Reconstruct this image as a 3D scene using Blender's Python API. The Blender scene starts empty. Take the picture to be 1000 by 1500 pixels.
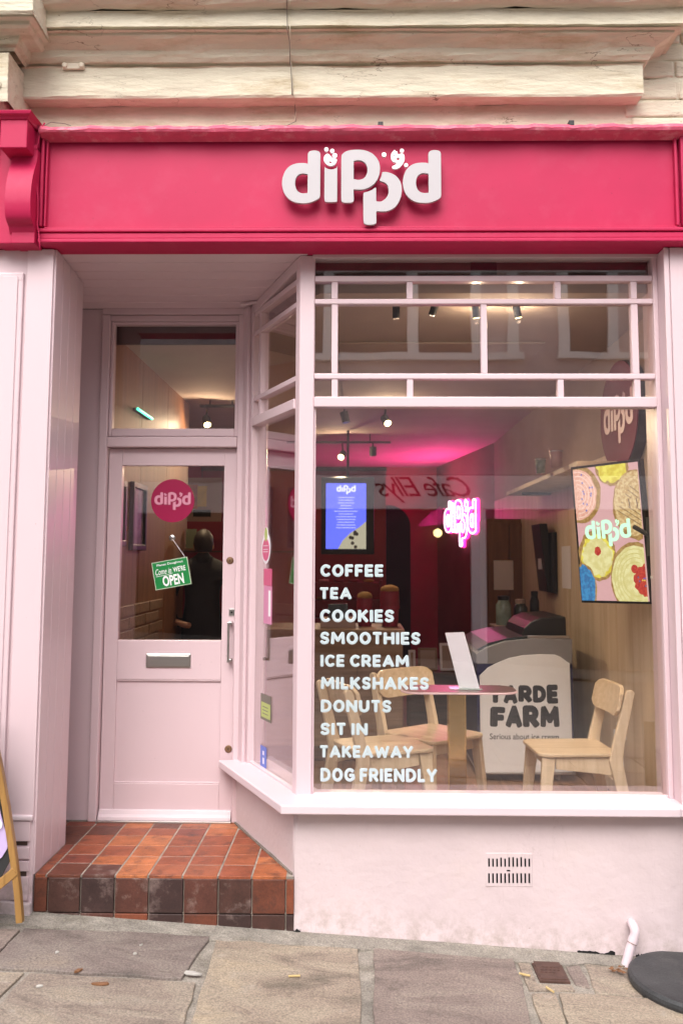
import bpy, bmesh, math, random
from math import sin, cos, tan, pi, radians, sqrt, atan2
from mathutils import Vector, Matrix
random.seed(7)
C = bpy.context.scene.collection
S = bpy.context.scene

# ------------------------------------------------------------------ camera
PITCH, YAW, ROLL = radians(5.79), radians(0.9), radians(0.2)
FPX, EYE, DIST = 1342.0, 1.40, 4.05
PPX, PPY = 500.0, 682.0
cam = bpy.data.cameras.new('camera')
camo = bpy.data.objects.new('camera', cam)
C.objects.link(camo)
S.camera = camo
CROT = Matrix.Rotation(YAW, 3, 'Z') @ Matrix.Rotation(pi / 2 + PITCH, 3, 'X') @ Matrix.Rotation(ROLL, 3, 'Z')
CPOS = Vector((0, -DIST, EYE))
camo.matrix_world = Matrix.Translation(CPOS) @ CROT.to_4x4()
cam.sensor_fit = 'VERTICAL'
cam.sensor_height = 24.0
cam.lens = 24.0 * FPX / 1500.0
cam.shift_y = (PPY - 750.0) / 1500.0
cam.clip_start = 0.05
cam.clip_end = 300
cam.dof.use_dof = True
cam.dof.focus_distance = 4.12
cam.dof.aperture_fstop = 2.2

# ------------------------------------------------------------------ light
W = bpy.data.worlds.new('World')
S.world = W
W.use_nodes = True
nt = W.node_tree
sky = nt.nodes.new('ShaderNodeTexSky')
sky.sky_type = 'NISHITA'
sky.sun_disc = False
SUN_EL, SUN_AZ = radians(48), radians(190)   # azimuth measured clockwise from +Y
sky.sun_elevation = SUN_EL
sky.sun_rotation = SUN_AZ
sky.dust_density = 4.0
sky.air_density = 1.0
sky.ozone_density = 1.0
hsv = nt.nodes.new('ShaderNodeHueSaturation')
hsv.inputs['Saturation'].default_value = 0.30
nt.links.new(sky.outputs[0], hsv.inputs['Color'])
bg = nt.nodes['Background']
nt.links.new(hsv.outputs[0], bg.inputs[0])
bg.inputs[1].default_value = 0.15
sl = bpy.data.lights.new('sun', 'SUN')
sl.energy = 0.75
sl.angle = radians(40)
sl.color = (1.0, 0.97, 0.93)
so = bpy.data.objects.new('sun', sl)
C.objects.link(so)
sd = Vector((sin(SUN_AZ) * cos(SUN_EL), cos(SUN_AZ) * cos(SUN_EL), sin(SUN_EL)))
so.rotation_euler = sd.to_track_quat('Z', 'Y').to_euler()
S.view_settings.view_transform = 'Standard'
S.view_settings.look = 'None'
S.view_settings.exposure = 1.17
S.view_settings.gamma = 1.0

# ------------------------------------------------------------------ measuring helpers
def ray(u, v):
    d = Vector(((u - PPX) / FPX, -(v - PPY) / FPX, -1.0))
    return CROT @ d
def at(u, v, Y):
    "point at depth plane y=Y that stands at photo position u,v"
    d = ray(u, v)
    t = (Y - CPOS.y) / d.y
    return CPOS + d * t
def X(u, v, Y): return at(u, v, Y).x
def Z(u, v, Y): return at(u, v, Y).z
gA, gB = at(57, 1338, 0), at(1000, 1407, 0)
GS = (gB.z - gA.z) / (gB.x - gA.x)
def gz(x, y=0): return gA.z + GS * (min(max(x, -12), 12) - gA.x)
def gp(u, v):
    d = ray(u, v)
    # z = a + b x
    a = gA.z - GS * gA.x
    t = (a + GS * CPOS.x - CPOS.z) / (d.z - GS * d.x)
    return CPOS + d * t

# ------------------------------------------------------------------ materials
def newmat(name):
    m = bpy.data.materials.new(name)
    m.use_nodes = True
    n = m.node_tree
    b = n.nodes['Principled BSDF']
    return m, n, b
def rgb(c):
    return (c[0], c[1], c[2], 1.0)
def paint(name, col, rough=0.4, var=0.04, bump=0.15, bscale=60.0, spec=0.5, metal=0.0, vscale=3.0, coat=0.0, stretch=(1, 1, 1), dirt=None, dirtamt=0.0, dscale=6.0, speck=0.0, bdist=0.002):
    m, n, b = newmat(name)
    N, L = n.nodes, n.links
    tc = N.new('ShaderNodeTexCoord')
    mp = N.new('ShaderNodeMapping')
    mp.inputs['Scale'].default_value = stretch
    geo = N.new('ShaderNodeNewGeometry')
    L.new(geo.outputs['Position'], mp.inputs[0])
    nz = N.new('ShaderNodeTexNoise')
    nz.inputs['Scale'].default_value = vscale
    nz.inputs['Detail'].default_value = 6
    nz.inputs['Roughness'].default_value = 0.6
    L.new(mp.outputs[0], nz.inputs['Vector'])
    mr = N.new('ShaderNodeMapRange')
    mr.inputs['From Min'].default_value = 0.3
    mr.inputs['From Max'].default_value = 0.7
    mr.inputs['To Min'].default_value = 1 - var
    mr.inputs['To Max'].default_value = 1 + var
    L.new(nz.outputs['Fac'], mr.inputs['Value'])
    mul = N.new('ShaderNodeVectorMath')
    mul.operation = 'SCALE'
    mul.inputs[0].default_value = col
    L.new(mr.outputs[0], mul.inputs['Scale'])
    last = mul.outputs[0]
    if dirt:
        n2 = N.new('ShaderNodeTexNoise')
        n2.inputs['Scale'].default_value = dscale
        n2.inputs['Detail'].default_value = 10
        n2.inputs['Roughness'].default_value = 0.7
        L.new(mp.outputs[0], n2.inputs['Vector'])
        cr = N.new('ShaderNodeMapRange')
        cr.inputs['From Min'].default_value = 0.52
        cr.inputs['From Max'].default_value = 0.72
        cr.inputs['To Max'].default_value = dirtamt
        L.new(n2.outputs['Fac'], cr.inputs['Value'])
        mx = N.new('ShaderNodeMix')
        mx.data_type = 'RGBA'
        L.new(cr.outputs[0], mx.inputs[0])
        L.new(last, mx.inputs[6])
        mx.inputs[7].default_value = rgb(dirt)
        last = mx.outputs[2]
    if speck:
        n3 = N.new('ShaderNodeTexNoise')
        n3.inputs['Scale'].default_value = 160
        n3.inputs['Detail'].default_value = 3
        L.new(geo.outputs['Position'], n3.inputs['Vector'])
        m3 = N.new('ShaderNodeMapRange')
        m3.inputs['From Min'].default_value = 0.35
        m3.inputs['From Max'].default_value = 0.65
        m3.inputs['To Min'].default_value = 1 - speck
        m3.inputs['To Max'].default_value = 1 + speck
        L.new(n3.outputs['Fac'], m3.inputs['Value'])
        s3 = N.new('ShaderNodeVectorMath')
        s3.operation = 'SCALE'
        L.new(last, s3.inputs[0])
        L.new(m3.outputs[0], s3.inputs['Scale'])
        last = s3.outputs[0]
    L.new(last, b.inputs['Base Color'])
    b.inputs['Roughness'].default_value = rough
    b.inputs['Metallic'].default_value = metal
    b.inputs['Specular IOR Level'].default_value = spec
    b.inputs['Coat Weight'].default_value = coat
    b.inputs['Coat Roughness'].default_value = 0.12
    if bump:
        nb = N.new('ShaderNodeTexNoise')
        nb.inputs['Scale'].default_value = bscale
        nb.inputs['Detail'].default_value = 5
        L.new(mp.outputs[0], nb.inputs['Vector'])
        bp = N.new('ShaderNodeBump')
        bp.inputs['Strength'].default_value = bump
        bp.inputs['Distance'].default_value = bdist
        L.new(nb.outputs['Fac'], bp.inputs['Height'])
        L.new(bp.outputs[0], b.inputs['Normal'])
    return m
def wood(name, col, dark, rough=0.45, scale=3.0, axis='Z', obj=True):
    m, n, b = newmat(name)
    N, L = n.nodes, n.links
    tc = N.new('ShaderNodeTexCoord')
    mp = N.new('ShaderNodeMapping')
    s = {'Z': (14, 14, 1), 'X': (1, 14, 14), 'Y': (14, 1, 14)}[axis]
    mp.inputs['Scale'].default_value = s
    L.new(tc.outputs['Object'] if obj else N.new('ShaderNodeNewGeometry').outputs['Position'], mp.inputs[0])
    nz = N.new('ShaderNodeTexNoise')
    nz.inputs['Scale'].default_value = scale
    nz.inputs['Detail'].default_value = 8
    nz.inputs['Distortion'].default_value = 0.6
    L.new(mp.outputs[0], nz.inputs['Vector'])
    cr = N.new('ShaderNodeValToRGB')
    cr.color_ramp.elements[0].position = 0.3
    cr.color_ramp.elements[0].color = rgb(dark)
    cr.color_ramp.elements[1].position = 0.65
    cr.color_ramp.elements[1].color = rgb(col)
    L.new(nz.outputs['Fac'], cr.inputs[0])
    L.new(cr.outputs[0], b.inputs['Base Color'])
    b.inputs['Roughness'].default_value = rough
    bp = N.new('ShaderNodeBump')
    bp.inputs['Strength'].default_value = 0.1
    bp.inputs['Distance'].default_value = 0.002
    L.new(nz.outputs['Fac'], bp.inputs['Height'])
    L.new(bp.outputs[0], b.inputs['Normal'])
    return m
def emit(name, col, k, base=(0.02, 0.02, 0.02)):
    m, n, b = newmat(name)
    b.inputs['Base Color'].default_value = rgb(base)
    b.inputs['Emission Color'].default_value = rgb(col)
    b.inputs['Emission Strength'].default_value = k
    b.inputs['Roughness'].default_value = 0.3
    return m
def glassmat(name, lo=0.05, tint=(0.975, 0.965, 0.96), wob=0.25, wscale=5.0):
    m, n, b = newmat(name)
    N, L = n.nodes, n.links
    N.remove(b)
    out = N['Material Output']
    tr = N.new('ShaderNodeBsdfTransparent')
    tr.inputs[0].default_value = rgb(tint)
    gl = N.new('ShaderNodeBsdfGlossy')
    gl.inputs['Roughness'].default_value = 0.0
    gl.inputs['Color'].default_value = (0.97, 0.95, 0.98, 1)
    fr = N.new('ShaderNodeFresnel')
    fr.inputs['IOR'].default_value = 1.5
    gb = N.new('ShaderNodeNewGeometry')
    im = N.new('ShaderNodeMapRange')
    im.inputs['To Min'].default_value = 1.5
    im.inputs['To Max'].default_value = 1 / 1.5
    L.new(gb.outputs['Backfacing'], im.inputs['Value'])
    L.new(im.outputs[0], fr.inputs['IOR'])
    ad = N.new('ShaderNodeMath')
    ad.operation = 'ADD'
    ad.inputs[1].default_value = lo
    L.new(fr.outputs[0], ad.inputs[0])
    mx = N.new('ShaderNodeMixShader')
    L.new(ad.outputs[0], mx.inputs[0])
    L.new(tr.outputs[0], mx.inputs[1])
    L.new(gl.outputs[0], mx.inputs[2])
    if wob:
        geo = N.new('ShaderNodeNewGeometry')
        nz = N.new('ShaderNodeTexNoise')
        nz.inputs['Scale'].default_value = wscale
        nz.inputs['Detail'].default_value = 1
        L.new(geo.outputs['Position'], nz.inputs['Vector'])
        bp = N.new('ShaderNodeBump')
        bp.inputs['Strength'].default_value = wob
        bp.inputs['Distance'].default_value = 0.003
        L.new(nz.outputs['Fac'], bp.inputs['Height'])
        L.new(bp.outputs[0], gl.inputs['Normal'])
    L.new(mx.outputs[0], out.inputs[0])
    return m

M = {}
PINK = (0.62, 0.47, 0.497)
M['pink'] = paint('pink_gloss_paint', PINK, 0.36, 0.025, 0.25, 18, vscale=1.7, stretch=(1, 1, 0.35))
M['pinkwall'] = paint('pink_masonry_paint', (0.60, 0.485, 0.492), 0.6, 0.05, 0.7, 22, vscale=1.6, dirt=(0.62, 0.50, 0.47), dirtamt=0.35, dscale=3.5, bdist=0.006)
M['pinksill'] = paint('pink_sill_paint', (0.66, 0.53, 0.56), 0.38, 0.03, 0.3, 20, vscale=2, dirt=(0.6, 0.5, 0.5), dirtamt=0.15, dscale=9)
M['crimson'] = paint('crimson_gloss_paint', (0.44, 0.012, 0.068), 0.5, 0.06, 0.5, 14, vscale=2.5, spec=0.28, dirt=(0.50, 0.07, 0.13), dirtamt=0.2, dscale=7)
M['crimson_lip'] = paint('crimson_weathered_paint', (0.58, 0.09, 0.16), 0.45, 0.15, 0.8, 30, vscale=9, dirt=(0.75, 0.5, 0.5), dirtamt=0.45, dscale=14, bdist=0.006)
M['stone'] = paint('cream_painted_stone', (0.62, 0.555, 0.43), 0.75, 0.12, 1.0, 22, vscale=5, dirt=(0.33, 0.235, 0.12), dirtamt=0.85, dscale=5, bdist=0.012, stretch=(0.35, 1, 1.3))
def add_wear(m, groundline=None, chips=0.0, cracks=0.0, chipcol=(0.30, 0.24, 0.21), crackcol=(0.16, 0.11, 0.07), stretch=(1, 1, 4), fine=0.0):
    n = m.node_tree; N, L = n.nodes, n.links; b_ = N['Principled BSDF']
    src = b_.inputs['Base Color'].links[0].from_socket
    geo = N.new('ShaderNodeNewGeometry')
    def mixc(fac, col, src):
        mx = N.new('ShaderNodeMix'); mx.data_type = 'RGBA'
        L.new(fac, mx.inputs[0]); L.new(src, mx.inputs[6]); mx.inputs[7].default_value = rgb(col)
        return mx.outputs[2]
    def rng(sock, a, b__, c, d):
        r = N.new('ShaderNodeMapRange'); r.inputs['From Min'].default_value = a; r.inputs['From Max'].default_value = b__; r.inputs['To Min'].default_value = c; r.inputs['To Max'].default_value = d
        L.new(sock, r.inputs['Value']); return r.outputs[0]
    def mth(op, a, b__):
        r = N.new('ShaderNodeMath'); r.operation = op
        for i_, q in enumerate((a, b__)):
            if isinstance(q, (int, float)): r.inputs[i_].default_value = q
            else: L.new(q, r.inputs[i_])
        return r.outputs[0]
    def noise(sc, det, st=(1, 1, 1), rough=0.6):
        mp = N.new('ShaderNodeMapping'); mp.inputs['Scale'].default_value = st; L.new(geo.outputs['Position'], mp.inputs[0])
        z = N.new('ShaderNodeTexNoise'); z.inputs['Scale'].default_value = sc; z.inputs['Detail'].default_value = det; z.inputs['Roughness'].default_value = rough
        L.new(mp.outputs[0], z.inputs['Vector']); return z.outputs['Fac']
    if groundline:
        a0, s0_ = groundline
        sx = N.new('ShaderNodeSeparateXYZ'); L.new(geo.outputs['Position'], sx.inputs[0])
        h = mth('SUBTRACT', sx.outputs[2], mth('ADD', mth('MULTIPLY', sx.outputs[0], s0_), a0))
        near = rng(h, 0.0, 0.16, 1.0, 0.0)
        f = mth('MULTIPLY', near, rng(noise(14, 10, rough=0.75), 0.42, 0.62, 0.0, 0.75))
        src = mixc(f, (0.30, 0.235, 0.20), src)
    if chips:
        f = rng(noise(70, 3), 0.735 - chips * 0.02, 0.76, 0.0, 0.8)
        src = mixc(f, chipcol, src)
    if cracks:
        z = noise(1.6, 6, stretch, 0.55)
        line = rng(mth('ABSOLUTE', mth('SUBTRACT', z, 0.5), 0), 0.0, 0.0035, 1.0, 0.0)
        msk = rng(noise(2.3, 2), 0.5, 0.6, 0.0, cracks)
        src = mixc(mth('MULTIPLY', line, msk), crackcol, src)
    L.new(src, b_.inputs['Base Color'])
add_wear(M['pink'], chips=0.5, chipcol=(0.33, 0.24, 0.24))
add_wear(M['crimson'], chips=0.8, chipcol=(0.20, 0.01, 0.04))
add_wear(M['stone'], chips=2.2, cracks=0.95, chipcol=(0.26, 0.19, 0.12))
M['sign'] = paint('pinkish_white_lettering', (0.42, 0.385, 0.40), 0.45, 0.02, 0.05, 40)
M['white'] = paint('bright_white_vinyl', (0.85, 0.85, 0.85), 0.4, 0.01, 0.0)
M['vinyl'] = paint('pale_blue_vinyl', (0.43, 0.50, 0.52), 0.45, 0.03, 0.0)
M['stickpink'] = paint('deep_pink_sticker', (0.30, 0.004, 0.055), 0.35, 0.02, 0.0)
M['stickletter'] = paint('pink_sticker_letters', (0.62, 0.27, 0.36), 0.4, 0.02, 0.0)
M['green'] = paint('green_sign_print', (0.015, 0.22, 0.055), 0.3, 0.05, 0.0)
M['greenrim'] = paint('pale_green_edge', (0.45, 0.55, 0.40), 0.4, 0.02, 0.0)
M['steel'] = paint('brushed_steel', (0.52, 0.50, 0.48), 0.32, 0.08, 0.1, 90, metal=1.0, vscale=25, stretch=(0.1, 1, 1))
M['brassdull'] = paint('dull_brass', (0.28, 0.17, 0.10), 0.4, 0.1, 0.1, 90, metal=0.8)
M['brass'] = paint('polished_brass', (0.72, 0.50, 0.20), 0.24, 0.1, 0.08, 60, metal=1.0, vscale=8)
M['black'] = paint('black_plastic', (0.012, 0.012, 0.013), 0.35, 0.1, 0.1, 80)
M['blackmat'] = paint('matt_black', (0.02, 0.02, 0.021), 0.6, 0.2, 0.4, 60)
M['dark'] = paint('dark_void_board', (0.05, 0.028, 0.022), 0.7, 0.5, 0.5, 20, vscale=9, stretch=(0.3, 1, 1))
M['hole'] = paint('black_hole', (0.006, 0.005, 0.005), 0.9, 0, 0)
M['grout'] = paint('grey_grout', (0.20, 0.17, 0.145), 0.85, 0.3, 0.8, 60, vscale=12)
M['mortar'] = paint('grey_mortar', (0.26, 0.23, 0.195), 0.9, 0.3, 1.0, 35, vscale=7, dirt=(0.13, 0.11, 0.08), dirtamt=0.7, dscale=8, speck=0.25, bdist=0.012)
M['birch'] = wood('birch_plywood_wall', (0.70, 0.56, 0.41), (0.56, 0.42, 0.28), 0.5, 0.9, 'Z')
M['chair'] = wood('light_oiled_wood', (0.70, 0.55, 0.37), (0.58, 0.43, 0.27), 0.42, 2.2, 'Z')
M['chairseat'] = wood('light_oiled_seat_wood', (0.68, 0.52, 0.34), (0.54, 0.39, 0.23), 0.35, 2.2, 'X')
M['floorw'] = wood('oak_floor', (0.32, 0.17, 0.09), (0.16, 0.08, 0.04), 0.4, 2, 'Y')
M['darkwood'] = wood('dark_red_wood', (0.10, 0.035, 0.02), (0.04, 0.015, 0.01), 0.5, 2, 'X')
M['farwall'] = paint('dark_brown_plaster', (0.19, 0.062, 0.05), 0.7, 0.15, 0.2, 20, vscale=2)
M['counterw'] = wood('counter_panel_wood', (0.30, 0.19, 0.115), (0.19, 0.11, 0.065), 0.5, 2, 'X')
M['orangew'] = wood('orange_stained_wood', (0.26, 0.115, 0.05), (0.17, 0.07, 0.03), 0.5, 1.5, 'Z')
M['ceil'] = paint('cream_ceiling', (0.50, 0.42, 0.37), 0.8, 0.06, 0.3, 20)
M['redwall'] = paint('dark_crimson_wall', (0.30, 0.016, 0.034), 0.6, 0.1, 0.2, 30)
M['rightwall'] = paint('pinkish_plaster', (0.42, 0.30, 0.25), 0.8, 0.08, 0.3, 20)
M['rose'] = paint('rose_wall', (0.30, 0.022, 0.05), 0.7, 0.1, 0.2, 30)
M['pane'] = glassmat('plate_glass', 0.075, wob=0.08, wscale=1.2)
M['cantpane'] = glassmat('canted_plate_glass', 0.16, wob=0.06, wscale=1.2)
M['oldpane'] = glassmat('old_wavy_glass', 0.11, wob=0.22, wscale=2.6)
M['doorpane'] = glassmat('door_glass', 0.03, wob=0.05)
M['white_enamel'] = paint('white_freezer_enamel', (0.74, 0.73, 0.72), 0.3, 0.02, 0.05, 30)
M['greypl'] = paint('grey_freezer_plastic', (0.22, 0.21, 0.21), 0.4, 0.04, 0.1, 30)
M['ink'] = paint('black_ink', (0.015, 0.015, 0.02), 0.5, 0.05, 0.0)
M['navy'] = paint('navy_side_panel', (0.012, 0.012, 0.06), 0.3, 0.1, 0.0)
M['tabletop'] = paint('pink_laminate', (0.72, 0.50, 0.50), 0.38, 0.03, 0.0)
M['paper'] = paint('white_paper', (0.80, 0.76, 0.80), 0.5, 0.02, 0.0)
M['lamp'] = emit('warm_lamp', (1.0, 0.78, 0.30), 5)
M['neon'] = emit('pink_neon_tube', (1.0, 0.55, 0.82), 2.6)
M['neonrim'] = emit('pink_neon_glow_edge', (1.0, 0.02, 0.30), 1.8)
M['led'] = emit('green_led_tube', (0.08, 0.95, 0.50), 1.6)
M['screenblue'] = emit('blue_menu_screen', (0.10, 0.13, 0.80), 0.9)
M['screenwhite'] = emit('white_screen_print', (0.75, 0.78, 0.95), 0.75)
M['black_hair'] = paint('dark_brown_hair', (0.02, 0.012, 0.009), 0.6, 0.3, 0.6, 150)
M['skin'] = paint('warm_skin', (0.42, 0.22, 0.14), 0.5, 0.06, 0.1, 80)
M['jacket'] = paint('black_jacket_cloth', (0.013, 0.012, 0.014), 0.75, 0.3, 0.6, 50)
M['trouser'] = paint('charcoal_trouser_cloth', (0.03, 0.03, 0.035), 0.85, 0.2, 0.5, 80)

# ------------------------------------------------------------------ mesh helpers
OFF = {}
def off_of(p):
    while p is not None:
        if p.name in OFF: return OFF[p.name]
        p = p.parent
    return Vector((0, 0, 0))
def link(name, me, mat, parent=None, bevel=0.0, smooth=False, seg=2, world=True):
    if mat is not None and len(me.materials) == 0: me.materials.append(mat)
    o = bpy.data.objects.new(name, me)
    C.objects.link(o)
    if parent is not None:
        o.parent = parent
    if bevel:
        b = o.modifiers.new('bevel', 'BEVEL')
        b.width = bevel
        b.segments = seg
        b.limit_method = 'ANGLE'
        b.angle_limit = radians(40)
        b.harden_normals = False
    if smooth:
        for p in me.polygons: p.use_smooth = True
    return o
class MB:
    def __init__(s): s.v = []; s.f = []
    def add(s, vs, fs):
        k = len(s.v)
        s.v += [Vector(p) for p in vs]
        s.f += [tuple(i + k for i in f) for f in fs]
        return s
    def box(s, x0, x1, y0, y1, z0, z1, T=None):
        p = [(x0, y0, z0), (x1, y0, z0), (x1, y1, z0), (x0, y1, z0), (x0, y0, z1), (x1, y0, z1), (x1, y1, z1), (x0, y1, z1)]
        if T: p = [T(*q) for q in p]
        return s.add(p, [(0, 3, 2, 1), (4, 5, 6, 7), (0, 1, 5, 4), (1, 2, 6, 5), (2, 3, 7, 6), (3, 0, 4, 7)])
    def prism(s, poly, f0, f1):
        "poly: 2D list; f0,f1: functions (a,b)->3D for both caps"
        n = len(poly)
        return s.add([f0(*p) for p in poly] + [f1(*p) for p in poly],
                     [tuple(range(n))[::-1], tuple(range(n, 2 * n))] + [(i, (i + 1) % n, n + (i + 1) % n, n + i) for i in range(n)])
    def tube(s, pts, r, n=10, cap=True):
        pts = [Vector(p) for p in pts]
        rs = r if isinstance(r, (list, tuple)) else [r] * len(pts)
        k = len(s.v)
        a = None
        for i, p in enumerate(pts):
            d = (pts[min(i + 1, len(pts) - 1)] - pts[max(i - 1, 0)]).normalized()
            if a is None: a = d.orthogonal().normalized()
            a = a - d * a.dot(d)
            if a.length < 1e-4: a = d.orthogonal()
            a.normalize(); b = d.cross(a)
            for j in range(n):
                t = 2 * pi * j / n
                s.v.append(p + (a * cos(t) + b * sin(t)) * rs[i])
        for i in range(len(pts) - 1):
            for j in range(n):
                s.f.append((k + i * n + j, k + i * n + (j + 1) % n, k + (i + 1) * n + (j + 1) % n, k + (i + 1) * n + j))
        if cap:
            s.f.append(tuple(k + j for j in range(n))[::-1])
            s.f.append(tuple(k + (len(pts) - 1) * n + j for j in range(n)))
        return s
    def lathe(s, prof, c, axis=Vector((0, 0, 1)), n=24):
        "prof: (r, h) list along axis from c"
        axis = Vector(axis).normalized(); c = Vector(c)
        a = axis.orthogonal().normalized(); b = axis.cross(a)
        k = len(s.v)
        for r, h in prof:
            for j in range(n):
                t = 2 * pi * j / n
                s.v.append(c + axis * h + (a * cos(t) + b * sin(t)) * r)
        for i in range(len(prof) - 1):
            for j in range(n):
                s.f.append((k + i * n + j, k + i * n + (j + 1) % n, k + (i + 1) * n + (j + 1) % n, k + (i + 1) * n + j))
        s.f.append(tuple(k + j for j in range(n))[::-1])
        s.f.append(tuple(k + (len(prof) - 1) * n + j for j in range(n)))
        return s
    def build(s, name, mat, parent=None, bevel=0.0, smooth=False, seg=2, label=None):
        o = off_of(parent)
        me = bpy.data.meshes.new(name)
        me.from_pydata([tuple(p - o) for p in s.v], [], s.f)
        bm = bmesh.new(); bm.from_mesh(me)
        bmesh.ops.recalc_face_normals(bm, faces=bm.faces)
        bm.to_mesh(me); bm.free()
        ob = link(name, me, mat, parent, bevel, smooth, seg)
        if label: ob['label'] = label
        return ob
def box(name, mat, parent, x0, x1, y0, y1, z0, z1, bevel=0.0, T=None, label=None):
    return MB().box(x0, x1, y0, y1, z0, z1, T).build(name, mat, parent, bevel, label=label)
def thing(name, label, cat, loc=(0, 0, 0), group=None, rotz=0, world=True):
    o = bpy.data.objects.new(name, None)
    o.empty_display_size = 0.1
    C.objects.link(o)
    o.location = loc
    o.rotation_euler = (0, 0, rotz)
    o['label'] = label; o['category'] = cat
    if group: o['group'] = group
    if world: OFF[o.name] = Vector(loc)
    else: OFF[o.name] = Vector((0, 0, 0))
    return o
def tag(o, label, cat, group=None):
    o['label'] = label; o['category'] = cat
    if group: o['group'] = group
    return o
def struct(o):
    o['kind'] = 'structure'
    return o
def stuff(o):
    o['kind'] = 'stuff'
    return o
def smoothpoly(pts, n=4, closed=True):
    "Catmull-Rom through 2D points"
    out = []
    N = len(pts)
    for i in range(N):
        p0, p1, p2, p3 = [pts[(i + k - 1) % N] for k in range(4)]
        d = sqrt((p2[0] - p1[0]) ** 2 + (p2[1] - p1[1]) ** 2)
        for j in range(n):
            t = j / n
            out.append(tuple(0.5 * (2 * p1[a] + (p2[a] - p0[a]) * t + (2 * p0[a] - 5 * p1[a] + 4 * p2[a] - p3[a]) * t * t + (3 * p1[a] - p0[a] - 3 * p2[a] + p3[a]) * t ** 3) for a in (0, 1)))
    return out
def curve_mesh(splines, extrude, bevel=0.0):
    cu = bpy.data.curves.new('tmp', 'CURVE')
    cu.dimensions = '2D'
    cu.fill_mode = 'BOTH'
    cu.extrude = extrude
    cu.bevel_depth = bevel
    cu.bevel_resolution = 2
    for sp in splines:
        s = cu.splines.new('POLY')
        s.points.add(len(sp) - 1)
        for i, p in enumerate(sp): s.points[i].co = (p[0], p[1], 0, 1)
        s.use_cyclic_u = True
    o = bpy.data.objects.new('tmp', cu)
    me = bpy.data.meshes.new_from_object(o)
    r = ([v.co.copy() for v in me.vertices], [tuple(p.vertices) for p in me.polygons])
    bpy.data.objects.remove(o); bpy.data.curves.remove(cu); bpy.data.meshes.remove(me)
    return r
def text_mesh(t, weight=0.0, extrude=0.0, spacing=1.0, shear=0.0, word=1.0):
    cu = bpy.data.curves.new('tmp', 'FONT')
    cu.body = t
    cu.size = 1.0
    cu.offset = weight
    cu.extrude = extrude
    cu.shear = shear
    cu.space_character = spacing
    cu.space_word = word
    cu.resolution_u = 3
    o = bpy.data.objects.new('tmp', cu)
    me = bpy.data.meshes.new_from_object(o)
    r = ([v.co.copy() for v in me.vertices], [tuple(p.vertices) for p in me.polygons])
    bpy.data.objects.remove(o); bpy.data.curves.remove(cu); bpy.data.meshes.remove(me)
    return r
def put(name, vf, mat, parent, O, A, B, Nn, sx, sy=None, sz=1.0, smooth=False, label=None, fit=None):
    """place 2D-ish mesh: O origin, A right axis, B up axis, Nn outward; fit=(w,h) scales bounding box to size with lower-left at O"""
    vs, fs = vf
    if not vs: return None
    sy = sx if sy is None else sy
    x0 = y0 = 0
    if fit:
        x0 = min(p.x for p in vs); x1 = max(p.x for p in vs); y0 = min(p.y for p in vs); y1 = max(p.y for p in vs)
        sx = fit[0] / (x1 - x0); sy = fit[1] / (y1 - y0)
    o = off_of(parent)
    P = [O + A * ((p.x - x0) * sx) + B * ((p.y - y0) * sy) + Nn * (p.z * sz) - o for p in vs]
    me = bpy.data.meshes.new(name)
    me.from_pydata([tuple(p) for p in P], [], fs)
    ob = link(name, me, mat, parent, 0, False)
    if label: ob['label'] = label
    return ob
def tube_curve(name, pts, r, mat, parent=None, res=2):
    return MB().tube(pts, r, 8).build(name, mat, parent, smooth=True)

# ------------------------------------------------------------------ logo glyph outlines (units: photo crop pixels, y down)
def L_d(o=0):
    out = [(198, 153), (198, 110), (199, 92), (210, 80), (232, 76), (254, 80), (264, 92), (265, 120), (265, 200), (265, 300), (264, 342), (256, 354), (235, 366), (205, 377), (165, 380), (122, 372), (88, 350), (65, 315), (55, 270), (60, 225), (76, 188), (102, 163), (135, 151), (168, 149), (190, 151)]
    hole = [(198, 216), (198, 270), (198, 318), (186, 324), (168, 325), (148, 318), (132, 300), (125, 270), (128, 240), (140, 219), (162, 208), (184, 209)]
    return [[(x + o, y) for x, y in smoothpoly(out, 3)], [(x + o, y) for x, y in smoothpoly(hole, 3)]]
L_i = [smoothpoly([(292, 180), (296, 178), (310, 184), (328, 187), (345, 184), (358, 178), (360, 184), (360, 280), (360, 362), (354, 372), (330, 374), (304, 373), (295, 368), (292, 350), (292, 260)], 3)]
L_P = [smoothpoly([(386, 118), (391, 98), (408, 84), (430, 76), (460, 72), (495, 73), (530, 81), (560, 98), (583, 124), (596, 155), (598, 195), (588, 235), (567, 268), (534, 291), (495, 302), (458, 300), (452, 303), (452, 330), (452, 366), (442, 376), (420, 378), (398, 376), (388, 368), (386, 340), (386, 220)], 3),
       smoothpoly([(452, 142), (460, 134), (480, 131), (505, 137), (524, 156), (532, 186), (526, 218), (508, 240), (480, 248), (456, 243), (452, 236), (452, 190)], 3)]
L_p = [smoothpoly([(512, 321), (530, 317), (556, 306), (574, 293), (577, 300), (577, 335), (578, 368), (588, 373), (608, 373), (632, 356), (648, 328), (648, 292), (634, 266), (610, 254), (600, 250), (608, 232), (613, 210), (618, 203), (650, 206), (690, 227), (714, 264), (720, 310), (709, 362), (680, 406), (634, 427), (592, 427), (579, 429), (578, 450), (578, 490), (570, 501), (545, 505), (522, 502), (511, 490), (509, 450), (509, 380), (509, 335)], 3)]
def circ(cx, cy, r, n=14): return [(cx + r * cos(2 * pi * i / n), cy + r * sin(2 * pi * i / n)) for i in range(n)]
K_i = [smoothpoly([(296, 98), (305, 93), (315, 96), (320, 104), (328, 110), (333, 118), (345, 122), (358, 124), (359, 134), (350, 152), (332, 163), (312, 160), (294, 146), (286, 128), (288, 110)], 3), circ(323, 142, 8, 8), circ(309, 119, 4, 6)]
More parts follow.
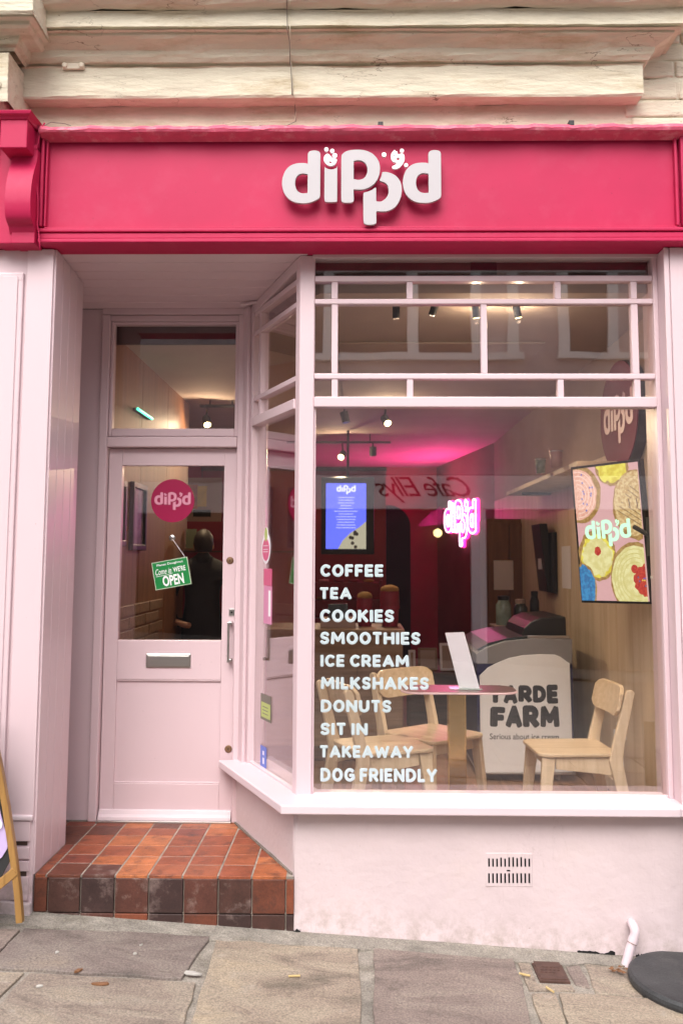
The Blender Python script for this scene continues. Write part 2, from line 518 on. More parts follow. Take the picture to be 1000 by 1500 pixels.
K_a = [smoothpoly([(663, 96), (671, 84), (682, 72), (688, 80), (697, 82), (698, 92), (706, 98), (718, 94), (731, 96), (737, 112), (735, 136), (722, 160), (702, 178), (680, 183), (668, 176), (670, 167), (682, 161), (694, 150), (688, 144), (674, 140), (663, 124)], 3), circ(701, 124, 9, 8), circ(680, 106, 5, 6)]
DOTS = [(300, 67, 12), (333, 76, 12), (347, 103, 14), (623, 99, 13), (723, 76, 11), (746, 160, 11)]
GLYPHS = [('letter_d', L_d()), ('letter_i', L_i), ('letter_p', L_P), ('letter_p', L_p), ('letter_d', L_d(674))]
COOK = [('cookie_dot', K_i), ('cookie_apostrophe', K_a)]
LCX, LCY = 498.0, 290.0
def flip(sp): return [[((x - LCX), -(y - LCY)) for x, y in s] for s in sp]
def logo(parent, O, A, B, Nn, k, mat, mat2=None, thick=0.0, bev=0.0, dots=True, cname=None, simple=False):
    "k: metres per logo unit; O: centre"
    for nm, sp in GLYPHS:
        vf = curve_mesh(flip(sp), thick / 2 / k if thick else 0.0, bev / k if bev else 0.0)
        put(nm, vf, mat, parent, O, A, B, Nn * k, k)
    if dots:
        m2 = mat2 or mat
        for nm, sp in COOK:
            vf = curve_mesh(flip(sp), thick / 2 / k if thick else 0.0)
            put(nm, vf, m2, parent, O, A, B, Nn * k, k)
        if not simple:
            for cx, cy, r in DOTS:
                vf = curve_mesh(flip([circ(cx, cy, r)]), thick / 2 / k if thick else 0.0)
                put('crumb', vf, m2, parent, O, A, B, Nn * k, k)

def _arc(cx, cy, rx, ry, a0, a1, n=14):
    return [(cx + rx * cos(radians(a0 + (a1 - a0) * k / n)), cy + ry * sin(radians(a0 + (a1 - a0) * k / n))) for k in range(n + 1)]
STROKES = {
 'C': (0.76, [_arc(.58, .5, .58, .5, 48, 312)]), 'O': (0.84, [_arc(.5, .5, .5, .5, 0, 360, 24)]),
 'F': (0.62, [[(0, 0), (0, 1)], [(0, 1), (1, 1)], [(0, .48), (.88, .48)]]), 'E': (0.64, [[(0, 0), (0, 1)], [(0, 1), (1, 1)], [(0, .5), (.9, .5)], [(0, 0), (1, 0)]]),
 'T': (0.70, [[(0, 1), (1, 1)], [(.5, 1), (.5, 0)]]), 'A': (0.88, [[(0, 0), (.5, 1)], [(.5, 1), (1, 0)], [(.2, .28), (.8, .28)]]),
 'K': (0.76, [[(0, 0), (0, 1)], [(.95, 1), (.1, .42)], [(.34, .56), (1, 0)]]), 'I': (0.0, [[(.5, 0), (.5, 1)]]),
 'S': (0.68, [[(.98, .84), (.8, .97), (.5, 1.0), (.15, .93), (.02, .73), (.18, .56), (.5, .49), (.85, .42), (1.0, .25), (.85, .06), (.5, 0), (.2, .02), (0, .14)]]),
 'M': (1.02, [[(0, 0), (.06, 1)], [(.06, 1), (.5, .28)], [(.5, .28), (.94, 1)], [(.94, 1), (1, 0)]]), 'H': (0.80, [[(0, 0), (0, 1)], [(1, 0), (1, 1)], [(0, .5), (1, .5)]]),
 'R': (0.74, [[(0, 0), (0, 1)], [(0, 1), (.55, 1)] + _arc(.55, .71, .4, .29, 80, -80, 8) + [(.5, .42), (0, .42)], [(.5, .42), (1, 0)]]), 'L': (0.60, [[(0, 0), (0, 1)], [(0, 0), (1, 0)]]),
 'D': (0.80, [[(0, 0), (0, 1)], [(0, 1), (.35, 1)] + _arc(.38, .5, .62, .5, 85, -85, 12) + [(.35, 0), (0, 0)]]), 'N': (0.82, [[(0, 0), (0, 1)], [(0, 1), (1, 0)], [(1, 0), (1, 1)]]),
 'U': (0.78, [[(0, 1), (0, .6)] + _arc(.5, .4, .5, .4, 180, 360, 12) + [(1, .6), (1, 1)]]), 'W': (1.18, [[(0, 1), (.24, 0)], [(.24, 0), (.5, .85)], [(.5, .85), (.76, 0)], [(.76, 0), (1, 1)]]),
 'Y': (0.82, [[(0, 1), (.5, .45)], [(1, 1), (.5, .45)], [(.5, .45), (.5, 0)]]), 'G': (0.82, [_arc(.55, .5, .55, .5, 48, 335), [(1.0, .16), (1.0, .46)], [(1.0, .46), (.62, .46)]])}
def stroke_text(t, th=0.25, gap=0.09, space=0.28, nr=10):
    mb = MB(); x = 0.0; r = th / 2
    for ch in t:
        if ch == ' ': x += space; continue
        w, sts = STROKES[ch]
        w = max(w, th)
        for st in sts:
            P_ = [Vector((x + r + px * (w - th), r + py * (1 - th), 0)) for px, py in st]
            d0 = (P_[0] - P_[1]).normalized(); d1 = (P_[-1] - P_[-2]).normalized()
            pts = [P_[0] + d0 * r * .72, P_[0] + d0 * r * .62, P_[0] + d0 * r * .38] + P_ + [P_[-1] + d1 * r * .38, P_[-1] + d1 * r * .62, P_[-1] + d1 * r * .72]
            mb.tube(pts, [r * .45, r * .78, r * .95] + [r] * len(P_) + [r * .95, r * .78, r * .45], nr)
        x += w + gap
    return mb.v, mb.f
EX, EY, EZ = Vector((1, 0, 0)), Vector((0, 1, 0)), Vector((0, 0, 1))
OUT = Vector((0, -1, 0))
def clip_half(poly, nx, ny, c):
    "keep nx*x+ny*y<=c"
    out = []
    for i in range(len(poly)):
        a, b = poly[i], poly[(i + 1) % len(poly)]
        da, db = nx * a[0] + ny * a[1] - c, nx * b[0] + ny * b[1] - c
        if da <= 0: out.append(a)
        if (da < 0 < db) or (db < 0 < da):
            t = da / (da - db)
            out.append((a[0] + (b[0] - a[0]) * t, a[1] + (b[1] - a[1]) * t))
    return out

# key dimensions -----------------------------------------------------------
YD = 0.77                       # door wall plane
YF = 0.07                       # front face of bay window frame
XC = X(431, 1290, 0)            # riser corner
XI = X(345, 1205, YD)           # riser inner end at door wall
CD = Vector((XI - XC, YD, 0)); CL = CD.length; CD.normalize()
CN = Vector((-CD.y, CD.x, 0))   # candidate normal
if CN.y > 0: CN = -CN           # outward (towards the street / entrance)
def ct(s, n, z): return Vector((XC, 0, 0)) + CD * s + CN * n + Vector((0, 0, z))
def canted_x(y, inset=0.0):     # x of line parallel to canted face, inset inwards
    p = Vector((XC, 0, 0)) - CN * inset
    t = (y - p.y) / CD.y
    return p.x + CD.x * t
ZFB = Z(500, 357, -0.08)        # underside of fascia
ZFT = Z(500, 190, -0.12)
ZS1 = Z(300, 362, -0.02)        # soffit front
ZS2 = Z(250, 452, YD)           # soffit back
def zsof(y): return ZS1 + (ZS2 - ZS1) * (y + 0.02) / (YD + 0.02)
XR = X(80, 365, -0.03)          # reveal face x
XRT = X(983, 700, -0.03)        # right pilaster inner edge
CEIL = 2.66
ZT = Z(250, 1281, 0)            # step and floor level
add_wear(M['pinkwall'], groundline=(gA.z - GS * gA.x, GS), chips=1.5, cracks=0.25, chipcol=(0.36, 0.26, 0.24), crackcol=(0.36, 0.26, 0.25), stretch=(3, 1, 0.8))
add_wear(M['pink'], groundline=(gA.z - GS * gA.x + 0.06, GS))
add_wear(M['mortar'], chips=4, chipcol=(0.10, 0.085, 0.07))

# ================================================================== ground
def gsheet(name, x0, x1, y0, y1, dz, mat, nx=2):
    m = MB()
    xs = sorted(set([x0] + [v for v in (-12, 12) if x0 < v < x1] + [x1]))
    for a, b in zip(xs[:-1], xs[1:]):
        m.add([(a, y0, gz(a) + dz), (b, y0, gz(b) + dz), (b, y1, gz(b) + dz), (a, y1, gz(a) + dz)], [(0, 1, 2, 3)])
    return struct(m.build(name, mat))
pav = gsheet('pavement', -40, 40, -30, 30, -0.010, M['mortar'])
M['road'] = paint('grey_road', (0.10, 0.095, 0.09), 0.85, 0.15, 0.8, 60, vscale=3, speck=0.3)
gsheet('road', -40, 40, -10.6, -4.6, -0.012, M['road'])
slabcols = [(0.29, 0.24, 0.19), (0.245, 0.195, 0.165), (0.325, 0.265, 0.20), (0.225, 0.185, 0.160), (0.315, 0.26, 0.20)]
def slabmat(name, col, purple=0.0):
    m, n, b = newmat(name)
    N, L = n.nodes, n.links
    geo = N.new('ShaderNodeNewGeometry')
    mp = N.new('ShaderNodeMapping'); mp.inputs['Scale'].default_value = (0.8, 1.9, 1)
    L.new(geo.outputs['Position'], mp.inputs[0])
    a = N.new('ShaderNodeTexNoise'); a.inputs['Scale'].default_value = 2.6; a.inputs['Detail'].default_value = 9; a.inputs['Roughness'].default_value = 0.62; a.inputs['Distortion'].default_value = 0.9
    L.new(mp.outputs[0], a.inputs['Vector'])
    cr = N.new('ShaderNodeValToRGB')
    e = cr.color_ramp.elements
    e[0].position = 0.30; e[0].color = rgb([c * 0.42 for c in col])
    e[1].position = 0.72; e[1].color = rgb([col[0] * 1.18, col[1] * 1.14, col[2] * 1.05])
    x = e.new(0.45); x.color = rgb([col[0] * 0.86, col[1] * 0.82, col[2] * 0.84])
    x = e.new(0.56); x.color = rgb(col)
    L.new(a.outputs['Fac'], cr.inputs[0])
    g = N.new('ShaderNodeTexNoise'); g.inputs['Scale'].default_value = 130; g.inputs['Detail'].default_value = 4
    L.new(geo.outputs['Position'], g.inputs['Vector'])
    mr = N.new('ShaderNodeMapRange'); mr.inputs['From Min'].default_value = 0.3; mr.inputs['From Max'].default_value = 0.7; mr.inputs['To Min'].default_value = 0.66; mr.inputs['To Max'].default_value = 1.34
    L.new(g.outputs['Fac'], mr.inputs['Value'])
    s = N.new('ShaderNodeVectorMath'); s.operation = 'SCALE'
    L.new(cr.outputs[0], s.inputs[0]); L.new(mr.outputs[0], s.inputs['Scale'])
    st = N.new('ShaderNodeTexNoise'); st.inputs['Scale'].default_value = 9; st.inputs['Detail'].default_value = 6; st.inputs['Roughness'].default_value = 0.75
    L.new(geo.outputs['Position'], st.inputs['Vector'])
    sm = N.new('ShaderNodeMapRange'); sm.inputs['From Min'].default_value = 0.60; sm.inputs['From Max'].default_value = 0.72; sm.inputs['To Max'].default_value = 0.45
    L.new(st.outputs['Fac'], sm.inputs['Value'])
    mx = N.new('ShaderNodeMix'); mx.data_type = 'RGBA'
    L.new(sm.outputs[0], mx.inputs[0]); L.new(s.outputs[0], mx.inputs[6]); mx.inputs[7].default_value = (0.42, 0.38, 0.33, 1)
    pt = N.new('ShaderNodeTexNoise'); pt.inputs['Scale'].default_value = 330; pt.inputs['Detail'].default_value = 2
    L.new(geo.outputs['Position'], pt.inputs['Vector'])
    pm = N.new('ShaderNodeMapRange'); pm.inputs['From Min'].default_value = 0.60; pm.inputs['From Max'].default_value = 0.68; pm.inputs['To Max'].default_value = 0.7
    L.new(pt.outputs['Fac'], pm.inputs['Value'])
    m2 = N.new('ShaderNodeMix'); m2.data_type = 'RGBA'
    L.new(pm.outputs[0], m2.inputs[0]); L.new(mx.outputs[2], m2.inputs[6]); m2.inputs[7].default_value = (0.07, 0.055, 0.045, 1)
    ck = N.new('ShaderNodeTexNoise'); ck.inputs['Scale'].default_value = 2.2; ck.inputs['Detail'].default_value = 7; ck.inputs['Distortion'].default_value = 1.2
    mp2 = N.new('ShaderNodeMapping'); mp2.inputs['Scale'].default_value = (0.7, 2.4, 1); L.new(geo.outputs['Position'], mp2.inputs[0]); L.new(mp2.outputs[0], ck.inputs['Vector'])
    c1 = N.new('ShaderNodeMath'); c1.operation = 'SUBTRACT'; c1.inputs[1].default_value = 0.5; L.new(ck.outputs['Fac'], c1.inputs[0])
    c2 = N.new('ShaderNodeMath'); c2.operation = 'ABSOLUTE'; L.new(c1.outputs[0], c2.inputs[0])
    c3 = N.new('ShaderNodeMapRange'); c3.inputs['From Max'].default_value = 0.006; c3.inputs['To Min'].default_value = 0.55; c3.inputs['To Max'].default_value = 0.0; L.new(c2.outputs[0], c3.inputs['Value'])
    m3 = N.new('ShaderNodeMix'); m3.data_type = 'RGBA'
    L.new(c3.outputs[0], m3.inputs[0]); L.new(m2.outputs[2], m3.inputs[6]); m3.inputs[7].default_value = (0.09, 0.07, 0.055, 1)
    L.new(m3.outputs[2], b.inputs['Base Color'])
    b.inputs['Roughness'].default_value = 0.72
    h = N.new('ShaderNodeMath'); h.operation = 'MULTIPLY_ADD'; h.inputs[1].default_value = 0.12
    L.new(g.outputs['Fac'], h.inputs[0]); L.new(a.outputs['Fac'], h.inputs[2])
    bp = N.new('ShaderNodeBump'); bp.inputs['Strength'].default_value = 0.9; bp.inputs['Distance'].default_value = 0.02
    L.new(h.outputs[0], bp.inputs['Height']); L.new(bp.outputs[0], b.inputs['Normal'])
    return m
SM = [slabmat('sandstone_%d' % i, c) for i, c in enumerate(slabcols)]
def slab(pts, i, dz=0.0, label=None, wob=0.005, thick=0.03, name='paving_slab'):
    "pts: world (x,y) polygon"
    poly = []
    for k in range(len(pts)):
        a, b = Vector(pts[k]), Vector(pts[(k + 1) % len(pts)])
        L_ = (b - a).length
        n = max(1, int(L_ / 0.07))
        nn = Vector((-(b - a).y, (b - a).x)).normalized()
        for j in range(n):
            w = 0 if j == 0 else random.uniform(-wob, wob)
            poly.append(a + (b - a) * (j / n) + nn * w)
    m = MB()
    m.prism([(p.x, p.y) for p in poly], lambda a, b: Vector((a, b, gz(a) - thick)), lambda a, b: Vector((a, b, gz(a) + dz)))
    return m.build(name, SM[i % len(SM)], pav, bevel=0.0035, label=label)
def gpp(*uv): return [tuple(gp(u, v).xy) for u, v in uv]
slab(gpp((36, 1360), (311, 1369), (266, 1433), (-6, 1417), (-10, 1405)), 3, 0.002)
slab(gpp((-190, 1353), (30, 1361), (-18, 1412), (-200, 1412)), 1)
slab(gpp((44, 1425), (287, 1439), (284, 1448), (262, 1530), (250, 1600), (-110, 1590), (-60, 1530)), 0, 0.001)
slab(gpp((-190, 1416), (36, 1424), (-70, 1530), (-200, 1530)), 4)
slab(gpp((318, 1371), (524, 1383), (528, 1440), (534, 1600), (262, 1600), (274, 1515), (296, 1444)), 2, 0.0)
slab(gpp((547, 1384), (748, 1398), (765, 1440), (800, 1600), (549, 1600)), 1, 0.002)
slab(gpp((756, 1400), (772, 1402), (786, 1439), (838, 1442), (842, 1450), (775, 1449)), 4, -0.003)
slab(gpp((778, 1455), (812, 1454), (850, 1560), (812, 1560)), 2, 0.0)
slab(gpp((818, 1455), (860, 1456), (935, 1462), (1040, 1468), (1100, 1600), (860, 1600)), 2, 0.002)
slab(gpp((853, 1405), (925, 1410), (945, 1457), (872, 1453)), 4, -0.004)
slab(gpp((825, 1406), (847, 1407), (864, 1446), (842, 1440)), 1, -0.004)
slab(gpp((950, 1416), (1100, 1424), (1120, 1462), (962, 1458)), 0, -0.003)
# further slabs round the ones in the picture
yy = gp(500, 1605).y
y = yy
row = 0
while y > -4.2:
    d = random.choice([0.5, 0.6, 0.7])
    x = -4.2 + random.uniform(0, 0.5)
    while x < 4.2:
        w = random.uniform(0.55, 1.0)
        slab([(x + 0.012, y - d + 0.012), (x + w - 0.012, y - d + 0.012), (x + w - 0.012, y - 0.012), (x + 0.012, y - 0.012)], random.randrange(5))
        x += w
    y -= d
    row += 1
for x0 in (-4.6, -3.8, -3.0, 1.9, 2.7, 3.5):
    for k in range(2):
        ya = -0.12 - k * 0.45; xw = 0.75 if x0 != -3.0 else 0.62
        slab([(x0, ya - 0.42), (x0 + xw, ya - 0.42), (x0 + xw, ya), (x0, ya)], random.randrange(5))
# kerb
kb = MB()
kb.box(-12, 12, -4.62, -4.45, -0.4, -0.02, T=lambda a, b, c: Vector((a, b, c + gz(a) + 0.02)))
struct(kb.build('kerb', SM[1], None, bevel=0.01))
# mortar strip along the shop base
ms = MB()
N_ = 60
pa = []; pb = []
for i in range(N_ + 1):
    x = -2.6 + 5.2 * i / N_
    pa.append((x, -0.10 - random.uniform(-0.012, 0.012) - (0.03 if x < 0.9 else 0.0)))
ms.prism(pa + [(2.6, 0.1), (-2.6, 0.1)], lambda a, b: Vector((a, b, gz(a) - 0.03)), lambda a, b: Vector((a, b, gz(a) + 0.001 + (0.018 if b > 0 else 0))))
struct(ms.build('mortar_strip', M['mortar'], None))

# utility cover
cv = gpp((777, 1407), (820, 1409), (835, 1438), (790, 1436))
uc = thing('utility_cover', 'small brown cast iron cover plate set between the flagstones near the drain pipe', 'cover', (cv[0][0], cv[0][1], gz(cv[0][0])))
M['castiron'] = paint('rusty_cast_iron', (0.10, 0.052, 0.040), 0.6, 0.25, 0.6, 90, vscale=30, metal=0.3)
def quad_at(poly, s, z0, z1):
    c = Vector((sum(p[0] for p in poly) / 4, sum(p[1] for p in poly) / 4))
    q = [((p[0] - c.x) * s + c.x, (p[1] - c.y) * s + c.y) for p in poly]
    m = MB(); m.prism(q, lambda a, b: Vector((a, b, gz(a) + z0)), lambda a, b: Vector((a, b, gz(a) + z1)))
    return m
quad_at(cv, 1.0, -0.02, 0.0).build('frame', M['castiron'], uc, bevel=0.002)
quad_at(cv, 0.88, -0.02, 0.004).build('plate', M['castiron'], uc, bevel=0.002)
cc = Vector((sum(p[0] for p in cv) / 4, sum(p[1] for p in cv) / 4))
for k in range(3):
    m = MB()
    for j in range(5 if k < 2 else 4):
        cx = cc.x + (j - 2) * 0.016 - (k - 1) * 0.006; cy = cc.y + 0.026 - k * 0.024
        m.box(cx - 0.005, cx + 0.005, cy - 0.006, cy + 0.006, 0.003, 0.006, T=lambda a, b, c: Vector((a, b, gz(a) + c)))
    m.build('raised_mark', M['castiron'], uc)

# litter
M['butt'] = paint('cigarette_butt', (0.50, 0.36, 0.16), 0.8, 0.1, 0)
M['leafb'] = paint('dry_leaf', (0.20, 0.09, 0.04), 0.8, 0.2, 0)
M['chewgum'] = paint('pale_gum', (0.48, 0.45, 0.41), 0.8, 0.1, 0)
for (u, v, a, lab) in [(431, 1432, 0.1, 'yellow cigarette butt lying on the large slab left of the long joint'), (768, 1430, -0.5, 'cigarette butt beside the iron cover'), (805, 1452, -1.1, 'bent cigarette butt lying below the iron cover')]:
    p = gp(u, v)
    d = Vector((cos(a), sin(a), 0)) * 0.022
    o = MB().tube([p + Vector((0, 0, 0.006)) - d, p + Vector((0, 0, 0.006)) + d], 0.0042, 8).build('cigarette_butt', M['butt'])
    tag(o, lab, 'cigarette butt', 'cigarette butts on the pavement')
def leaf(u, v, a, sz, mat, lab):
    p = gp(u, v); pts = []
    for k in range(10):
        t = 2 * pi * k / 10
        x, y = cos(t) * sz, sin(t) * sz * 0.38
        pts.append((p.x + x * cos(a) - y * sin(a), p.y + x * sin(a) + y * cos(a)))
    m = MB(); m.prism(pts, lambda a, b: Vector((a, b, gz(a) + 0.003)), lambda a, b: Vector((a, b, gz(a) + 0.005 + random.uniform(0, 0.006))))
    tag(m.build('dry_leaf', mat), lab, 'leaf', 'leaves and scraps on the pavement')
leaf(147, 1443, 0.1, 0.032, M['leafb'], 'brown dry leaf on the lower left slab')
leaf(283, 1428, 0.0, 0.034, M['chewgum'], 'pale torn scrap lying on the joint in the middle left')
leaf(58, 1447, 0.4, 0.012, M['chewgum'], 'tiny pale scrap near the left edge of the lower slab')
leaf(198, 1399, 0.4, 0.008, M['chewgum'], 'tiny white scrap on the slab below the tiled step')
leaf(207, 1386, 0.9, 0.008, M['chewgum'], 'second tiny white scrap, nearer to the tiled step')
leaf(84, 1397, 0.9, 0.009, M['chewgum'], 'tiny white scrap on the left of the slab below the step')
leaf(115, 1424, 1.0, 0.02, M['leafb'], 'thin twig-like leaf on the joint below the step')
# leaves around the drain
st = MB()
p0 = gp(912, 1424)
for k in range(26):
    a = random.uniform(0, 2 * pi); r = random.uniform(0.01, 0.05)
    c = Vector((p0.x - 0.015 + cos(a) * r * 1.1, p0.y + sin(a) * r * 0.5, gz(p0.x) + 0.004 + random.uniform(0, 0.012)))
    t = random.uniform(0, pi); s_ = random.uniform(0.006, 0.014)
    st.add([c + Vector((cos(t) * s_, sin(t) * s_, 0.003)), c + Vector((-sin(t) * s_ * 0.5, cos(t) * s_ * 0.5, 0)), c - Vector((cos(t) * s_, sin(t) * s_, -0.004)), c + Vector((sin(t) * s_ * 0.5, -cos(t) * s_ * 0.5, 0.006))], [(0, 1, 2, 3)])
o = st.build('leaf_litter', M['leafb']); tag(o, 'brown leaf litter gathered at the foot of the pink drain pipe', 'litter'); stuff(o)

# ================================================================== stone front above the shop
sf = thing('stone_cornice', 'cream painted stone wall and stepped cornice above the crimson fascia', 'cornice', (0, 0.1, ZFT))
YW = 0.03
prof = [(YW, 3.15), (YW, Z(500, 146, YW))]
def pz(v, Yv): return Z(500, v, Yv)
_pr = [(0.058, 143), (0.064, 139), (0.064, 98), (0.07, 96), (0.08, 90), (0.095, 82), (0.10, 78), (0.105, 72), (0.125, 64), (0.155, 55), (0.17, 50), (0.172, 44), (0.195, 42), (0.20, 37), (0.20, 17), (0.205, 14), (0.22, 10), (0.245, 4), (0.265, -4), (0.27, -10), (0.285, -14), (0.285, -40)]
prof = [(-yv, pz(v, -yv)) for yv, v in _pr] + [(YW, pz(-60, -0.3) + 0.1)]
def noise1(x, s):
    return sin(x * 7.1 + s * 1.7) * 0.5 + sin(x * 17.3 + s * 3.1) * 0.3 + sin(x * 41 + s * 5.3) * 0.2
# fillet pieces: mesh swept along x with small irregularity, end returned to the wall with a mitre
def molding(name, pr, xl, xr, mitre_r=True, mitre_l=0, amp=0.004, yb=YW, nx=90, parent=None):
    m = MB(); rows = []
    for i in range(nx + 1):
        t = i / nx
        r = []
        for k, (yv, zv) in enumerate(pr):
            dr = (yb - yv)
            x1 = xr + (dr if mitre_r else 0)
            x0 = xl - mitre_l * dr
            x = x0 + (x1 - x0) * t
            a = amp * (0.35 if k % 2 else 1)
            r.append(Vector((x, yv + a * noise1(x, k * 0.4) + random.uniform(-1, 1) * amp * 0.18, zv + a * 0.9 * noise1(x + 3, k * 0.3) + random.uniform(-1, 1) * amp * 0.15)))
        rows.append(r)
    K = len(pr)
    vs = [p for r in rows for p in r]
    fs = [(i * K + k, (i + 1) * K + k, (i + 1) * K + k + 1, i * K + k + 1) for i in range(nx) for k in range(K - 1)]
    m.add(vs, fs)
    # right return: same profile run back to wall
    if mitre_r:
        vs = []
        for k in range(K): vs += [rows[-1][k], Vector((rows[-1][k].x, yb + 0.02, rows[-1][k].z))]
        m.add(vs, [(2 * k, 2 * k + 1, 2 * k + 3, 2 * k + 2) for k in range(K - 1)])
    return m.build(name, M['stone'], parent)
xr0 = X(941, 110, -0.064) - (YW + 0.064)
molding('lower_band', [(YW, prof[0][1]+0.004)] + prof[0:4] + [(YW, prof[3][1])], -3.4, xr0, amp=0.005, parent=sf)
molding('hollow_moulding', [(YW, prof[4][1] - 0.015)] + prof[4:13] + [(YW, prof[12][1])], -3.4, xr0 + 0.005, amp=0.006, parent=sf)
molding('square_fillet', [(YW, prof[13][1] - 0.01)] + prof[13:16] + [(YW, prof[15][1])], -3.4, xr0 + 0.01, amp=0.006, parent=sf)
molding('upper_hollow', prof[15:], -3.4, xr0 + 0.015, amp=0.008, parent=sf)
# wall behind, rough surfaced and gridded
wm = MB()
nx, nz = 150, 34
z0, z1 = ZFT - 0.25, 4.6
vs = []
for j in range(nz + 1):
    for i in range(nx + 1):
        x = -3.5 + 7.2 * i / nx; z = z0 + (z1 - z0) * j / nz
        rough = 0.014 if x > xr0 + 0.06 else 0.004
        vs.append(Vector((x, YW + random.uniform(-1, 1) * rough * 0.5 + rough * noise1(x * 1.7, z * 9) * 0.5 + (0.012 * max(0, sin(z * 2 * pi / 0.085)) ** 6 if x > xr0 + 0.1 else 0), z)))
fs = [(j * (nx + 1) + i, j * (nx + 1) + i + 1, (j + 1) * (nx + 1) + i + 1, (j + 1) * (nx + 1) + i) for j in range(nz) for i in range(nx)]
wm.add(vs, fs)
wm.build('wall', M['stone'], sf)
rb = random.Random(5)
zz = ZFT + 0.03
while zz < 4.35:
    hh_ = rb.uniform(0.075, 0.105)
    xx = xr0 + 0.04 + rb.uniform(-0.03, 0.04)
    while xx < 2.6:
        ww = rb.uniform(0.16, 0.34)
        m = MB(); d_ = rb.uniform(0.000, 0.009)
        P_ = [(xx + 0.002 + rb.uniform(0, 0.005), zz + 0.0015 + rb.uniform(0, .003)), (xx + ww * 0.5, zz + 0.001 + rb.uniform(-.002, .003)), (xx + ww - 0.002, zz + 0.001 + rb.uniform(0, .003)), (xx + ww - 0.002 - rb.uniform(0, 0.004), zz + hh_ - 0.001), (xx + ww * 0.5, zz + hh_ - 0.001 - rb.uniform(-.002, .003)), (xx + 0.002, zz + hh_ - 0.002)]
        m.prism(P_, lambda a, c: Vector((a, YW - 0.006 - d_, c)), lambda a, c: Vector((a, YW + 0.02, c)))
        m.build('stone_block', M['stone'], sf, bevel=0.011, seg=3)
        xx += ww
    zz += hh_
# upper storey block so the building does not end above the frame
box('wall', M['stone'], sf, -6, 6, YW + 0.04, 9, 3.6, 7.5)
# projecting console block on the left (the same mouldings break forward)
prL0 = [(yv - 0.17, zv - 0.02) for yv, zv in prof]
xl = X(12, 110, -0.25)
def ret_block(name, pr, xr, extra):
    K = len(pr); vs = []
    for k, (yv, zv) in enumerate(pr):
        x1 = xr + (YW - yv) * extra
        vs += [Vector((-3.4, yv, zv)), Vector((x1, yv + 0.003 * noise1(k, 1), zv)), Vector((x1 - 0.0, YW, zv))]
    m = MB(); m.add(vs, [(3 * k, 3 * k + 1, 3 * k + 4, 3 * k + 3) for k in range(K - 1)] + [(3 * k + 1, 3 * k + 2, 3 * k + 5, 3 * k + 4) for k in range(K - 1)])
    return m.build(name, M['stone'], sf, bevel=0.003)
ret_block('console_band', [(-0.24, pz(146, -0.24)), (-0.25, pz(120, -0.25)), (-0.25, pz(76, -0.25)), (-0.245, pz(74, -0.25))], X(12, 110, -0.25) - 0.0, 0.0)
ret_block('console_hollow', [(-0.20, pz(158, -0.2)), (-0.23, pz(128, -0.23)), (-0.255, pz(124, -0.255)), (-0.255, pz(118, -0.255))], X(8, 140, -0.2), 0.0)
ret_block('console_hollow', [(yv - 0.14, Z(20, (75 - (i * 5.6)), yv - 0.14)) for i, (yv, zv) in enumerate(prof[3:14])], X(14, 60, -0.22) - 0.22, 1.0)
ret_block('console_fillet', [(-0.36, pz(18, -0.36)), (-0.37, pz(12, -0.37)), (-0.37, pz(-30, -0.37)), (-0.30, pz(-34, -0.37))], X(50, 5, -0.36), 0.0)
# small fixings and bracket on stone
M['tin'] = paint('painted_tin', (0.68, 0.60, 0.48), 0.6, 0.1, 0.2)
br = MB()
p = at(108, 97, -0.075)
br.box(p.x - 0.05, p.x + 0.05, -0.08, -0.066, p.z - 0.014, p.z + 0.014)
for s_ in (-0.038, 0.038): br.lathe([(0.012, 0), (0.012, 0.012), (0.004, 0.014)], (p.x + s_, -0.078, p.z), OUT, 10)
tag(br.build('wall_bracket', M['tin'], bevel=0.002), 'old cream painted bracket screwed to the stone band at upper left', 'bracket')
for (u, v, lab) in [(557, 183, 'small dark metal lug on the fascia top edge right of the sign'), (836, 181, 'small dark metal lug on the fascia top edge toward the right end')]:
    p = at(u, v, -0.06)
    tag(box('metal_lug', M['blackmat'], None, p.x - 0.012, p.x + 0.012, -0.07, 0.03, p.z - 0.012, p.z + 0.012, 0.002), lab, 'lug', 'lugs on the fascia top')
# cables
M['cable'] = paint('thin_grey_cable', (0.22, 0.19, 0.16), 0.6, 0.1, 0)
def cab(name, uvy, r, mat, lab):
    pts = [at(*q) for q in uvy]
    P = []
    for i in range(len(pts) - 1):
        for j in range(4):
            P.append(pts[i].lerp(pts[i + 1], j / 4))
    P.append(pts[-1])
    o = MB().tube(P, r, 6).build(name, mat, None, smooth=True)
    return tag(o, lab, 'cable', 'thin cables on the stone front')
cab('thin_cable', [(419, -30, -0.29), (420, 0, -0.26), (420, 16, -0.21), (421, 44, -0.206), (424, 60, -0.15), (425, 92, -0.085), (426, 96, -0.078), (428, 138, -0.073), (432, 150, 0.015), (433, 178, 0.01), (420, 184, -0.06), (380, 184, -0.07)], 0.0022, M['cable'], 'thin dark cable dropping down the cornice left of the shop sign')
cab('thin_cable', [(423, -30, -0.29), (424, 5, -0.25), (423, 16, -0.21), (425, 44, -0.206), (426, 90, -0.09), (427, 97, -0.078), (430, 140, -0.073), (434, 160, 0.012), (432, 176, 0.0), (385, 178, -0.05), (350, 178, -0.07), (315, 186, -0.10)], 0.0016, M['stone'], 'cream painted cable beside the dark one on the cornice')
cab('thin_cable', [(62, 186, -0.08), (75, 179, -0.06), (95, 181, -0.02), (104, 184, -0.06)], 0.002, M['cable'], 'loose dark cable end lying on the fascia top beside the left console')

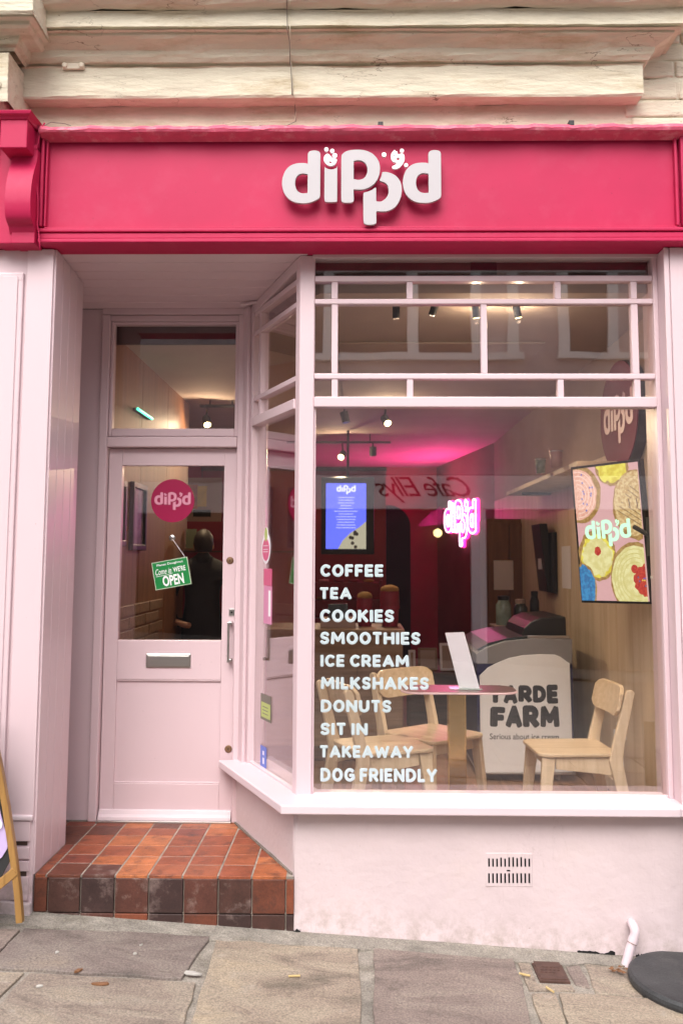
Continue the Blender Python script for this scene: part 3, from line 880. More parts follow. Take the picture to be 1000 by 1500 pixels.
# ================================================================== fascia
fa = thing('shop_fascia', 'glossy crimson painted wooden fascia board with moulded frame over the shop', 'fascia', (0, 0, ZFB))
XFL, XFR = X(58, 260, -0.11), 2.6
YB = -0.085
zb0, zb1 = ZFB, Z(500, 349, YB)
box('lower_rail', M['crimson'], fa, XFL, XFR, YB - 0.022, 0.15, ZFB, Z(500, 351, YB), 0.004)
box('lower_rail', M['crimson'], fa, XFL, XFR, YB - 0.008, 0.15, Z(500, 350.4, YB), Z(500, 341, YB), 0.006)
box('frame_rail', M['crimson'], fa, XFL, XFR, YB - 0.016, 0.15, Z(500, 340.5, YB), Z(500, 335, YB), 0.005)
box('frame_bead', M['crimson'], fa, X(66, 300, YB), X(990, 300, YB), YB - 0.004, 0.0, Z(500, 334.5, YB), Z(500, 332, YB), 0.003)
zp0, zp1 = Z(500, 332, YB), Z(500, 200, YB)
box('name_board', M['crimson'], fa, XFL, XFR, YB + 0.022, 0.12, zp0 - 0.02, ZFT - 0.02, 0)
box('frame_stile', M['crimson'], fa, XFL, X(65, 270, YB), YB - 0.016, YB + 0.02, zp0 + 0.0, ZFT - 0.02, 0.004)
box('frame_bead', M['crimson'], fa, X(66.5, 270, YB), X(69.5, 270, YB), YB - 0.004, YB + 0.02, zp0 + 0.003, zp1, 0.003)
box('frame_stile', M['crimson'], fa, X(996, 270, YB), XFR, YB - 0.016, YB + 0.02, zp0 + 0.0, ZFT - 0.02, 0.004)
box('frame_bead', M['crimson'], fa, X(988, 270, YB), X(992, 270, YB), YB - 0.004, YB + 0.02, zp0 + 0.003, zp1, 0.003)
box('top_rail', M['crimson'], fa, XFL + 0.01, XFR - 0.01, YB - 0.012, YB + 0.02, zp1, ZFT - 0.021, 0.004)
# top cornice strip, lumpy lead flashing
nx = 160; K = 7; vs = []
for i in range(nx + 1):
    x = XFL + (XFR - XFL) * i / nx
    w = 0.0035 * noise1(x * 2.2, 1.3) + random.uniform(-0.0012, 0.0012); w2 = 0.003 * noise1(x * 3.1, 5.0) + random.uniform(-0.001, 0.001)
    vs += [Vector((x, YB + 0.01, ZFT - 0.034)), Vector((x, YB - 0.03, ZFT - 0.022)), Vector((x, YB - 0.052 + w, ZFT - 0.014 + w)), Vector((x, YB - 0.058 + w, ZFT - 0.004 + w2 * 1.6)), Vector((x, YB - 0.050 + w2, ZFT + 0.009 + w)), Vector((x, YB - 0.04, ZFT + 0.018 + w2 * 2)), Vector((x, 0.04, ZFT + 0.032))]
m = MB(); m.add(vs, [(i * K + k, (i + 1) * K + k, (i + 1) * K + k + 1, i * K + k + 1) for i in range(nx) for k in range(K - 1)])
m.build('flashing', M['crimson_lip'], fa, smooth=False)

# left console bracket (crimson)
cb = thing('fascia_console', 'crimson scrolled console bracket at the left end of the fascia', 'bracket', (X(30, 350, -0.15), 0, ZFB))
def ys(lst): return [(yv, Z(30, v, yv)) for yv, v in lst]
scroll = ys([(-0.115, 336), (-0.15, 330), (-0.185, 318), (-0.20, 300), (-0.20, 282), (-0.19, 265), (-0.17, 250), (-0.145, 238), (-0.135, 228), (-0.14, 218)])
x0, x1 = X(10.5, 280, -0.18), X(48, 280, -0.18)
_s = smoothpoly(scroll, 6)[:-6]
scroll = _s + [scroll[-1]]
m = MB(); m.prism(scroll + [(0.0, scroll[-1][1]), (0.0, scroll[0][1])], lambda a, b: Vector((x0, a, b)), lambda a, b: Vector((x1, a, b)))
m.build('scroll', M['crimson'], cb, bevel=0.004)
box('base_block', M['crimson'], cb, X(17, 345, -0.13), X(51, 345, -0.13), -0.13, 0.0, Z(30, 356, -0.13), Z(30, 337, -0.13), 0.003)
box('cap_block', M['crimson'], cb, X(1, 200, -0.22), X(40.5, 200, -0.22), -0.225, 0.0, Z(30, 217, -0.22), Z(30, 176, -0.22), 0.004)
z0c = Z(30, 176, -0.22)
capp = [(-0.0, z0c), (-0.228, z0c), (-0.235, z0c + 0.008), (-0.25, z0c + 0.016), (-0.255, z0c + 0.03), (-0.24, z0c + 0.036), (0.0, z0c + 0.045)]
m = MB(); m.prism(capp, lambda a, b: Vector((-3.0, a, b)), lambda a, b: Vector((X(40.5, 176, -0.225) - (a + 0.228) if a < -0.1 else X(40.5, 176, -0.225) + 0.02, a, b)))
m.build('cap_moulding', M['crimson'], cb, bevel=0.002)
box('back_plate', M['crimson'], cb, X(-0, 280, -0.1), X(56, 280, -0.1), -0.115, 0.1, ZFB - 0.008, ZFT + 0.0, 0.004)
# painted cable down beside the console
pts = [at(u, v, -0.125) for u, v in [(66, 180), (60, 190), (57, 205), (55, 215), (53, 240), (54, 265), (56, 290), (56, 315), (55, 328), (57, 340), (58, 352), (59, 366)]]
o = MB().tube(pts, 0.0035, 6).build('painted_cable', M['crimson'], None, smooth=True)
tag(o, 'crimson painted cable running down beside the left console bracket', 'cable')
# neighbouring fascia to the left of the console
nf = thing('neighbour_fascia', 'continuation of the crimson fascia beyond the left console bracket', 'fascia', (-2.2, 0, ZFB))
xe = X(-0.5, 280, -0.1)
box('name_board', M['crimson'], nf, -3.4, xe, YB + 0.014, 0.1, ZFB + 0.03, ZFT, 0)
box('lower_rail', M['crimson'], nf, -3.4, xe, YB - 0.01, 0.1, ZFB, ZFB + 0.05, 0.005)
M['_'] = None

# shop sign: raised lettering
sg = thing('shop_sign', 'raised pinkish white shop name lettering with cookie crumbs on the crimson fascia', 'sign', at(529, 275, YB))
kk = (X(645, 280, YB) - X(414, 280, YB)) / (942 - 55)
O_ = at(400 + LCX / 3.846, 200 + LCY / 3.846, YB - 0.026)
logo(sg, O_, EX, EZ, OUT, kk, M['sign'], M['white'], thick=0.012, bev=0.0015)

# ================================================================== left pilaster
pl = thing('left_pilaster', 'pale pink panelled pilaster left of the porch with a moulded base', 'pilaster', (XR - 0.2, 0, gz(XR)))
YP = -0.03
zpt = ZFB - 0.004
xr = XR
z_pl = Z(30, 1200, YP)      # top of plinth
box('shaft', M['pink'], pl, -2.9, xr, YP + 0.012, 0.41, z_pl, zpt, 0.004)
# raised frame: outer stile
box('stile', M['pink'], pl, X(25, 780, YP), xr - 0.002, YP, YP + 0.013, z_pl, zpt - 0.001, 0.003)
box('stile', M['pink'], pl, X(-60, 780, YP), X(20.5, 780, YP), YP - 0.004, YP + 0.013, z_pl, Z(20, 399, YP), 0.006)
box('panel_bead', M['pink'], pl, X(-60, 780, YP), X(13, 780, YP), YP - 0.01, YP - 0.004, z_pl, Z(20, 405, YP), 0.005)
box('panel_top_rail', M['pink'], pl, -2.9, X(20.5, 780, YP), YP - 0.0055, YP + 0.0125, Z(20, 412, YP), Z(20, 400.0, YP), 0.006)
# reveal boards
bw = (0.41 - YP - 0.02) / 4
for k in range(4):
    ya = YP + 0.012 + k * bw
    box('reveal_board', M['pink'], pl, xr - 0.003, xr + 0.007, ya + 0.0015, ya + bw - 0.0015, ZT + 0.0, zsof(ya + bw), 0.003)
# plinth
zg = gz(xr) - 0.03
box('plinth', M['pink'], pl, -2.9, xr + 0.001, YP + 0.006, 0.405, zg + 0.02, z_pl, 0.004)
box('plinth_ledge', M['pinksill'], pl, -2.9, xr - 0.002, YP - 0.014, YP + 0.006, z_pl - 0.004, z_pl + 0.018, 0.006)
xa, xb = X(20, 1240, YP), X(44, 1240, YP)
for va, vb in ((1202, 1232), (1241, 1258), (1261, 1276), (1284, 1318)):
    box('plinth_panel', M['pink'], pl, -2.9, xb, YP - 0.006, YP + 0.008, Z(30, vb, YP), Z(30, va, YP), 0.003)
for va in (1232, 1277):
    box('plinth_slot', M['dark'], pl, xa, xb - 0.012, YP + 0.0045, YP + 0.007, Z(30, va + 7, YP), Z(30, va + 0.2, YP), 0)
m = MB(); pts = []
for i in range(16): 
    x = -2.9 + (xr + 2.9) * i / 15
    pts.append((x, Z(30, 1320, YP) + random.uniform(-0.007, 0.006)))
m.prism(pts + [(xr + 0.004, gz(xr) - 0.02), (-2.9, gz(-2.9) - 0.05)], lambda a, b: Vector((a, YP - 0.020, b)), lambda a, b: Vector((a, 0.2, b)))
m.build('base_skirting', M['pinkwall'], pl, bevel=0.004)

# right pilaster
rp = thing('right_pilaster', 'pale pink pilaster at the right edge beside the big window', 'pilaster', (XRT + 0.3, 0, gz(XRT)))
box('shaft', M['pink'], rp, XRT, 2.6, YP + 0.01, 0.3, Z(980, 1200, YP), ZFB - 0.002, 0.004)
box('edge_bead', M['pink'], rp, XRT - 0.003, XRT + 0.02, YP, YP + 0.011, Z(980, 1200, YP), ZFB - 0.002, 0.004)
box('stile', M['pink'], rp, XRT + 0.024, 2.6, YP + 0.001, YP + 0.011, Z(980, 1200, YP), ZFB - 0.002, 0.003)

# ================================================================== stall riser
sr = thing('stall_riser', 'low pink painted masonry wall under the shop window with a canted left corner', 'wall', (0.5, 0, gz(0.5)))
ZSB = Z(600, 1195, -0.09)      # underside of sill at front
ZSTp = Z(430, 1180, -0.09)     # sill top front edge
XE = 2.6
m = MB()
nx, nz = 110, 12
vs = []
for j in range(nz + 1):
    for i in range(nx + 1):
        x = XC + (XE - XC) * i / nx; t = j / nz
        zb = gz(x) - 0.004 + 0.006 * noise1(x * 2, 2) + (0.012 if 0.55 < x < 1.05 else 0) * (0.5 + 0.5 * noise1(x * 3, 0))
        z = zb * (1 - t) + (ZSB + 0.02) * t
        vs.append(Vector((x, -0.002 + 0.003 * noise1(x * 0.9, z * 6) + random.uniform(-0.0008, 0.0008) - 0.010 * max(0, 1 - j / 2.5) * (1 if j else 1.2), z)))
m.add(vs, [(j * (nx + 1) + i, j * (nx + 1) + i + 1, (j + 1) * (nx + 1) + i + 1, (j + 1) * (nx + 1) + i) for j in range(nz) for i in range(nx)])
o = m.build('front_face', M['pinkwall'], sr, smooth=True)
m = MB()
vs = []
n2 = 24
for j in range(nz + 1):
    for i in range(n2 + 1):
        s_ = CL * 1.02 * i / n2; t = j / nz
        zb = (gz(XC) - 0.02) * (1 - min(1, i * 3 / n2)) + (ZT - 0.05) * min(1, i * 3 / n2) if i == 0 else ZT - 0.03
        z = zb * (1 - t) + (ZSB + 0.02) * t
        vs.append(ct(s_, 0.002 * noise1(s_ * 2, z * 5), z))
m.add(vs, [(j * (n2 + 1) + i, j * (n2 + 1) + i + 1, (j + 1) * (n2 + 1) + i + 1, (j + 1) * (n2 + 1) + i) for j in range(nz) for i in range(n2)])
m.build('canted_face', M['pinkwall'], sr, smooth=True)
# rounded corner
m = MB()
m.lathe([(0.016, 0), (0.016, ZSB + 0.02 - gz(XC) + 0.03)], (XC + 0.008, 0.015, gz(XC) - 0.03), EZ, 16)
m.build('corner_bead', M['pinkwall'], sr, smooth=True)
m = MB(); m.prism([(XC + 0.02, 0.02), (XE, 0.02), (XE, 0.16), (canted_x(0.16, 0.03) , 0.16), (canted_x(YD, 0.03), YD), (canted_x(YD, 0.14), YD), (canted_x(0.2, 0.14), 0.2)][:4], lambda a, b: Vector((a, b, -0.4)), lambda a, b: Vector((a, b, ZSB)))
m.build('core', M['pinkwall'], sr)
# torn gaps at the foot
for (u0, u1, v0) in [(845, 872, 1395), (872, 900, 1399), (430, 440, 1361), (930, 945, 1403)]:
    a, b = at(u0, v0, -0.014), at(u1, v0, -0.014)
    pts = []
    n = 9
    for k in range(n + 1): pts.append((a.x + (b.x - a.x) * k / n, gz(a.x) + 0.010 + random.uniform(-0.002, 0.010)))
    for k in range(n, -1, -1): pts.append((a.x + (b.x - a.x) * k / n, gz(a.x) + 0.0 + random.uniform(-0.004, 0.002)))
    gp_ = MB(); gp_.prism(pts, lambda x, z: Vector((x, -0.0185, z)), lambda x, z: Vector((x, 0.01, z)))
    gp_.build('foot_crack', M['hole'], sr)
# air vent
vent = thing('air_vent', 'pink painted air brick with two rows of dark slots in the low wall', 'air vent', at(745, 1275, 0))
a, b = at(711, 1299, -0.006), at(779, 1250, -0.006)
box('vent_plate', M['pinkwall'], vent, a.x, b.x, -0.006, 0.0, a.z, b.z, 0.003)
for r_, (va, vb) in enumerate(((1256, 1270), (1280, 1294))):
    for k in range(11):
        u = 716 + k * 5.9
        h0 = random.uniform(0, 2.5)
        a, b = at(u - 1.1, vb, -0.012), at(u + 1.1, va + (h0 if r_ == 0 else 0), -0.012)
        m = MB(); m.box(a.x, b.x, -0.0078, -0.0055, a.z, b.z)
        m.build('slot', M['hole'], vent)
a, b = at(742, 1277, -0.012), at(747, 1275, -0.012)
box('slot', M['hole'], vent, a.x, b.x, -0.0078, -0.0055, a.z, b.z)
# drain pipe
pts = [at(924, 1352, 0.02), at(924, 1352, -0.02), at(926, 1355, -0.045), at(929, 1363, -0.06), at(928, 1372, -0.064), at(922, 1390, -0.07), at(913, 1424, -0.085)]
_cp = []
for _i in range(len(pts) - 1):
    _p = [pts[max(_i - 1, 0)], pts[_i], pts[_i + 1], pts[min(_i + 2, len(pts) - 1)]]
    for _j in range(5):
        _t = _j / 5
        _cp.append(0.5 * (2 * _p[1] + (_p[2] - _p[0]) * _t + (2 * _p[0] - 5 * _p[1] + 4 * _p[2] - _p[3]) * _t * _t + (3 * _p[1] - _p[0] - 3 * _p[2] + _p[3]) * _t ** 3))
_cp.append(pts[-1])
dp = MB().tube(_cp, 0.0185, 16).build('drain_pipe', M['pinksill'], None, smooth=True)
tag(dp, 'short bent pink plastic drain pipe coming out of the low wall onto the pavement', 'pipe')
q = pts[4].lerp(pts[5], 0.5); d_ = (pts[5] - pts[4]).normalized()
MB().tube([q - d_ * 0.02, q + d_ * 0.0], 0.0205, 16).build('collar', M['pinksill'], dp, smooth=False)
MB().tube([q + d_ * 0.0, q + d_ * 0.0025], 0.0209, 16).build('joint', M['brassdull'], dp, smooth=False)

# ================================================================== sill
def front_poly(fy, ci, xe, yb, bi):
    "plan polygon between outer line (front y=fy, canted inset ci) and inner line (yb, bi)"
    return [(canted_x(YD, ci), YD), (canted_x(fy, ci), fy), (xe, fy), (xe, yb), (canted_x(yb, bi), yb), (canted_x(YD, bi), YD)]
si = thing('window_sill', 'glossy pale pink sill running along the canted shop window', 'sill', (0.5, 0, ZSB))
def sill_z(a, b, top):  return top
m = MB()
P = front_poly(-0.09, -0.085, X(997, 1190, -0.09), 0.16, 0.15)
zt = ZSTp
m.prism(P, lambda a, b: Vector((a, b, ZSB)), lambda a, b: Vector((a, b, zt + (0.008 if (b > 0.1 and a > canted_x(b, 0.05)) else 0))))
m.build('sill_board', M['pinksill'], si, bevel=0.006, seg=3)
box('sill_end', M['pinksill'], si, X(997, 1190, -0.09), 2.6, -0.088, 0.1, ZSB + 0.002, zt - 0.001, 0.004)

# ================================================================== bay window frame
bw_ = thing('bay_window', 'large pink framed shop window with canted left side and small upper panes', 'window', (0.5, 0.1, zt))
XP0, XP1 = X(436.5, 800, YF), X(458.5, 800, YF)
insF = (XP0, YF)
# inset of canted frame so that outer corner meets post
cins = -((Vector((XP0, YF, 0)) - Vector((XC, 0, 0))).dot(CN)) 
ZSF = zt + 0.004
# corner post
p_out = (canted_x(YF, cins), YF)
s0 = 0.05
cA = Vector((canted_x(YF, cins), YF, 0)); cB = cA + CD * 0.055
m = MB(); m.prism([(XP1, YF), (XP1, YF + 0.06), (XP1 - 0.03, YF + 0.075), (cB.x - CN.x * 0.05, cB.y - CN.y * 0.05), (cB.x, cB.y), (cA.x, cA.y)], lambda a, b: Vector((a, b, ZSF - 0.01)), lambda a, b: Vector((a, b, zsof(b) - 0.001)))
m.build('corner_post', M['pink'], bw_, bevel=0.006)
XG1 = X(957, 390, YF)   # right side of top glass
XGR = X(967.5, 800, YF)
# right post
box('right_post', M['pink'], bw_, XGR, XRT, YF, YF + 0.08, ZSF - 0.01, ZFB + 0.05, 0.004)
box('right_post_bead', M['pink'], bw_, XGR + 0.03, XRT + 0.03, YF - 0.04, YF, ZSF - 0.002, ZFB + 0.02, 0.006)
# header
zh = Z(700, 378, YF)
box('header', M['pink'], bw_, XP1 - 0.01, XRT + 0.02, YF - 0.003, YF + 0.08, zh, ZFB + 0.06, 0.003)
box('header_bead', M['pink'], bw_, XP1 - 0.06, XRT + 0.02, YF - 0.05, YF - 0.003, zh + 0.03, ZFB + 0.05, 0.006)
def hr(name, v0, v1, x0=XP1, x1=XGR, y=YF + 0.004, dep=0.045, u=700):
    za, zb = Z(u, v1, y), Z(u, v0, y)
    return box(name, M['pink'], bw_, x0, x1, y, y + dep, za, zb, 0.004), za, zb
_, r1a, r1b = hr('rail', 403.5, 412)
_, r2a, r2b = hr('rail', 437.5, 445)
_, r3a, r3b = hr('rail', 547, 555)
_, r4a, r4b = hr('transom', 581, 596, y=YF - 0.008, dep=0.07)
rl = []
def mull(u, va, vb, z0, z1, wpx=9.5, name='glazing_bar'):
    x = X(u, (va + vb) / 2, YF)
    h = wpx / 2 / 331
    return x - h, x + h, box(name, M['pink'], bw_, x - h, x + h, YF + 0.008, YF + 0.045, z0, z1, 0.004)
a1, b1, _ = mull(490, 412, 437, r2b, r1a)
a2, b2, _ = mull(600, 412, 437, r2b, r1a)
a3, b3, _ = mull(817, 412, 437, r2b, r1a)
a4, b4, _ = mull(928.5, 412, 437, r2b, r1a)
c1, d1, _ = mull(490, 446, 547, r3b, r2a)
c2, d2, _ = mull(709, 446, 547, r3b, r2a)
c3, d3, _ = mull(930.5, 446, 547, r3b, r2a, 10.5)
e1, f1, _ = mull(490, 555, 581, r4b, r3a)
e2, f2, _ = mull(600.5, 555, 581, r4b, r3a)
e3, f3, _ = mull(821.5, 555, 581, r4b, r3a)
e4, f4, _ = mull(934, 555, 581, r4b, r3a)
GY = YF + 0.03
def pane(x0, x1, z0, z1, mat='oldpane'):
    box('pane', M[mat], bw_, x0 + 0.0, x1 - 0.0, GY, GY + 0.004, z0, z1)
for x0, x1 in ((XP1, a1), (b1, a2), (b2, a3), (b3, a4), (b4, XGR)): pane(x0, x1, r2b, r1a)
for x0, x1 in ((XP1, c1), (d1, c2), (d2, c3), (d3, XGR)): pane(x0, x1, r3b, r2a)
for x0, x1 in ((XP1, e1), (f1, e2), (f2, e3), (f3, e4), (f4, XGR)): pane(x0, x1, r4b, r3a)
pane(XP1, XGR, r1b, zh, 'doorpane')
pane(XP1, XGR, ZSF, r4a, 'pane')
# thin inner beads round the main pane
box('glazing_bead', M['pink'], bw_, XP1, XP1 + 0.008, GY - 0.018, GY - 0.001, ZSF, r4a, 0.002)
box('glazing_bead', M['pinksill'], bw_, XP1 + 0.009, XGR, GY - 0.022, GY - 0.001, ZSF - 0.004, ZSF + 0.006, 0.002)
# canted side
sA = (cB - Vector((XC, 0, 0))).dot(CD)
sB = CL - 0.02
def cbox(name, mat, s0, s1, n0, n1, z0, z1, bev=0.003):
    return box(name, mat, bw_, s0, s1, n0, n1, z0, z1, bev, T=lambda s, n, z: ct(s, n, z))
nf_ = -cins
sP = sB - 0.085
box('inner_post', M['pink'], bw_, sP, sB + 0.06, nf_ - 0.08, nf_ + 0.004, ZSF - 0.01, ZS2 - 0.001, 0.005, T=lambda s, n, z: ct(s, n, z))
box('inner_post_bead', M['pink'], bw_, sP + 0.03, sB + 0.06, nf_ + 0.004, nf_ + 0.025, ZSF - 0.01, ZS2 - 0.003, 0.006, T=lambda s, n, z: ct(s, n, z))
hs = r1b + 0.04 + 0.03
# header of canted side follows the soffit
m = MB()
def chead(s, n, top):
    p = ct(s, n, 0); return Vector((p.x, p.y, (zsof(p.y) - 0.002) if top else zsof(p.y) - 0.055))
m.add([chead(sA - 0.02, nf_ + 0.002, 0), chead(sP + 0.05, nf_ + 0.002, 0), chead(sP + 0.05, nf_ - 0.07, 0), chead(sA - 0.02, nf_ - 0.07, 0), chead(sA - 0.02, nf_ + 0.002, 1), chead(sP + 0.05, nf_ + 0.002, 1), chead(sP + 0.05, nf_ - 0.07, 1), chead(sA - 0.02, nf_ - 0.07, 1)],
      [(0, 3, 2, 1), (4, 5, 6, 7), (0, 1, 5, 4), (1, 2, 6, 5), (2, 3, 7, 6), (3, 0, 4, 7)])
m.build('header', M['pink'], bw_, bevel=0.003)
for nm, za, zb, ex in (('rail', r1a, r1b, 0), ('rail', r2a, r2b, 0), ('rail', r3a, r3b, 0), ('transom', r4a, r4b, 0.012)):
    cbox(nm, M['pink'], sA, sP, nf_ - 0.045, nf_ - 0.004 + ex, za, zb)
sv = sP - 0.10
for z0_, z1_ in ((r2b, r1a), (r3b, r2a), (r4b, r3a)):
    cbox('glazing_bar', M['pink'], sv, sv + 0.03, nf_ - 0.04, nf_ - 0.006, z0_, z1_)
    cbox('pane', M['cantpane'], sA, sv, nf_ - 0.032, nf_ - 0.028, z0_, z1_, 0)
    cbox('pane', M['cantpane'], sv + 0.03, sP, nf_ - 0.032, nf_ - 0.028, z0_, z1_, 0)
cbox('pane', M['doorpane'], sA, sP, nf_ - 0.032, nf_ - 0.028, r1b, ZS2 - 0.05, 0)
cbox('pane', M['cantpane'], sA, sP, nf_ - 0.032, nf_ - 0.028, ZSF, r4a, 0)
cbox('glazing_bead', M['pinksill'], sA, sP, nf_ - 0.028, nf_ - 0.006, ZSF - 0.003, ZSF + 0.010, 0.002)

# ================================================================== porch soffit
sf2 = thing('porch_ceiling', 'pink tongue and groove boarded ceiling over the recessed entrance', 'ceiling', (-0.9, 0.3, ZS1))
nb = 8
ya0, ya1 = -0.05, YD + 0.01
for k in range(nb):
    y0_ = ya0 + (ya1 - ya0) * k / nb; y1_ = ya0 + (ya1 - ya0) * (k + 1) / nb
    m = MB()
    def sp(x, y, t): return Vector((x, y, zsof(y) + t))
    xl_ = -1.95
    xr_ = canted_x(y0_, cins + 0.03); xr2 = canted_x(y1_, cins + 0.03)
    g = 0.0035
    m.add([sp(xl_, y0_ + g * .5, 0.0), sp(xr_, y0_ + g * .5, 0.0), sp(xr2, y1_ - g * .5, 0.0), sp(xl_, y1_ - g * .5, 0.0), sp(xl_, y0_ + g * .5, 0.016), sp(xr_, y0_ + g * .5, 0.016), sp(xr2, y1_ - g * .5, 0.016), sp(xl_, y1_ - g * .5, 0.016)],
          [(0, 3, 2, 1), (4, 5, 6, 7), (0, 1, 5, 4), (1, 2, 6, 5), (2, 3, 7, 6), (3, 0, 4, 7)])
    m.build('board', M['pink'], sf2, bevel=0.004)
m = MB(); m.add([sp(-2.0, -0.05, 0.02), sp(1.5, -0.05, 0.02), sp(1.5, 0.12, 0.02), sp(canted_x(0.2, .15), 0.2, 0.02), sp(canted_x(YD, .15), YD, 0.02), sp(-2.0, YD, 0.02)], [(0, 1, 2, 3, 4, 5)])
m.add([p + Vector((0, 0, 0.3)) for p in m.v[:6]], [(0, 1, 2, 3, 4, 5)])
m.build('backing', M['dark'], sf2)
# small white sensor on the soffit
p = at(372, 447, 0.66)
o = MB().tube([p + Vector((-0.07, 0, 0.0)), p + Vector((0.03, -0.02, 0.012))], 0.008, 8).build('door_closer_clip', M['pink'], None)
tag(o, 'small pink painted fitting under the porch ceiling above the canted window', 'fitting')
box('arm', M['pink'], o, p.x - 0.02, p.x + 0.05, p.y - 0.02, p.y + 0.0, p.z + 0.010, p.z + 0.018, 0.002)

# ================================================================== door wall and door
dw = thing('porch_back_wall', 'pink boarded wall and frame around the recessed entrance door', 'wall', (-1.1, YD, ZT))
XD0, XD1 = X(150, 900, YD), X(343.5, 900, YD)       # inside edges of frame
zd0 = ZT + 0.0
z_fan0, z_fan1 = Z(255, 634, YD), Z(255, 470, YD)
z_dt = Z(255, 655, YD)
XF0, XF1 = X(160, 550, YD), X(349, 550, YD)
box('wall_board', M['pink'], dw, -1.98, XD0 - 0.045, YD + 0.012, YD + 0.07, ZT - 0.02, ZS2 + 0.0, 0.002)
box('jamb', M['pink'], dw, XD0 - 0.045, XD0, YD - 0.006, YD + 0.09, ZT, Z(150, 461, YD), 0.006)
box('jamb', M['pink'], dw, XD1, X(370, 900, YD) + 0.06, YD - 0.006, YD + 0.09, ZT, Z(150, 461, YD), 0.006)
box('head', M['pink'], dw, XD0 - 0.043, XD1 + 0.12, YD - 0.005, YD + 0.09, Z(255, 461, YD) + 0.001, ZS2 + 0.001, 0.003)
box('head_bead', M['pink'], dw, XD0, XD1, YD + 0.004, YD + 0.06, z_fan1, Z(150, 461, YD) - 0.001, 0.006)
box('transom_bar', M['pink'], dw, XD0, XD1, YD - 0.010, YD + 0.09, z_dt, Z(255, 640, YD), 0.006)
# fanlight
fl = thing('fanlight', 'square glazed fanlight above the entrance door', 'window', ((XD0 + XD1) / 2, YD, z_fan0))
yf = YD + 0.02
zz0 = Z(255, 639, YD)
fx0, fx1 = X(167, 550, yf), X(345, 550, yf)
fz0, fz1 = Z(255, 628, yf), Z(255, 476, yf)
box('frame', M['pink'], fl, XD0 + 0.001, fx0, yf - 0.012, yf + 0.04, zz0, z_fan1 - 0.001, 0.006)
box('frame', M['pink'], fl, fx1, XD1 + 0.0, yf - 0.012, yf + 0.04, zz0, z_fan1 - 0.001, 0.004)
box('frame', M['pink'], fl, fx0, fx1, yf - 0.010, yf + 0.04, zz0, fz0, 0.006)
box('frame', M['pink'], fl, fx0, fx1, yf - 0.010, yf + 0.04, fz1, z_fan1 - 0.001, 0.003)
box('pane', M['doorpane'], fl, fx0, fx1, yf + 0.012, yf + 0.016, fz0, fz1)
# door
yd = YD + 0.035
dr = thing('entrance_door', 'pink half glazed shop door with letter plate and bar handle', 'door', (XD1, yd, ZT))
dx0, dx1 = XD0 + 0.004, XD1 - 0.004
dz0, dz1 = ZT + 0.012, z_dt - 0.004
gx0, gx1 = X(176, 810, yd), X(326.5, 810, yd)
gz0, gz1 = Z(255, 938, yd), Z(255, 682, yd)
pz0_, pz1_ = Z(255, 1148, yd), Z(255, 996, yd)
px0, px1 = X(168, 1070, yd), X(324, 1070, yd)
T_ = 0.044
box('stile', M['pink'], dr, dx0, gx0, yd, yd + T_, dz0, dz1, 0.002)
box('stile', M['pink'], dr, gx1, dx1, yd, yd + T_, dz0, dz1, 0.002)
box('top_rail', M['pink'], dr, gx0, gx1, yd + 0.0005, yd + T_, gz1, dz1, 0.002)
box('lock_rail', M['pink'], dr, gx0, gx1, yd + 0.0005, yd + T_, pz1_, gz0, 0.003)
box('bottom_rail', M['pink'], dr, gx0, gx1, yd + 0.0005, yd + T_, dz0, pz0_, 0.003)
box('lower_panel', M['pink'], dr, gx0, gx1, yd + 0.014, yd + 0.03, pz0_, pz1_, 0)
m = MB()
box('panel_bead', M['pink'], dr, gx0, gx1, yd + 0.004, yd + 0.014, pz0_, pz0_ + 0.008, 0.003)
box('panel_bead', M['pink'], dr, gx0, gx1, yd + 0.004, yd + 0.014, pz1_ - 0.008, pz1_, 0.003)
box('pane', M['doorpane'], dr, gx0, gx1, yd + 0.018, yd + 0.022, gz0, gz1)
wb = MB(); z0_, z1_ = Z(255, 1202, yd - 0.02), Z(255, 1186, yd)
wb.prism([(yd, z0_), (yd - 0.032, z0_), (yd - 0.032, z0_ + 0.018), (yd - 0.02, z0_ + 0.03), (yd - 0.014, z0_ + 0.048), (yd, z1_ + 0.002)], lambda a, b: Vector((dx0 + 0.001, a, b)), lambda a, b: Vector((dx1 - 0.001, a, b)))
wb.build('weatherboard', M['pinksill'], dr, bevel=0.002)
box('threshold', M['steel'], dw, XD0, XD1, YD - 0.02, YD + 0.09, ZT - 0.001, ZT + 0.010, 0.002)
# letter plate
a, b = at(214, 978, yd), at(280, 957.5, yd)
lp = box('letter_plate', M['steel'], dr, a.x, b.x, yd - 0.006, yd, a.z, b.z, 0.003)
box('flap', M['steel'], lp, a.x + 0.008, b.x - 0.008, yd - 0.011, yd - 0.006, a.z + 0.008, b.z - 0.010, 0.002)
box('hinge_bar', M['steel'], lp, a.x + 0.004, b.x - 0.004, yd - 0.013, yd - 0.006, b.z - 0.009, b.z - 0.003, 0.002)
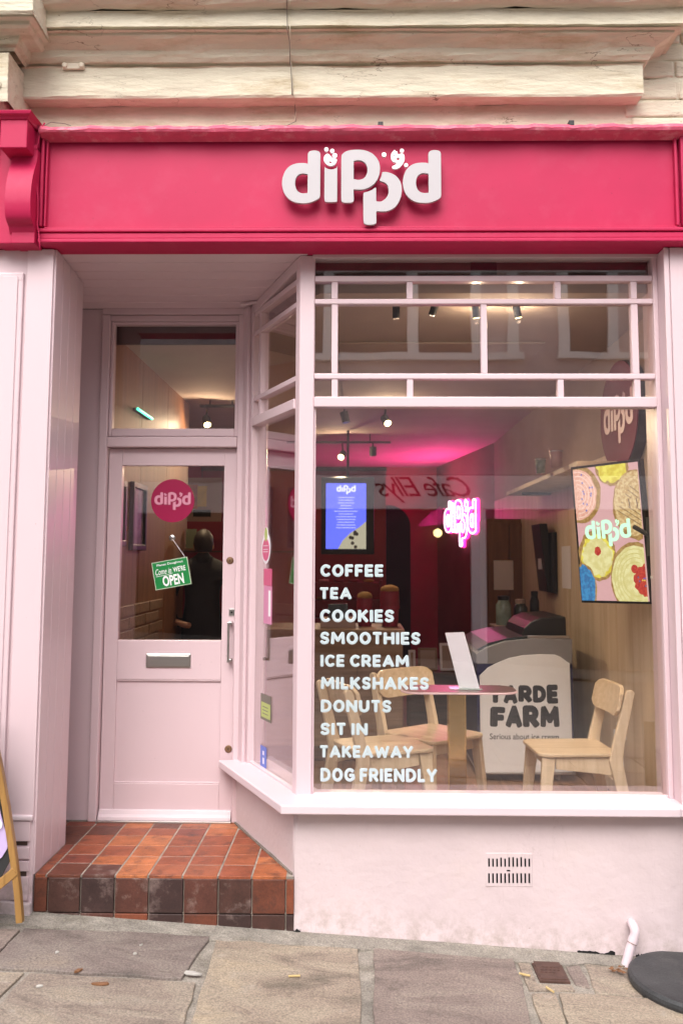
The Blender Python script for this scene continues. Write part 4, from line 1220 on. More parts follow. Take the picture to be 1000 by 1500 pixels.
# handle
hx = X(336.5, 940, yd)
p1, p2 = Z(336, 912, yd), Z(336, 966, yd)
hh = MB().box(hx - 0.006, hx + 0.006, yd - 0.062, yd - 0.046, p2 - 0.01, p1 + 0.006).build('pull_handle', M['steel'], dr, bevel=0.003)
for zc in (p1, p2):
    MB().box(hx - 0.004, hx + 0.016, yd - 0.048, yd, zc - 0.009, zc + 0.007).build('handle_foot', M['steel'], hh, bevel=0.003)
a, b = at(335.5, 902, yd), at(344, 892, yd)
kp = box('lock_plate', M['steel'], dr, a.x, min(b.x, dx1 - 0.001), yd - 0.005, yd, a.z, b.z, 0.001)
MB().lathe([(0.005, 0), (0.005, 0.004)], ((a.x + b.x) / 2, yd - 0.005, (a.z + b.z) / 2), OUT, 10).build('keyhole', M['hole'], kp)
for v_ in (821, 1097):
    p = at(337 if v_ < 900 else 334.5, v_, yd)
    k = MB().lathe([(0.019, 0), (0.019, 0.003), (0.015, 0.007), (0.006, 0.008)], (p.x, yd, p.z), OUT, 20).build('lock_cylinder', M['brassdull'], dr, smooth=False)
    box('key_slot', M['hole'], k, p.x - 0.0015, p.x + 0.0015, yd - 0.0088, yd - 0.0075, p.z - 0.006, p.z + 0.006)
# door bell
p = at(362.5, 712, YD - 0.006)
db = box('door_bell', M['black'], None, p.x - 0.012, p.x + 0.012, YD - 0.022, YD - 0.006, p.z - 0.025, p.z + 0.025, 0.003)
tag(db, 'small black doorbell with a white button on the frame right of the door', 'doorbell')
MB().lathe([(0.006, 0), (0.006, 0.003), (0.003, 0.004)], (p.x, YD - 0.022, p.z), OUT, 12).build('button', M['white'], db)

# ================================================================== step
M['_t'] = None
def tilemat(name, c, dirt, amt):
    return paint(name, c, 0.5, 0.25, 0.6, 40, vscale=14, dirt=dirt, dirtamt=amt, dscale=11, speck=0.12, bdist=0.003)
TM = [tilemat('terracotta_%d' % i, c, (0.055, 0.022, 0.018), 0.9) for i, c in enumerate([(0.36, 0.105, 0.036), (0.26, 0.066, 0.028), (0.42, 0.135, 0.048), (0.19, 0.046, 0.026), (0.30, 0.085, 0.036)])]
RM = [tilemat('dark_quarry_%d' % i, c, d, 0.75) for i, (c, d) in enumerate([((0.060, 0.024, 0.018), (0.27, 0.20, 0.18)), ((0.085, 0.028, 0.019), (0.30, 0.22, 0.19)), ((0.120, 0.034, 0.018), (0.035, 0.018, 0.016)), ((0.042, 0.020, 0.018), (0.24, 0.17, 0.15)), ((0.18, 0.048, 0.022), (0.05, 0.025, 0.02))])]
stp = thing('entrance_step', 'terracotta quarry tiled step in front of the entrance door', 'step', (-0.8, 0, gz(-0.8)))
xs0 = XR + 0.001
core = MB()
core.prism([(xs0 - 0.5, 0.42), (xs0 + 0.002, 0.42), (xs0 + 0.002, -0.002), (XC - 0.004, -0.002), (canted_x(YD + 0.04, -0.0), YD + 0.04), (xs0 - 0.5, YD + 0.04)], lambda a, b: Vector((a, b, -0.35)), lambda a, b: Vector((a, b, ZT - 0.0025)))
M['groutlight'] = paint('pale_grout', (0.30, 0.25, 0.21), 0.9, 0.3, 0.6, 60, vscale=10)
core.build('bed', M['groutlight'], stp)
uj = [120.5, 170, 218, 268, 319.5, 369]
xj = [X(u, 1282, 0) for u in uj]
xcols = [xs0 - 0.35, xs0 - 0.2 + 0.03] + [xs0] + xj + [xj[-1] + 0.15]
xcols = [xj[0] - 0.15 * 4, xj[0] - 0.15 * 3, xj[0] - 0.15 * 2, xj[0] - 0.15] + xj + [xj[-1] + 0.15, xj[-1] + 0.30]
g = 0.004
YTF = -0.012
for ci in range(len(xcols) - 1):
    xa, xb = xcols[ci] + g, xcols[ci + 1] - g
    if ci in (4, 5, 6): offs = [YTF, 0.125, 0.24, 0.39, 0.55, 0.67, YD + 0.02]
    elif ci == 7: offs = [YTF, 0.13, 0.25, 0.40, 0.56, 0.68, YD + 0.02]
    elif ci == 8: offs = [YTF, 0.13, 0.27, 0.42, 0.51, 0.66, YD + 0.02]
    elif ci >= 9: offs = [YTF, 0.155, 0.24, 0.40, 0.52, 0.67, YD + 0.02]
    else: offs = [YTF, 0.14, 0.26, 0.40, 0.55, 0.70, YD + 0.02]
    for r_ in range(len(offs) - 1):
        ya, yb = offs[r_] + (0 if r_ == 0 else g), offs[r_ + 1] - g
        poly = [(xa, ya), (xb, ya), (xb, yb), (xa, yb)]
        # canted cut: inside where (p - XC) . CN > 0.012
        poly = clip_half(poly, -CN.x, -CN.y, -(CN.x * XC) - 0.008)
        if yb <= 0.44: poly = clip_half(poly, -1, 0, -(xs0 + 0.008)) if len(poly) > 2 else poly
        if len(poly) < 3: continue
        ar = abs(sum(poly[i][0] * poly[(i + 1) % len(poly)][1] - poly[(i + 1) % len(poly)][0] * poly[i][1] for i in range(len(poly)))) / 2
        if ar < 0.0006: continue
        z_ = ZT + random.uniform(-0.0008, 0.0008)
        m = MB(); m.prism(poly, lambda a, b: Vector((a, b, ZT - 0.014)), lambda a, b: Vector((a, b, z_)))
        if ci < 4 or (r_ > 3 and random.random() < 0.5): mt = random.choice([TM[3], TM[1], RM[2]])
        else: mt = random.choice([TM[0], TM[2], TM[4], TM[0], TM[1]])
        if ci == 4 and r_ < 1: mt = RM[1]
        m.build('tile', mt, stp, bevel=0.002)
# riser tiles
rj = [57.5, 70, 118, 168, 218, 269, 319.5, 369, 418.5, 430.5]
rx = [X(u, 1310, YTF) for u in rj]
rx[0] = xs0 + 0.003; rx[-1] = XC + 0.002
mats = [4, 0, 0, 1, 3, 2, 0, 2, 2]
zr0 = Z(250, 1337, YTF)
for k in range(9):
    xa, xb = rx[k] + 0.003, rx[k + 1] - 0.003
    box('riser_tile', RM[[2, 0, 3, 1, 3, 1, 0, 2, 4][k]], stp, xa, xb, YTF - 0.004 + random.uniform(-0.001, 0.001), 0.004, zr0, ZT - 0.012, 0.003)
    zb = gz((xa + xb) / 2) - 0.03
    ztop = zr0 - 0.005
    if gz(xa) < ztop - 0.004:
        box('riser_tile', RM[[3, 0, 1, 4, 3, 2, 3, 0, 3][k]], stp, xa, xb, YTF - 0.002, 0.004, zb, ztop, 0.003)
# greyish nosing bead
box('nosing_joint', M['grout'], stp, xs0 + 0.003, XC - 0.002, YTF + 0.002, 0.003, ZT - 0.012, ZT - 0.004, 0)
# metal/grout trim along the door foot and canted foot
m = MB(); m.box(0.02, CL, -0.002, 0.010, ZT - 0.002, ZT + 0.007, T=lambda s, n, z: ct(s, n, z)); m.build('grout_line', M['grout'], stp)
box('grout_line', M['grout'], stp, XD0 - 0.4, XD0 - 0.001, YD + 0.0, YD + 0.013, ZT - 0.002, ZT + 0.006)
# ================================================================== vinyl lettering on the main pane
LY = GY - 0.0015
vl = thing('window_lettering', 'pale vinyl menu words from COFFEE to DOG FRIENDLY on the big pane', 'lettering', at(469, 1000, LY))
LINES = [('COFFEE', 827, 845, 469, 561), ('TEA', 860.5, 878, 468.5, 515), ('COOKIES', 893, 911.5, 468.5, 577), ('SMOOTHIES', 926, 944, 468.5, 615.5), ('ICE CREAM', 959.5, 977, 469, 599), ('MILKSHAKES', 992, 1010, 469.5, 628), ('DONUTS', 1025.5, 1043.5, 469.5, 573), ('SIT IN', 1059, 1077, 469, 538.5), ('TAKEAWAY', 1092.5, 1110, 468.5, 605), ('DOG FRIENDLY', 1126, 1145, 469, 640)]
for t, va, vb, ua, ub in LINES:
    vf = stroke_text(t)
    a = at(ua, vb, LY); b = at(ub, va, LY)
    put('text_line', vf, M['vinyl'], vl, a, EX, EZ, OUT, 1, sz=0.012, label='the words ' + t if ' ' in t else 'the word ' + t, fit=(b.x - a.x, b.z - a.z))

# ================================================================== door stickers and sign
yg = yd + 0.016
rs = thing('door_sticker', 'round deep pink shop name sticker on the glass of the entrance door', 'sticker', at(253, 733, yg))
c = at(253, 733.5, yg - 0.002)
r_ = 32 / 277.0
m = MB(); m.lathe([(r_, 0), (r_, 0.001)], (c.x, yg - 0.001, c.z), OUT, 40)
m.build('disc', M['stickpink'], rs)
kq = (280 - 226) / 277.0 / 887
logo(rs, Vector((c.x, yg - 0.004, c.z - 0.002)), EX, EZ, OUT, kq, M['stickletter'], dots=True, simple=True)
os_ = thing('open_sign', 'small tilted green WE ARE OPEN sign hanging by a string inside the door glass', 'sign', at(251, 840, yg))
c = at(251.5, 840, yg - 0.008)
ang = radians(10.5)
A_ = Vector((cos(ang), 0, sin(ang))); B_ = Vector((-sin(ang), 0, cos(ang)))
sw, sh = 0.192, 0.146
def pl_box(mb, O, A, B, Nn, x0, x1, y0, y1, n0, n1):
    mb.box(x0, x1, y0, y1, n0, n1, T=lambda a, b, c: O + A * a + B * b + Nn * c)
    return mb
yq = yg - 0.012
O_ = Vector((c.x, yq, c.z))
pl_box(MB(), O_, A_, B_, OUT, -sw / 2, sw / 2, -sh / 2, sh / 2, -0.002, 0).build('board', M['greenrim'], os_)
pl_box(MB(), O_, A_, B_, OUT, -sw / 2 + 0.004, sw / 2 - 0.004, -sh / 2 + 0.004, sh / 2 - 0.004, 0, 0.0006).build('green_face', M['green'], os_)
Of = O_ + OUT * 0.0012
def ptxt(t, wgt, x0, y0, w, h, mat, parent, O, A, B, Nn, shear=0.0, nm='printed_text', sp=1.0):
    vf = text_mesh(t, wgt, 0, sp, shear)
    return put(nm, vf, mat, parent, O + A * x0 + B * y0, A, B, Nn, 1, fit=(w, h))
ptxt('Planet Doughnut', 0.015, -0.070, 0.045, 0.14, 0.015, M['white'], os_, Of, A_, B_, OUT)
ptxt('Come in', 0.004, -0.083, 0.003, 0.085, 0.032, M['white'], os_, Of, A_, B_, OUT, 0.35)
ptxt("WE'RE", 0.02, 0.012, 0.004, 0.066, 0.028, M['white'], os_, Of, A_, B_, OUT)
ptxt('OPEN', 0.03, -0.052, -0.062, 0.112, 0.056, M['white'], os_, Of, A_, B_, OUT)
MB().tube([Of + A_ * -0.083 + B_ * -0.004, Of + A_ * -0.02 + B_ * -0.003, Of + A_ * 0.008 + B_ * 0.002], 0.0012, 6).build('underline', M['white'], os_)
sc_ = at(252, 788, yg - 0.004)
MB().lathe([(0.017, 0), (0.015, 0.004), (0.006, 0.008), (0.007, 0.014), (0.004, 0.018)], (sc_.x, yg + 0.0, sc_.z), OUT, 16).build('suction_cup', M['steel'], os_)
MB().tube([sc_ + Vector((0, -0.006, 0)), O_ + A_ * (sw / 2 - 0.012) + B_ * (sh / 2)], 0.0012, 6).build('string', M['paper'], os_)

# stickers on canted glass: solved where the sight line meets that glass
def on_canted(u, v, n=None):
    n = nf_ - 0.0275 if n is None else n
    d = ray(u, v); P0 = ct(0, n, 0)
    t = (P0 - CPOS).dot(CN) / d.dot(CN)
    p = CPOS + d * t
    return (p - Vector((XC, 0, 0))).dot(CD), p.z
M['st_pink'] = paint('bright_pink_sticker', (0.62, 0.10, 0.22), 0.4, 0.05, 0)
M['st_lilac'] = paint('lilac_pink_sticker', (0.66, 0.25, 0.42), 0.4, 0.05, 0)
M['st_green'] = paint('lime_sticker', (0.42, 0.50, 0.14), 0.4, 0.1, 0)
M['st_olive'] = paint('dark_olive_sticker', (0.14, 0.13, 0.10), 0.4, 0.1, 0)
M['st_blue'] = paint('blue_sticker', (0.10, 0.16, 0.55), 0.4, 0.05, 0)
def sticker(name, u0, u1, v0, v1, mat, parent, lift=0.001):
    s0, za = on_canted((u0 + u1) / 2, v1); _, zb = on_canted((u0 + u1) / 2, v0)
    sa, _ = on_canted(u1, (v0 + v1) / 2); sb, _ = on_canted(u0, (v0 + v1) / 2)
    return MB().box(min(sa, sb), max(sa, sb), nf_ - 0.0275, nf_ - 0.0275 + lift, za, zb, T=lambda s, n, z: ct(s, n, z)).build(name, mat, parent)
def sthing(u, v, label):
    s, z = on_canted(u, v); return thing('window_sticker', label, 'sticker', ct(s, nf_, z), 'stickers on the canted window')
t = sthing(392, 855, 'tall lilac pink sticker with a white strip on the canted window')
sticker('panel', 386.5, 398, 833, 858, M['st_pink'], t); sticker('panel', 386.5, 398, 858.5, 914, M['st_lilac'], t)
sticker('white_strip', 393.5, 396.5, 865, 903, M['white'], t, 0.0016)
t = sthing(390, 800, 'oval white and red leaf shaped sticker near the top of the canted window')
s_, z_ = on_canted(389.8, 803); _, ztop = on_canted(389.8, 782)
def oval(mat, rs_, rz_, cz, lift, nm):
    m = MB(); P_ = [(s_ + rs_ * cos(2 * pi * k / 20), cz + rz_ * sin(2 * pi * k / 20)) for k in range(20)]
    m.prism(P_, lambda a, b: ct(a, nf_ - 0.0275, b), lambda a, b: ct(a, nf_ - 0.0275 + lift, b)); m.build(nm, mat, t)
oval(M['paper'], 0.065, 0.078, z_, 0.001, 'backing'); oval(M['paper'], 0.03, 0.05, z_ + 0.055, 0.0012, 'backing')
oval(M['st_pink'], 0.052, 0.055, z_ - 0.008, 0.0022, 'red_print'); oval(M['st_green'], 0.02, 0.035, z_ + 0.068, 0.0024, 'leaf_print')
for k in (-0.018, -0.006, 0.012):
    MB().box(s_ - 0.035, s_ + 0.035, nf_ - 0.0275, nf_ - 0.0275 + 0.003, z_ + k - 0.0015, z_ + k + 0.0015, T=lambda s, n, z: ct(s, n, z)).build('print_line', M['paper'], t)
t = sthing(389, 1038, 'small dark olive sticker with a lime label on the canted window')
sticker('backing', 382, 397, 1018, 1056, M['st_olive'], t); sticker('lime_label', 383, 396, 1030, 1052, M['st_green'], t, 0.0016)
for v_ in (1036, 1041, 1046): sticker('print_line', 385, 393, v_ - 0.6, v_ + 0.6, M['st_olive'], t, 0.0022)
t = sthing(386, 1108, 'small blue sticker at the bottom of the canted window')
sticker('backing', 381.5, 390, 1093, 1126, M['st_blue'], t); sticker('print_line', 385, 387, 1100, 1106, M['paper'], t, 0.0016); sticker('print_line', 385, 387, 1110, 1119, M['paper'], t, 0.0016)

# ================================================================== interior shell
ZI = ZT
XW = 1.50
fl_ = struct(box('interior_floor', M['floorw'], None, -3.2, XW + 0.3, YD + 0.03, 9.2, ZI - 0.05, ZI - 0.003))
m = MB(); m.prism([(canted_x(0.16, 0.12), 0.155), (XW + 0.3, 0.155), (XW + 0.3, YD + 0.029), (canted_x(YD + 0.03, 0.12), YD + 0.029)], lambda a, b: Vector((a, b, ZI - 0.05)), lambda a, b: Vector((a, b, ZI - 0.003)))
struct(m.build('interior_floor', M['floorw'], None))
CE = thing('interior_ceiling', 'cream shop ceiling seen through the upper panes', 'ceiling', (0, 3, CEIL))
m = MB(); m.prism([(canted_x(0.2, 0.16), 0.22), (XW + 0.3, 0.22), (XW + 0.3, 9.2), (-3.2, 9.2), (-3.2, YD + 0.16), (canted_x(YD + .16, 0.16), YD + 0.16)], lambda a, b: Vector((a, b, CEIL)), lambda a, b: Vector((a, b, CEIL + 0.12)))
m.build('plaster', M['ceil'], CE)
# dark plank edge over the window inside
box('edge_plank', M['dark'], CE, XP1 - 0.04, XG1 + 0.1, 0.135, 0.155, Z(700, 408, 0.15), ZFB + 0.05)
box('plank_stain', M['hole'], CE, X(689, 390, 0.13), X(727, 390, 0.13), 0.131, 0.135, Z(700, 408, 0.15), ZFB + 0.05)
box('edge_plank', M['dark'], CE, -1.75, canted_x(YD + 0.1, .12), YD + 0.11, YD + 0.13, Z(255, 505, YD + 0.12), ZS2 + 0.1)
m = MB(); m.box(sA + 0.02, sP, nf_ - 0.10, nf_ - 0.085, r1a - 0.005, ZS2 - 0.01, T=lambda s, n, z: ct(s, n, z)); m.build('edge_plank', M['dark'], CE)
# ceiling rose ring (slightly lighter plaster panel)
box('panel', M['ceil'], CE, -0.1, 1.1, 1.2, 3.6, CEIL - 0.012, CEIL - 0.001, 0.004)
# walls
RWm = thing('interior_right_wall', 'right hand shop wall, birch panelled below and plaster above', 'wall', (XW, 2, ZI))
zbp = Z(905, 745, 0.9)
for k in range(5):
    ya = 0.16 + k * 1.15; yb = ya + 1.147
    box('birch_panel', M['birch'], RWm, XW, XW + 0.04, ya, yb, ZI, zbp + 0.35, 0.002)
    box('plaster', M['rightwall'], RWm, XW + 0.004, XW + 0.04, ya, yb + 0.003, zbp + 0.352, CEIL + 0.02)
box('skirting', M['birch'], RWm, XW - 0.014, XW, 0.16, 5.9, ZI, ZI + 0.075, 0.003)
# angled far part
m = MB(); m.add([(XW, 5.9, ZI), (1.05, 9.1, ZI), (1.05, 9.1, CEIL), (XW, 5.9, CEIL)], [(0, 1, 2, 3)]); m.add([(XW + .05, 5.9, ZI), (1.1, 9.1, ZI), (1.1, 9.1, CEIL), (XW + .05, 5.9, CEIL)], [(3, 2, 1, 0)])
m.build('far_section', M['farwall'], RWm)
LW = thing('interior_left_wall', 'orange brown wood panelled wall seen through the door glass', 'wall', (-1.36, 2, ZI))
xlw = -1.37
for k in range(3):
    box('wood_panel', M['orangew'], LW, xlw - 0.04, xlw, 0.95 + k * 0.8, 0.95 + k * 0.8 + 0.796, ZI, CEIL + 0.01, 0.002)
for k in range(6):
    for j in range(3):
        z = ZI + 0.62 + k * 0.075
        box('slat', M['counterw'], LW, xlw, xlw + 0.012, 1.1 + j * 0.42 + (k % 2) * 0.12, 1.1 + j * 0.42 + (k % 2) * 0.12 + 0.40, z, z + 0.062, 0.003)
box('end_panel', M['orangew'], LW, -3.2, xlw, 3.35, 3.39, ZI, CEIL + 0.01)
BWl = thing('interior_back_wall', 'dark crimson back wall of the shop with a black arched opening', 'wall', (-0.5, 8.6, ZI))
yb_ = 8.6
ax0, ax1 = X(545, 800, yb_), X(601, 800, yb_)
za_ = Z(575, 740, yb_)
def arch(n=14):
    P_ = [(ax0, ZI), (ax0, za_)]
    r = min(0.30, (ax1 - ax0))
    for k in range(n + 1):
        t = pi / 2 - (pi / 2) * k / n
        P_.append((ax1 - r + r * cos(t), za_ - r + r * sin(t)))
    P_.append((ax1, ZI))
    return P_
A2 = arch()
wall_poly = [(-3.2, ZI), (ax0, ZI)] + A2[1:] + [(1.3, ZI), (1.3, CEIL), (-3.2, CEIL)]
vf = curve_mesh([wall_poly], 0.0)
put('wall_face', vf, M['rose'], BWl, Vector((0, yb_, 0)), EX, EZ, OUT, 1)
m = MB(); m.prism(A2, lambda a, b: Vector((a, yb_ + 0.01, b)), lambda a, b: Vector((a, yb_ + 0.5, b))); m.build('arched_opening', M['hole'], BWl)
box('side_wall', M['redwall'], BWl, -3.24, -3.2, YD + 0.1, 9.2, ZI, CEIL)
box('rear_face', M['redwall'], BWl, -3.2, 1.4, 9.12, 9.2, ZI, CEIL)
PT = thing('crimson_partition', 'dark crimson partition behind the counter carrying the menu screen', 'partition', (-1, 5.95, ZI))
xp1 = X(565, 800, 5.95)
box('panel', M['redwall'], PT, -1.7, xp1, 5.95, 6.02, ZI, Z(520, 690, 5.95), 0.003)
box('cap', M['darkwood'], PT, -1.7, xp1 + 0.01, 5.93, 6.04, Z(520, 690, 5.95), Z(520, 684, 5.95), 0.003)

# front wall inside faces (below sill, beside door)
m = MB(); m.prism([(canted_x(0.165, 0.13), 0.162), (XW + 0.05, 0.162), (XW + 0.05, 0.19), (canted_x(0.19, 0.13), 0.19)], lambda a, b: Vector((a, b, ZI)), lambda a, b: Vector((a, b, ZSF - 0.02)))
m.build('inner_lining', M['rightwall'], sr)
box('front_return', M['rightwall'], RWm, XGR + 0.02, XW + 0.3, 0.155, 0.17, ZI, CEIL + 0.2)
# ================================================================== light tracks
def spot_track(name, uv0, uv1, Yt, heads, label, drop=0.10, rod=True, tilt=0.4, Z0=None, hl=0.085, hr=0.032, power=4.0, cone=95, spill=3.6):
    a, b = at(uv0[0], uv0[1], Yt), at(uv1[0], uv1[1], Yt)
    t = thing(name, label, 'track light', ((a.x + b.x) / 2, Yt, a.z), 'track lights on the ceiling')
    box('track', M['blackmat'], t, a.x, b.x, Yt - 0.016, Yt + 0.016, a.z - 0.008, a.z + 0.012, 0.002)
    for ux in (0.25, 0.8):
        x = a.x + (b.x - a.x) * ux
        MB().tube([(x, Yt, a.z + 0.01), (x, Yt, CEIL + 0.01)], 0.006, 6).build('hanger', M['blackmat'], t)
    for (u, v, lit, dx, dy) in heads:
        p = at(u, v, Yt)
        top = Vector((p.x, Yt, a.z))
        d = Vector((dx, dy, -1)).normalized()
        hd = MB().tube([p - d * hl * 0.5, p + d * hl * 0.5], hr, 14).build('lamp_head', M['blackmat'], t, smooth=False)
        MB().tube([top, p - d * hl * 0.4], 0.008, 6).build('stem', M['blackmat'], hd)
        q = p + d * (hl * 0.5 + 0.001)
        MB().tube([q - d * 0.003, q + d * 0.003], hr * 0.86, 14).build('lens', M['lamp'] if lit else M['steel'], hd)
        if lit:
            G_ = bpy.data.lights.new('lamp_spill', 'POINT')
            G_.energy = spill; G_.color = (1.0, 0.74, 0.48); G_.shadow_soft_size = 0.01
            go = bpy.data.objects.new('lamp_spill', G_); C.objects.link(go); go.parent = hd
            go.location = q + d * 0.02 - off_of(t)
            L_ = bpy.data.lights.new('lamp_light', 'SPOT')
            L_.energy = power * 7; L_.color = (1.0, 0.78, 0.48); L_.spot_size = radians(cone); L_.spot_blend = 0.9; L_.shadow_soft_size = 0.012
            lo = bpy.data.objects.new('lamp_light', L_); C.objects.link(lo); lo.parent = hd
            lo.location = q + d * 0.012 - off_of(t)
            lo.rotation_euler = (-d).to_track_quat('Z', 'Y').to_euler()
    return t
tk = spot_track('track_light', (563, 433), (772, 433), 0.42, [(580, 457, 0, 0.0, 0.1), (635, 453, 0, -0.35, 0.1), (696.5, 456, 1, 0.15, 0.30), (757, 456, 1, 0.22, 0.20)], 'nearest track light with four heads just behind the upper panes', power=1.9, hl=0.062, hr=0.018, cone=88, spill=1.2)
p = at(667, 426, 0.42)
MB().lathe([(0.05, 0), (0.055, 0.02), (0.05, 0.03), (0.01, 0.045)], (p.x, 0.42, p.z - 0.01), EZ, 20).build('ceiling_rose', M['blackmat'], tk)
spot_track('track_light', (470, 596), (580, 596), 3.2, [(505, 611, 0, 0.25, -0.1), (565, 616, 1, 0.5, -1.2)], 'middle track light just below the large transom with one head lit', power=4)
spot_track('track_light', (420, 648), (572, 648), 5.2, [(501, 667, 1, -0.5, -1.6), (546, 661, 0, 0.0, 0.3)], 'farthest track light in front of the crimson partition', power=4, hl=0.09, hr=0.036)
spot_track('track_light', (293, 595), (352, 595), 3.2, [(303, 617, 1, 0.3, -0.8)], 'track light with one lit head seen through the fanlight', power=4)
# green led tube
ga, gb = at(169, 599, 1.5), at(189, 620, 1.95)
gl_ = thing('green_light_tube', 'glowing green tube light on the left wall seen through the fanlight', 'tube light', ga)
xg = xlw + 0.03
MB().tube([(xg, ga.y, ga.z), (xg, 1.9, ga.z)], 0.009, 10).build('tube', M['led'], gl_)
MB().box(xlw, xg, ga.y, 1.9, ga.z - 0.008, ga.z + 0.008).build('bracket', M['blackmat'], gl_)

# ================================================================== menu screen
ym = 4.9
mf0, mf1 = at(470, 812, ym), at(548, 699, ym)
ms_ = thing('menu_screen', 'lit blue menu display in a black frame hanging in the shop', 'screen', ((mf0.x + mf1.x) / 2, ym, mf0.z))
box('frame', M['black'], ms_, mf0.x, mf1.x, ym, ym + 0.05, mf0.z, mf1.z, 0.008)
a, b = at(477, 804, ym - 0.002), at(536, 708, ym - 0.002)
box('display', M['screenblue'], ms_, a.x, b.x, ym - 0.003, ym, a.z, b.z)
MB().tube([((mf0.x + mf1.x) / 2, ym + 0.03, mf1.z), ((mf0.x + mf1.x) / 2, ym + 0.03, CEIL + 0.01)], 0.012, 8).build('ceiling_pole', M['black'], ms_)
W_, H_ = b.x - a.x, b.z - a.z
kq = W_ * 0.48 / 887
logo(ms_, Vector((a.x + W_ * 0.5, ym - 0.006, a.z + H_ * 0.90)), EX, EZ, OUT, kq, M['screenwhite'], dots=False)
for k in range(12):
    w = random.uniform(0.25, 0.6) * W_
    box('text_bar', M['screenwhite'], ms_, a.x + W_ / 2 - w / 2, a.x + W_ / 2 + w / 2, ym - 0.0045, ym - 0.003, a.z + H_ * (0.78 - k * 0.042), a.z + H_ * (0.78 - k * 0.042) + 0.004)
M['scrcook'] = emit('screen_cookie_print', (0.45, 0.42, 0.30), 0.6)
M['scrdark'] = emit('screen_dark_print', (0.05, 0.04, 0.03), 0.4)
P_ = [(a.x + W_ * 0.30, a.z), (b.x, a.z)] + [(b.x, a.z + H_ * 0.42)] + [(a.x + W_ * x, a.z + H_ * y) for x, y in ((0.85, 0.34), (0.6, 0.24), (0.42, 0.13))]
m = MB(); m.prism(P_, lambda x, z: Vector((x, ym - 0.0042, z)), lambda x, z: Vector((x, ym - 0.003, z))); m.build('cookie_print', M['scrcook'], ms_)
for k in range(7):
    cx, cz = a.x + W_ * (0.55 + 0.38 * random.random()), a.z + H_ * (0.03 + 0.25 * random.random())
    MB().lathe([(0.018, 0), (0.018, 0.001)], (cx, ym - 0.0042, cz), OUT, 8).build('chip_print', M['scrdark'], ms_)

# ================================================================== pink neon sign on the far right wall
nd = Vector((1.05 - XW, 9.1 - 5.9, 0)).normalized()         # runs away from viewer along angled wall
def on_wall(u, v, off=0.05):
    n = Vector((-nd.y, nd.x, 0)); n = n if n.x < 0 else -n
    P0 = Vector((XW, 5.9, 0)) + n * off
    d = ray(u, v); t = (P0 - CPOS).dot(n) / d.dot(n)
    return CPOS + d * t, n
pL, nW = on_wall(650, 765); pR, _ = on_wall(697, 765)
pT, _ = on_wall(675, 732); pB, _ = on_wall(675, 800)
ns = thing('neon_sign', 'glowing pink neon shop name sign on the far right wall', 'neon sign', (pL + pR) / 2, world=True)
A_ = (pR - pL).normalized()
wn = (pR - pL).length
kn = wn / 887 * 0.98
cN = (pL + pR) / 2; cN.z = (pT.z + pB.z) / 2
knz = (pT.z - pB.z) / 430
for nm, sp in GLYPHS + COOK:
    for loop in sp:
        if len(loop) < 12: continue
        pts = [cN + A_ * ((x - LCX) * kn) + EZ * (-(y - LCY) * knz) for x, y in loop]
        pts = pts[::2] + [pts[0]]
        MB().tube(pts, 0.0075, 6, cap=False).build('neon_tube', M['neon'], ns)
        P2 = [p + nW * -0.035 for p in pts]
        MB().tube(P2, 0.017, 6, cap=False).build('glow_edge', M['neonrim'], ns)
NL = bpy.data.lights.new('neon_light', 'AREA'); NL.shape = 'RECTANGLE'; NL.size = wn; NL.size_y = 0.35; NL.energy = 20; NL.color = (1.0, 0.03, 0.30)
nl = bpy.data.objects.new('neon_light', NL); C.objects.link(nl); nl.parent = ns
nl.location = cN + nW * 0.10 + Vector((0, 0, 0.1)) - OFF[ns.name]
nl.rotation_euler = (-(nW + Vector((0, 0, 0.9))).normalized()).to_track_quat('Z', 'Y').to_euler()
nl.rotation_euler = (-(nW * 1.0 + Vector((0, -0.2, 1.1))).normalized()).to_track_quat('Z', 'Y').to_euler()

# ================================================================== counter and things on it
yc = 2.2
ct0 = thing('service_counter', 'brown wood panelled service counter behind the window lettering', 'counter', (-0.1, yc, ZI))
zct = Z(520, 922, yc)
cx1 = X(590, 1000, yc)
box('worktop', M['counterw'], ct0, -0.62, cx1 + 0.012, yc - 0.02, yc + 0.62, zct - 0.03, zct, 0.003)
for k in range(3):
    xa = -0.60 + (cx1 + 0.60) * k / 3
    box('front_panel', M['counterw'], ct0, xa + 0.001, xa + (cx1 + 0.60) / 3 - 0.001, yc, yc + 0.6, ZI + 0.1, zct - 0.031, 0.003)
box('plinth', M['darkwood'], ct0, -0.6, cx1 - 0.01, yc + 0.03, yc + 0.55, ZI, ZI + 0.099)
y2 = yc + 0.3
M['crm'] = paint('crimson_box', (0.25, 0.008, 0.03), 0.4, 0.1, 0)
M['cookie'] = paint('golden_cookie', (0.40, 0.20, 0.05), 0.8, 0.2, 0.6, 60)
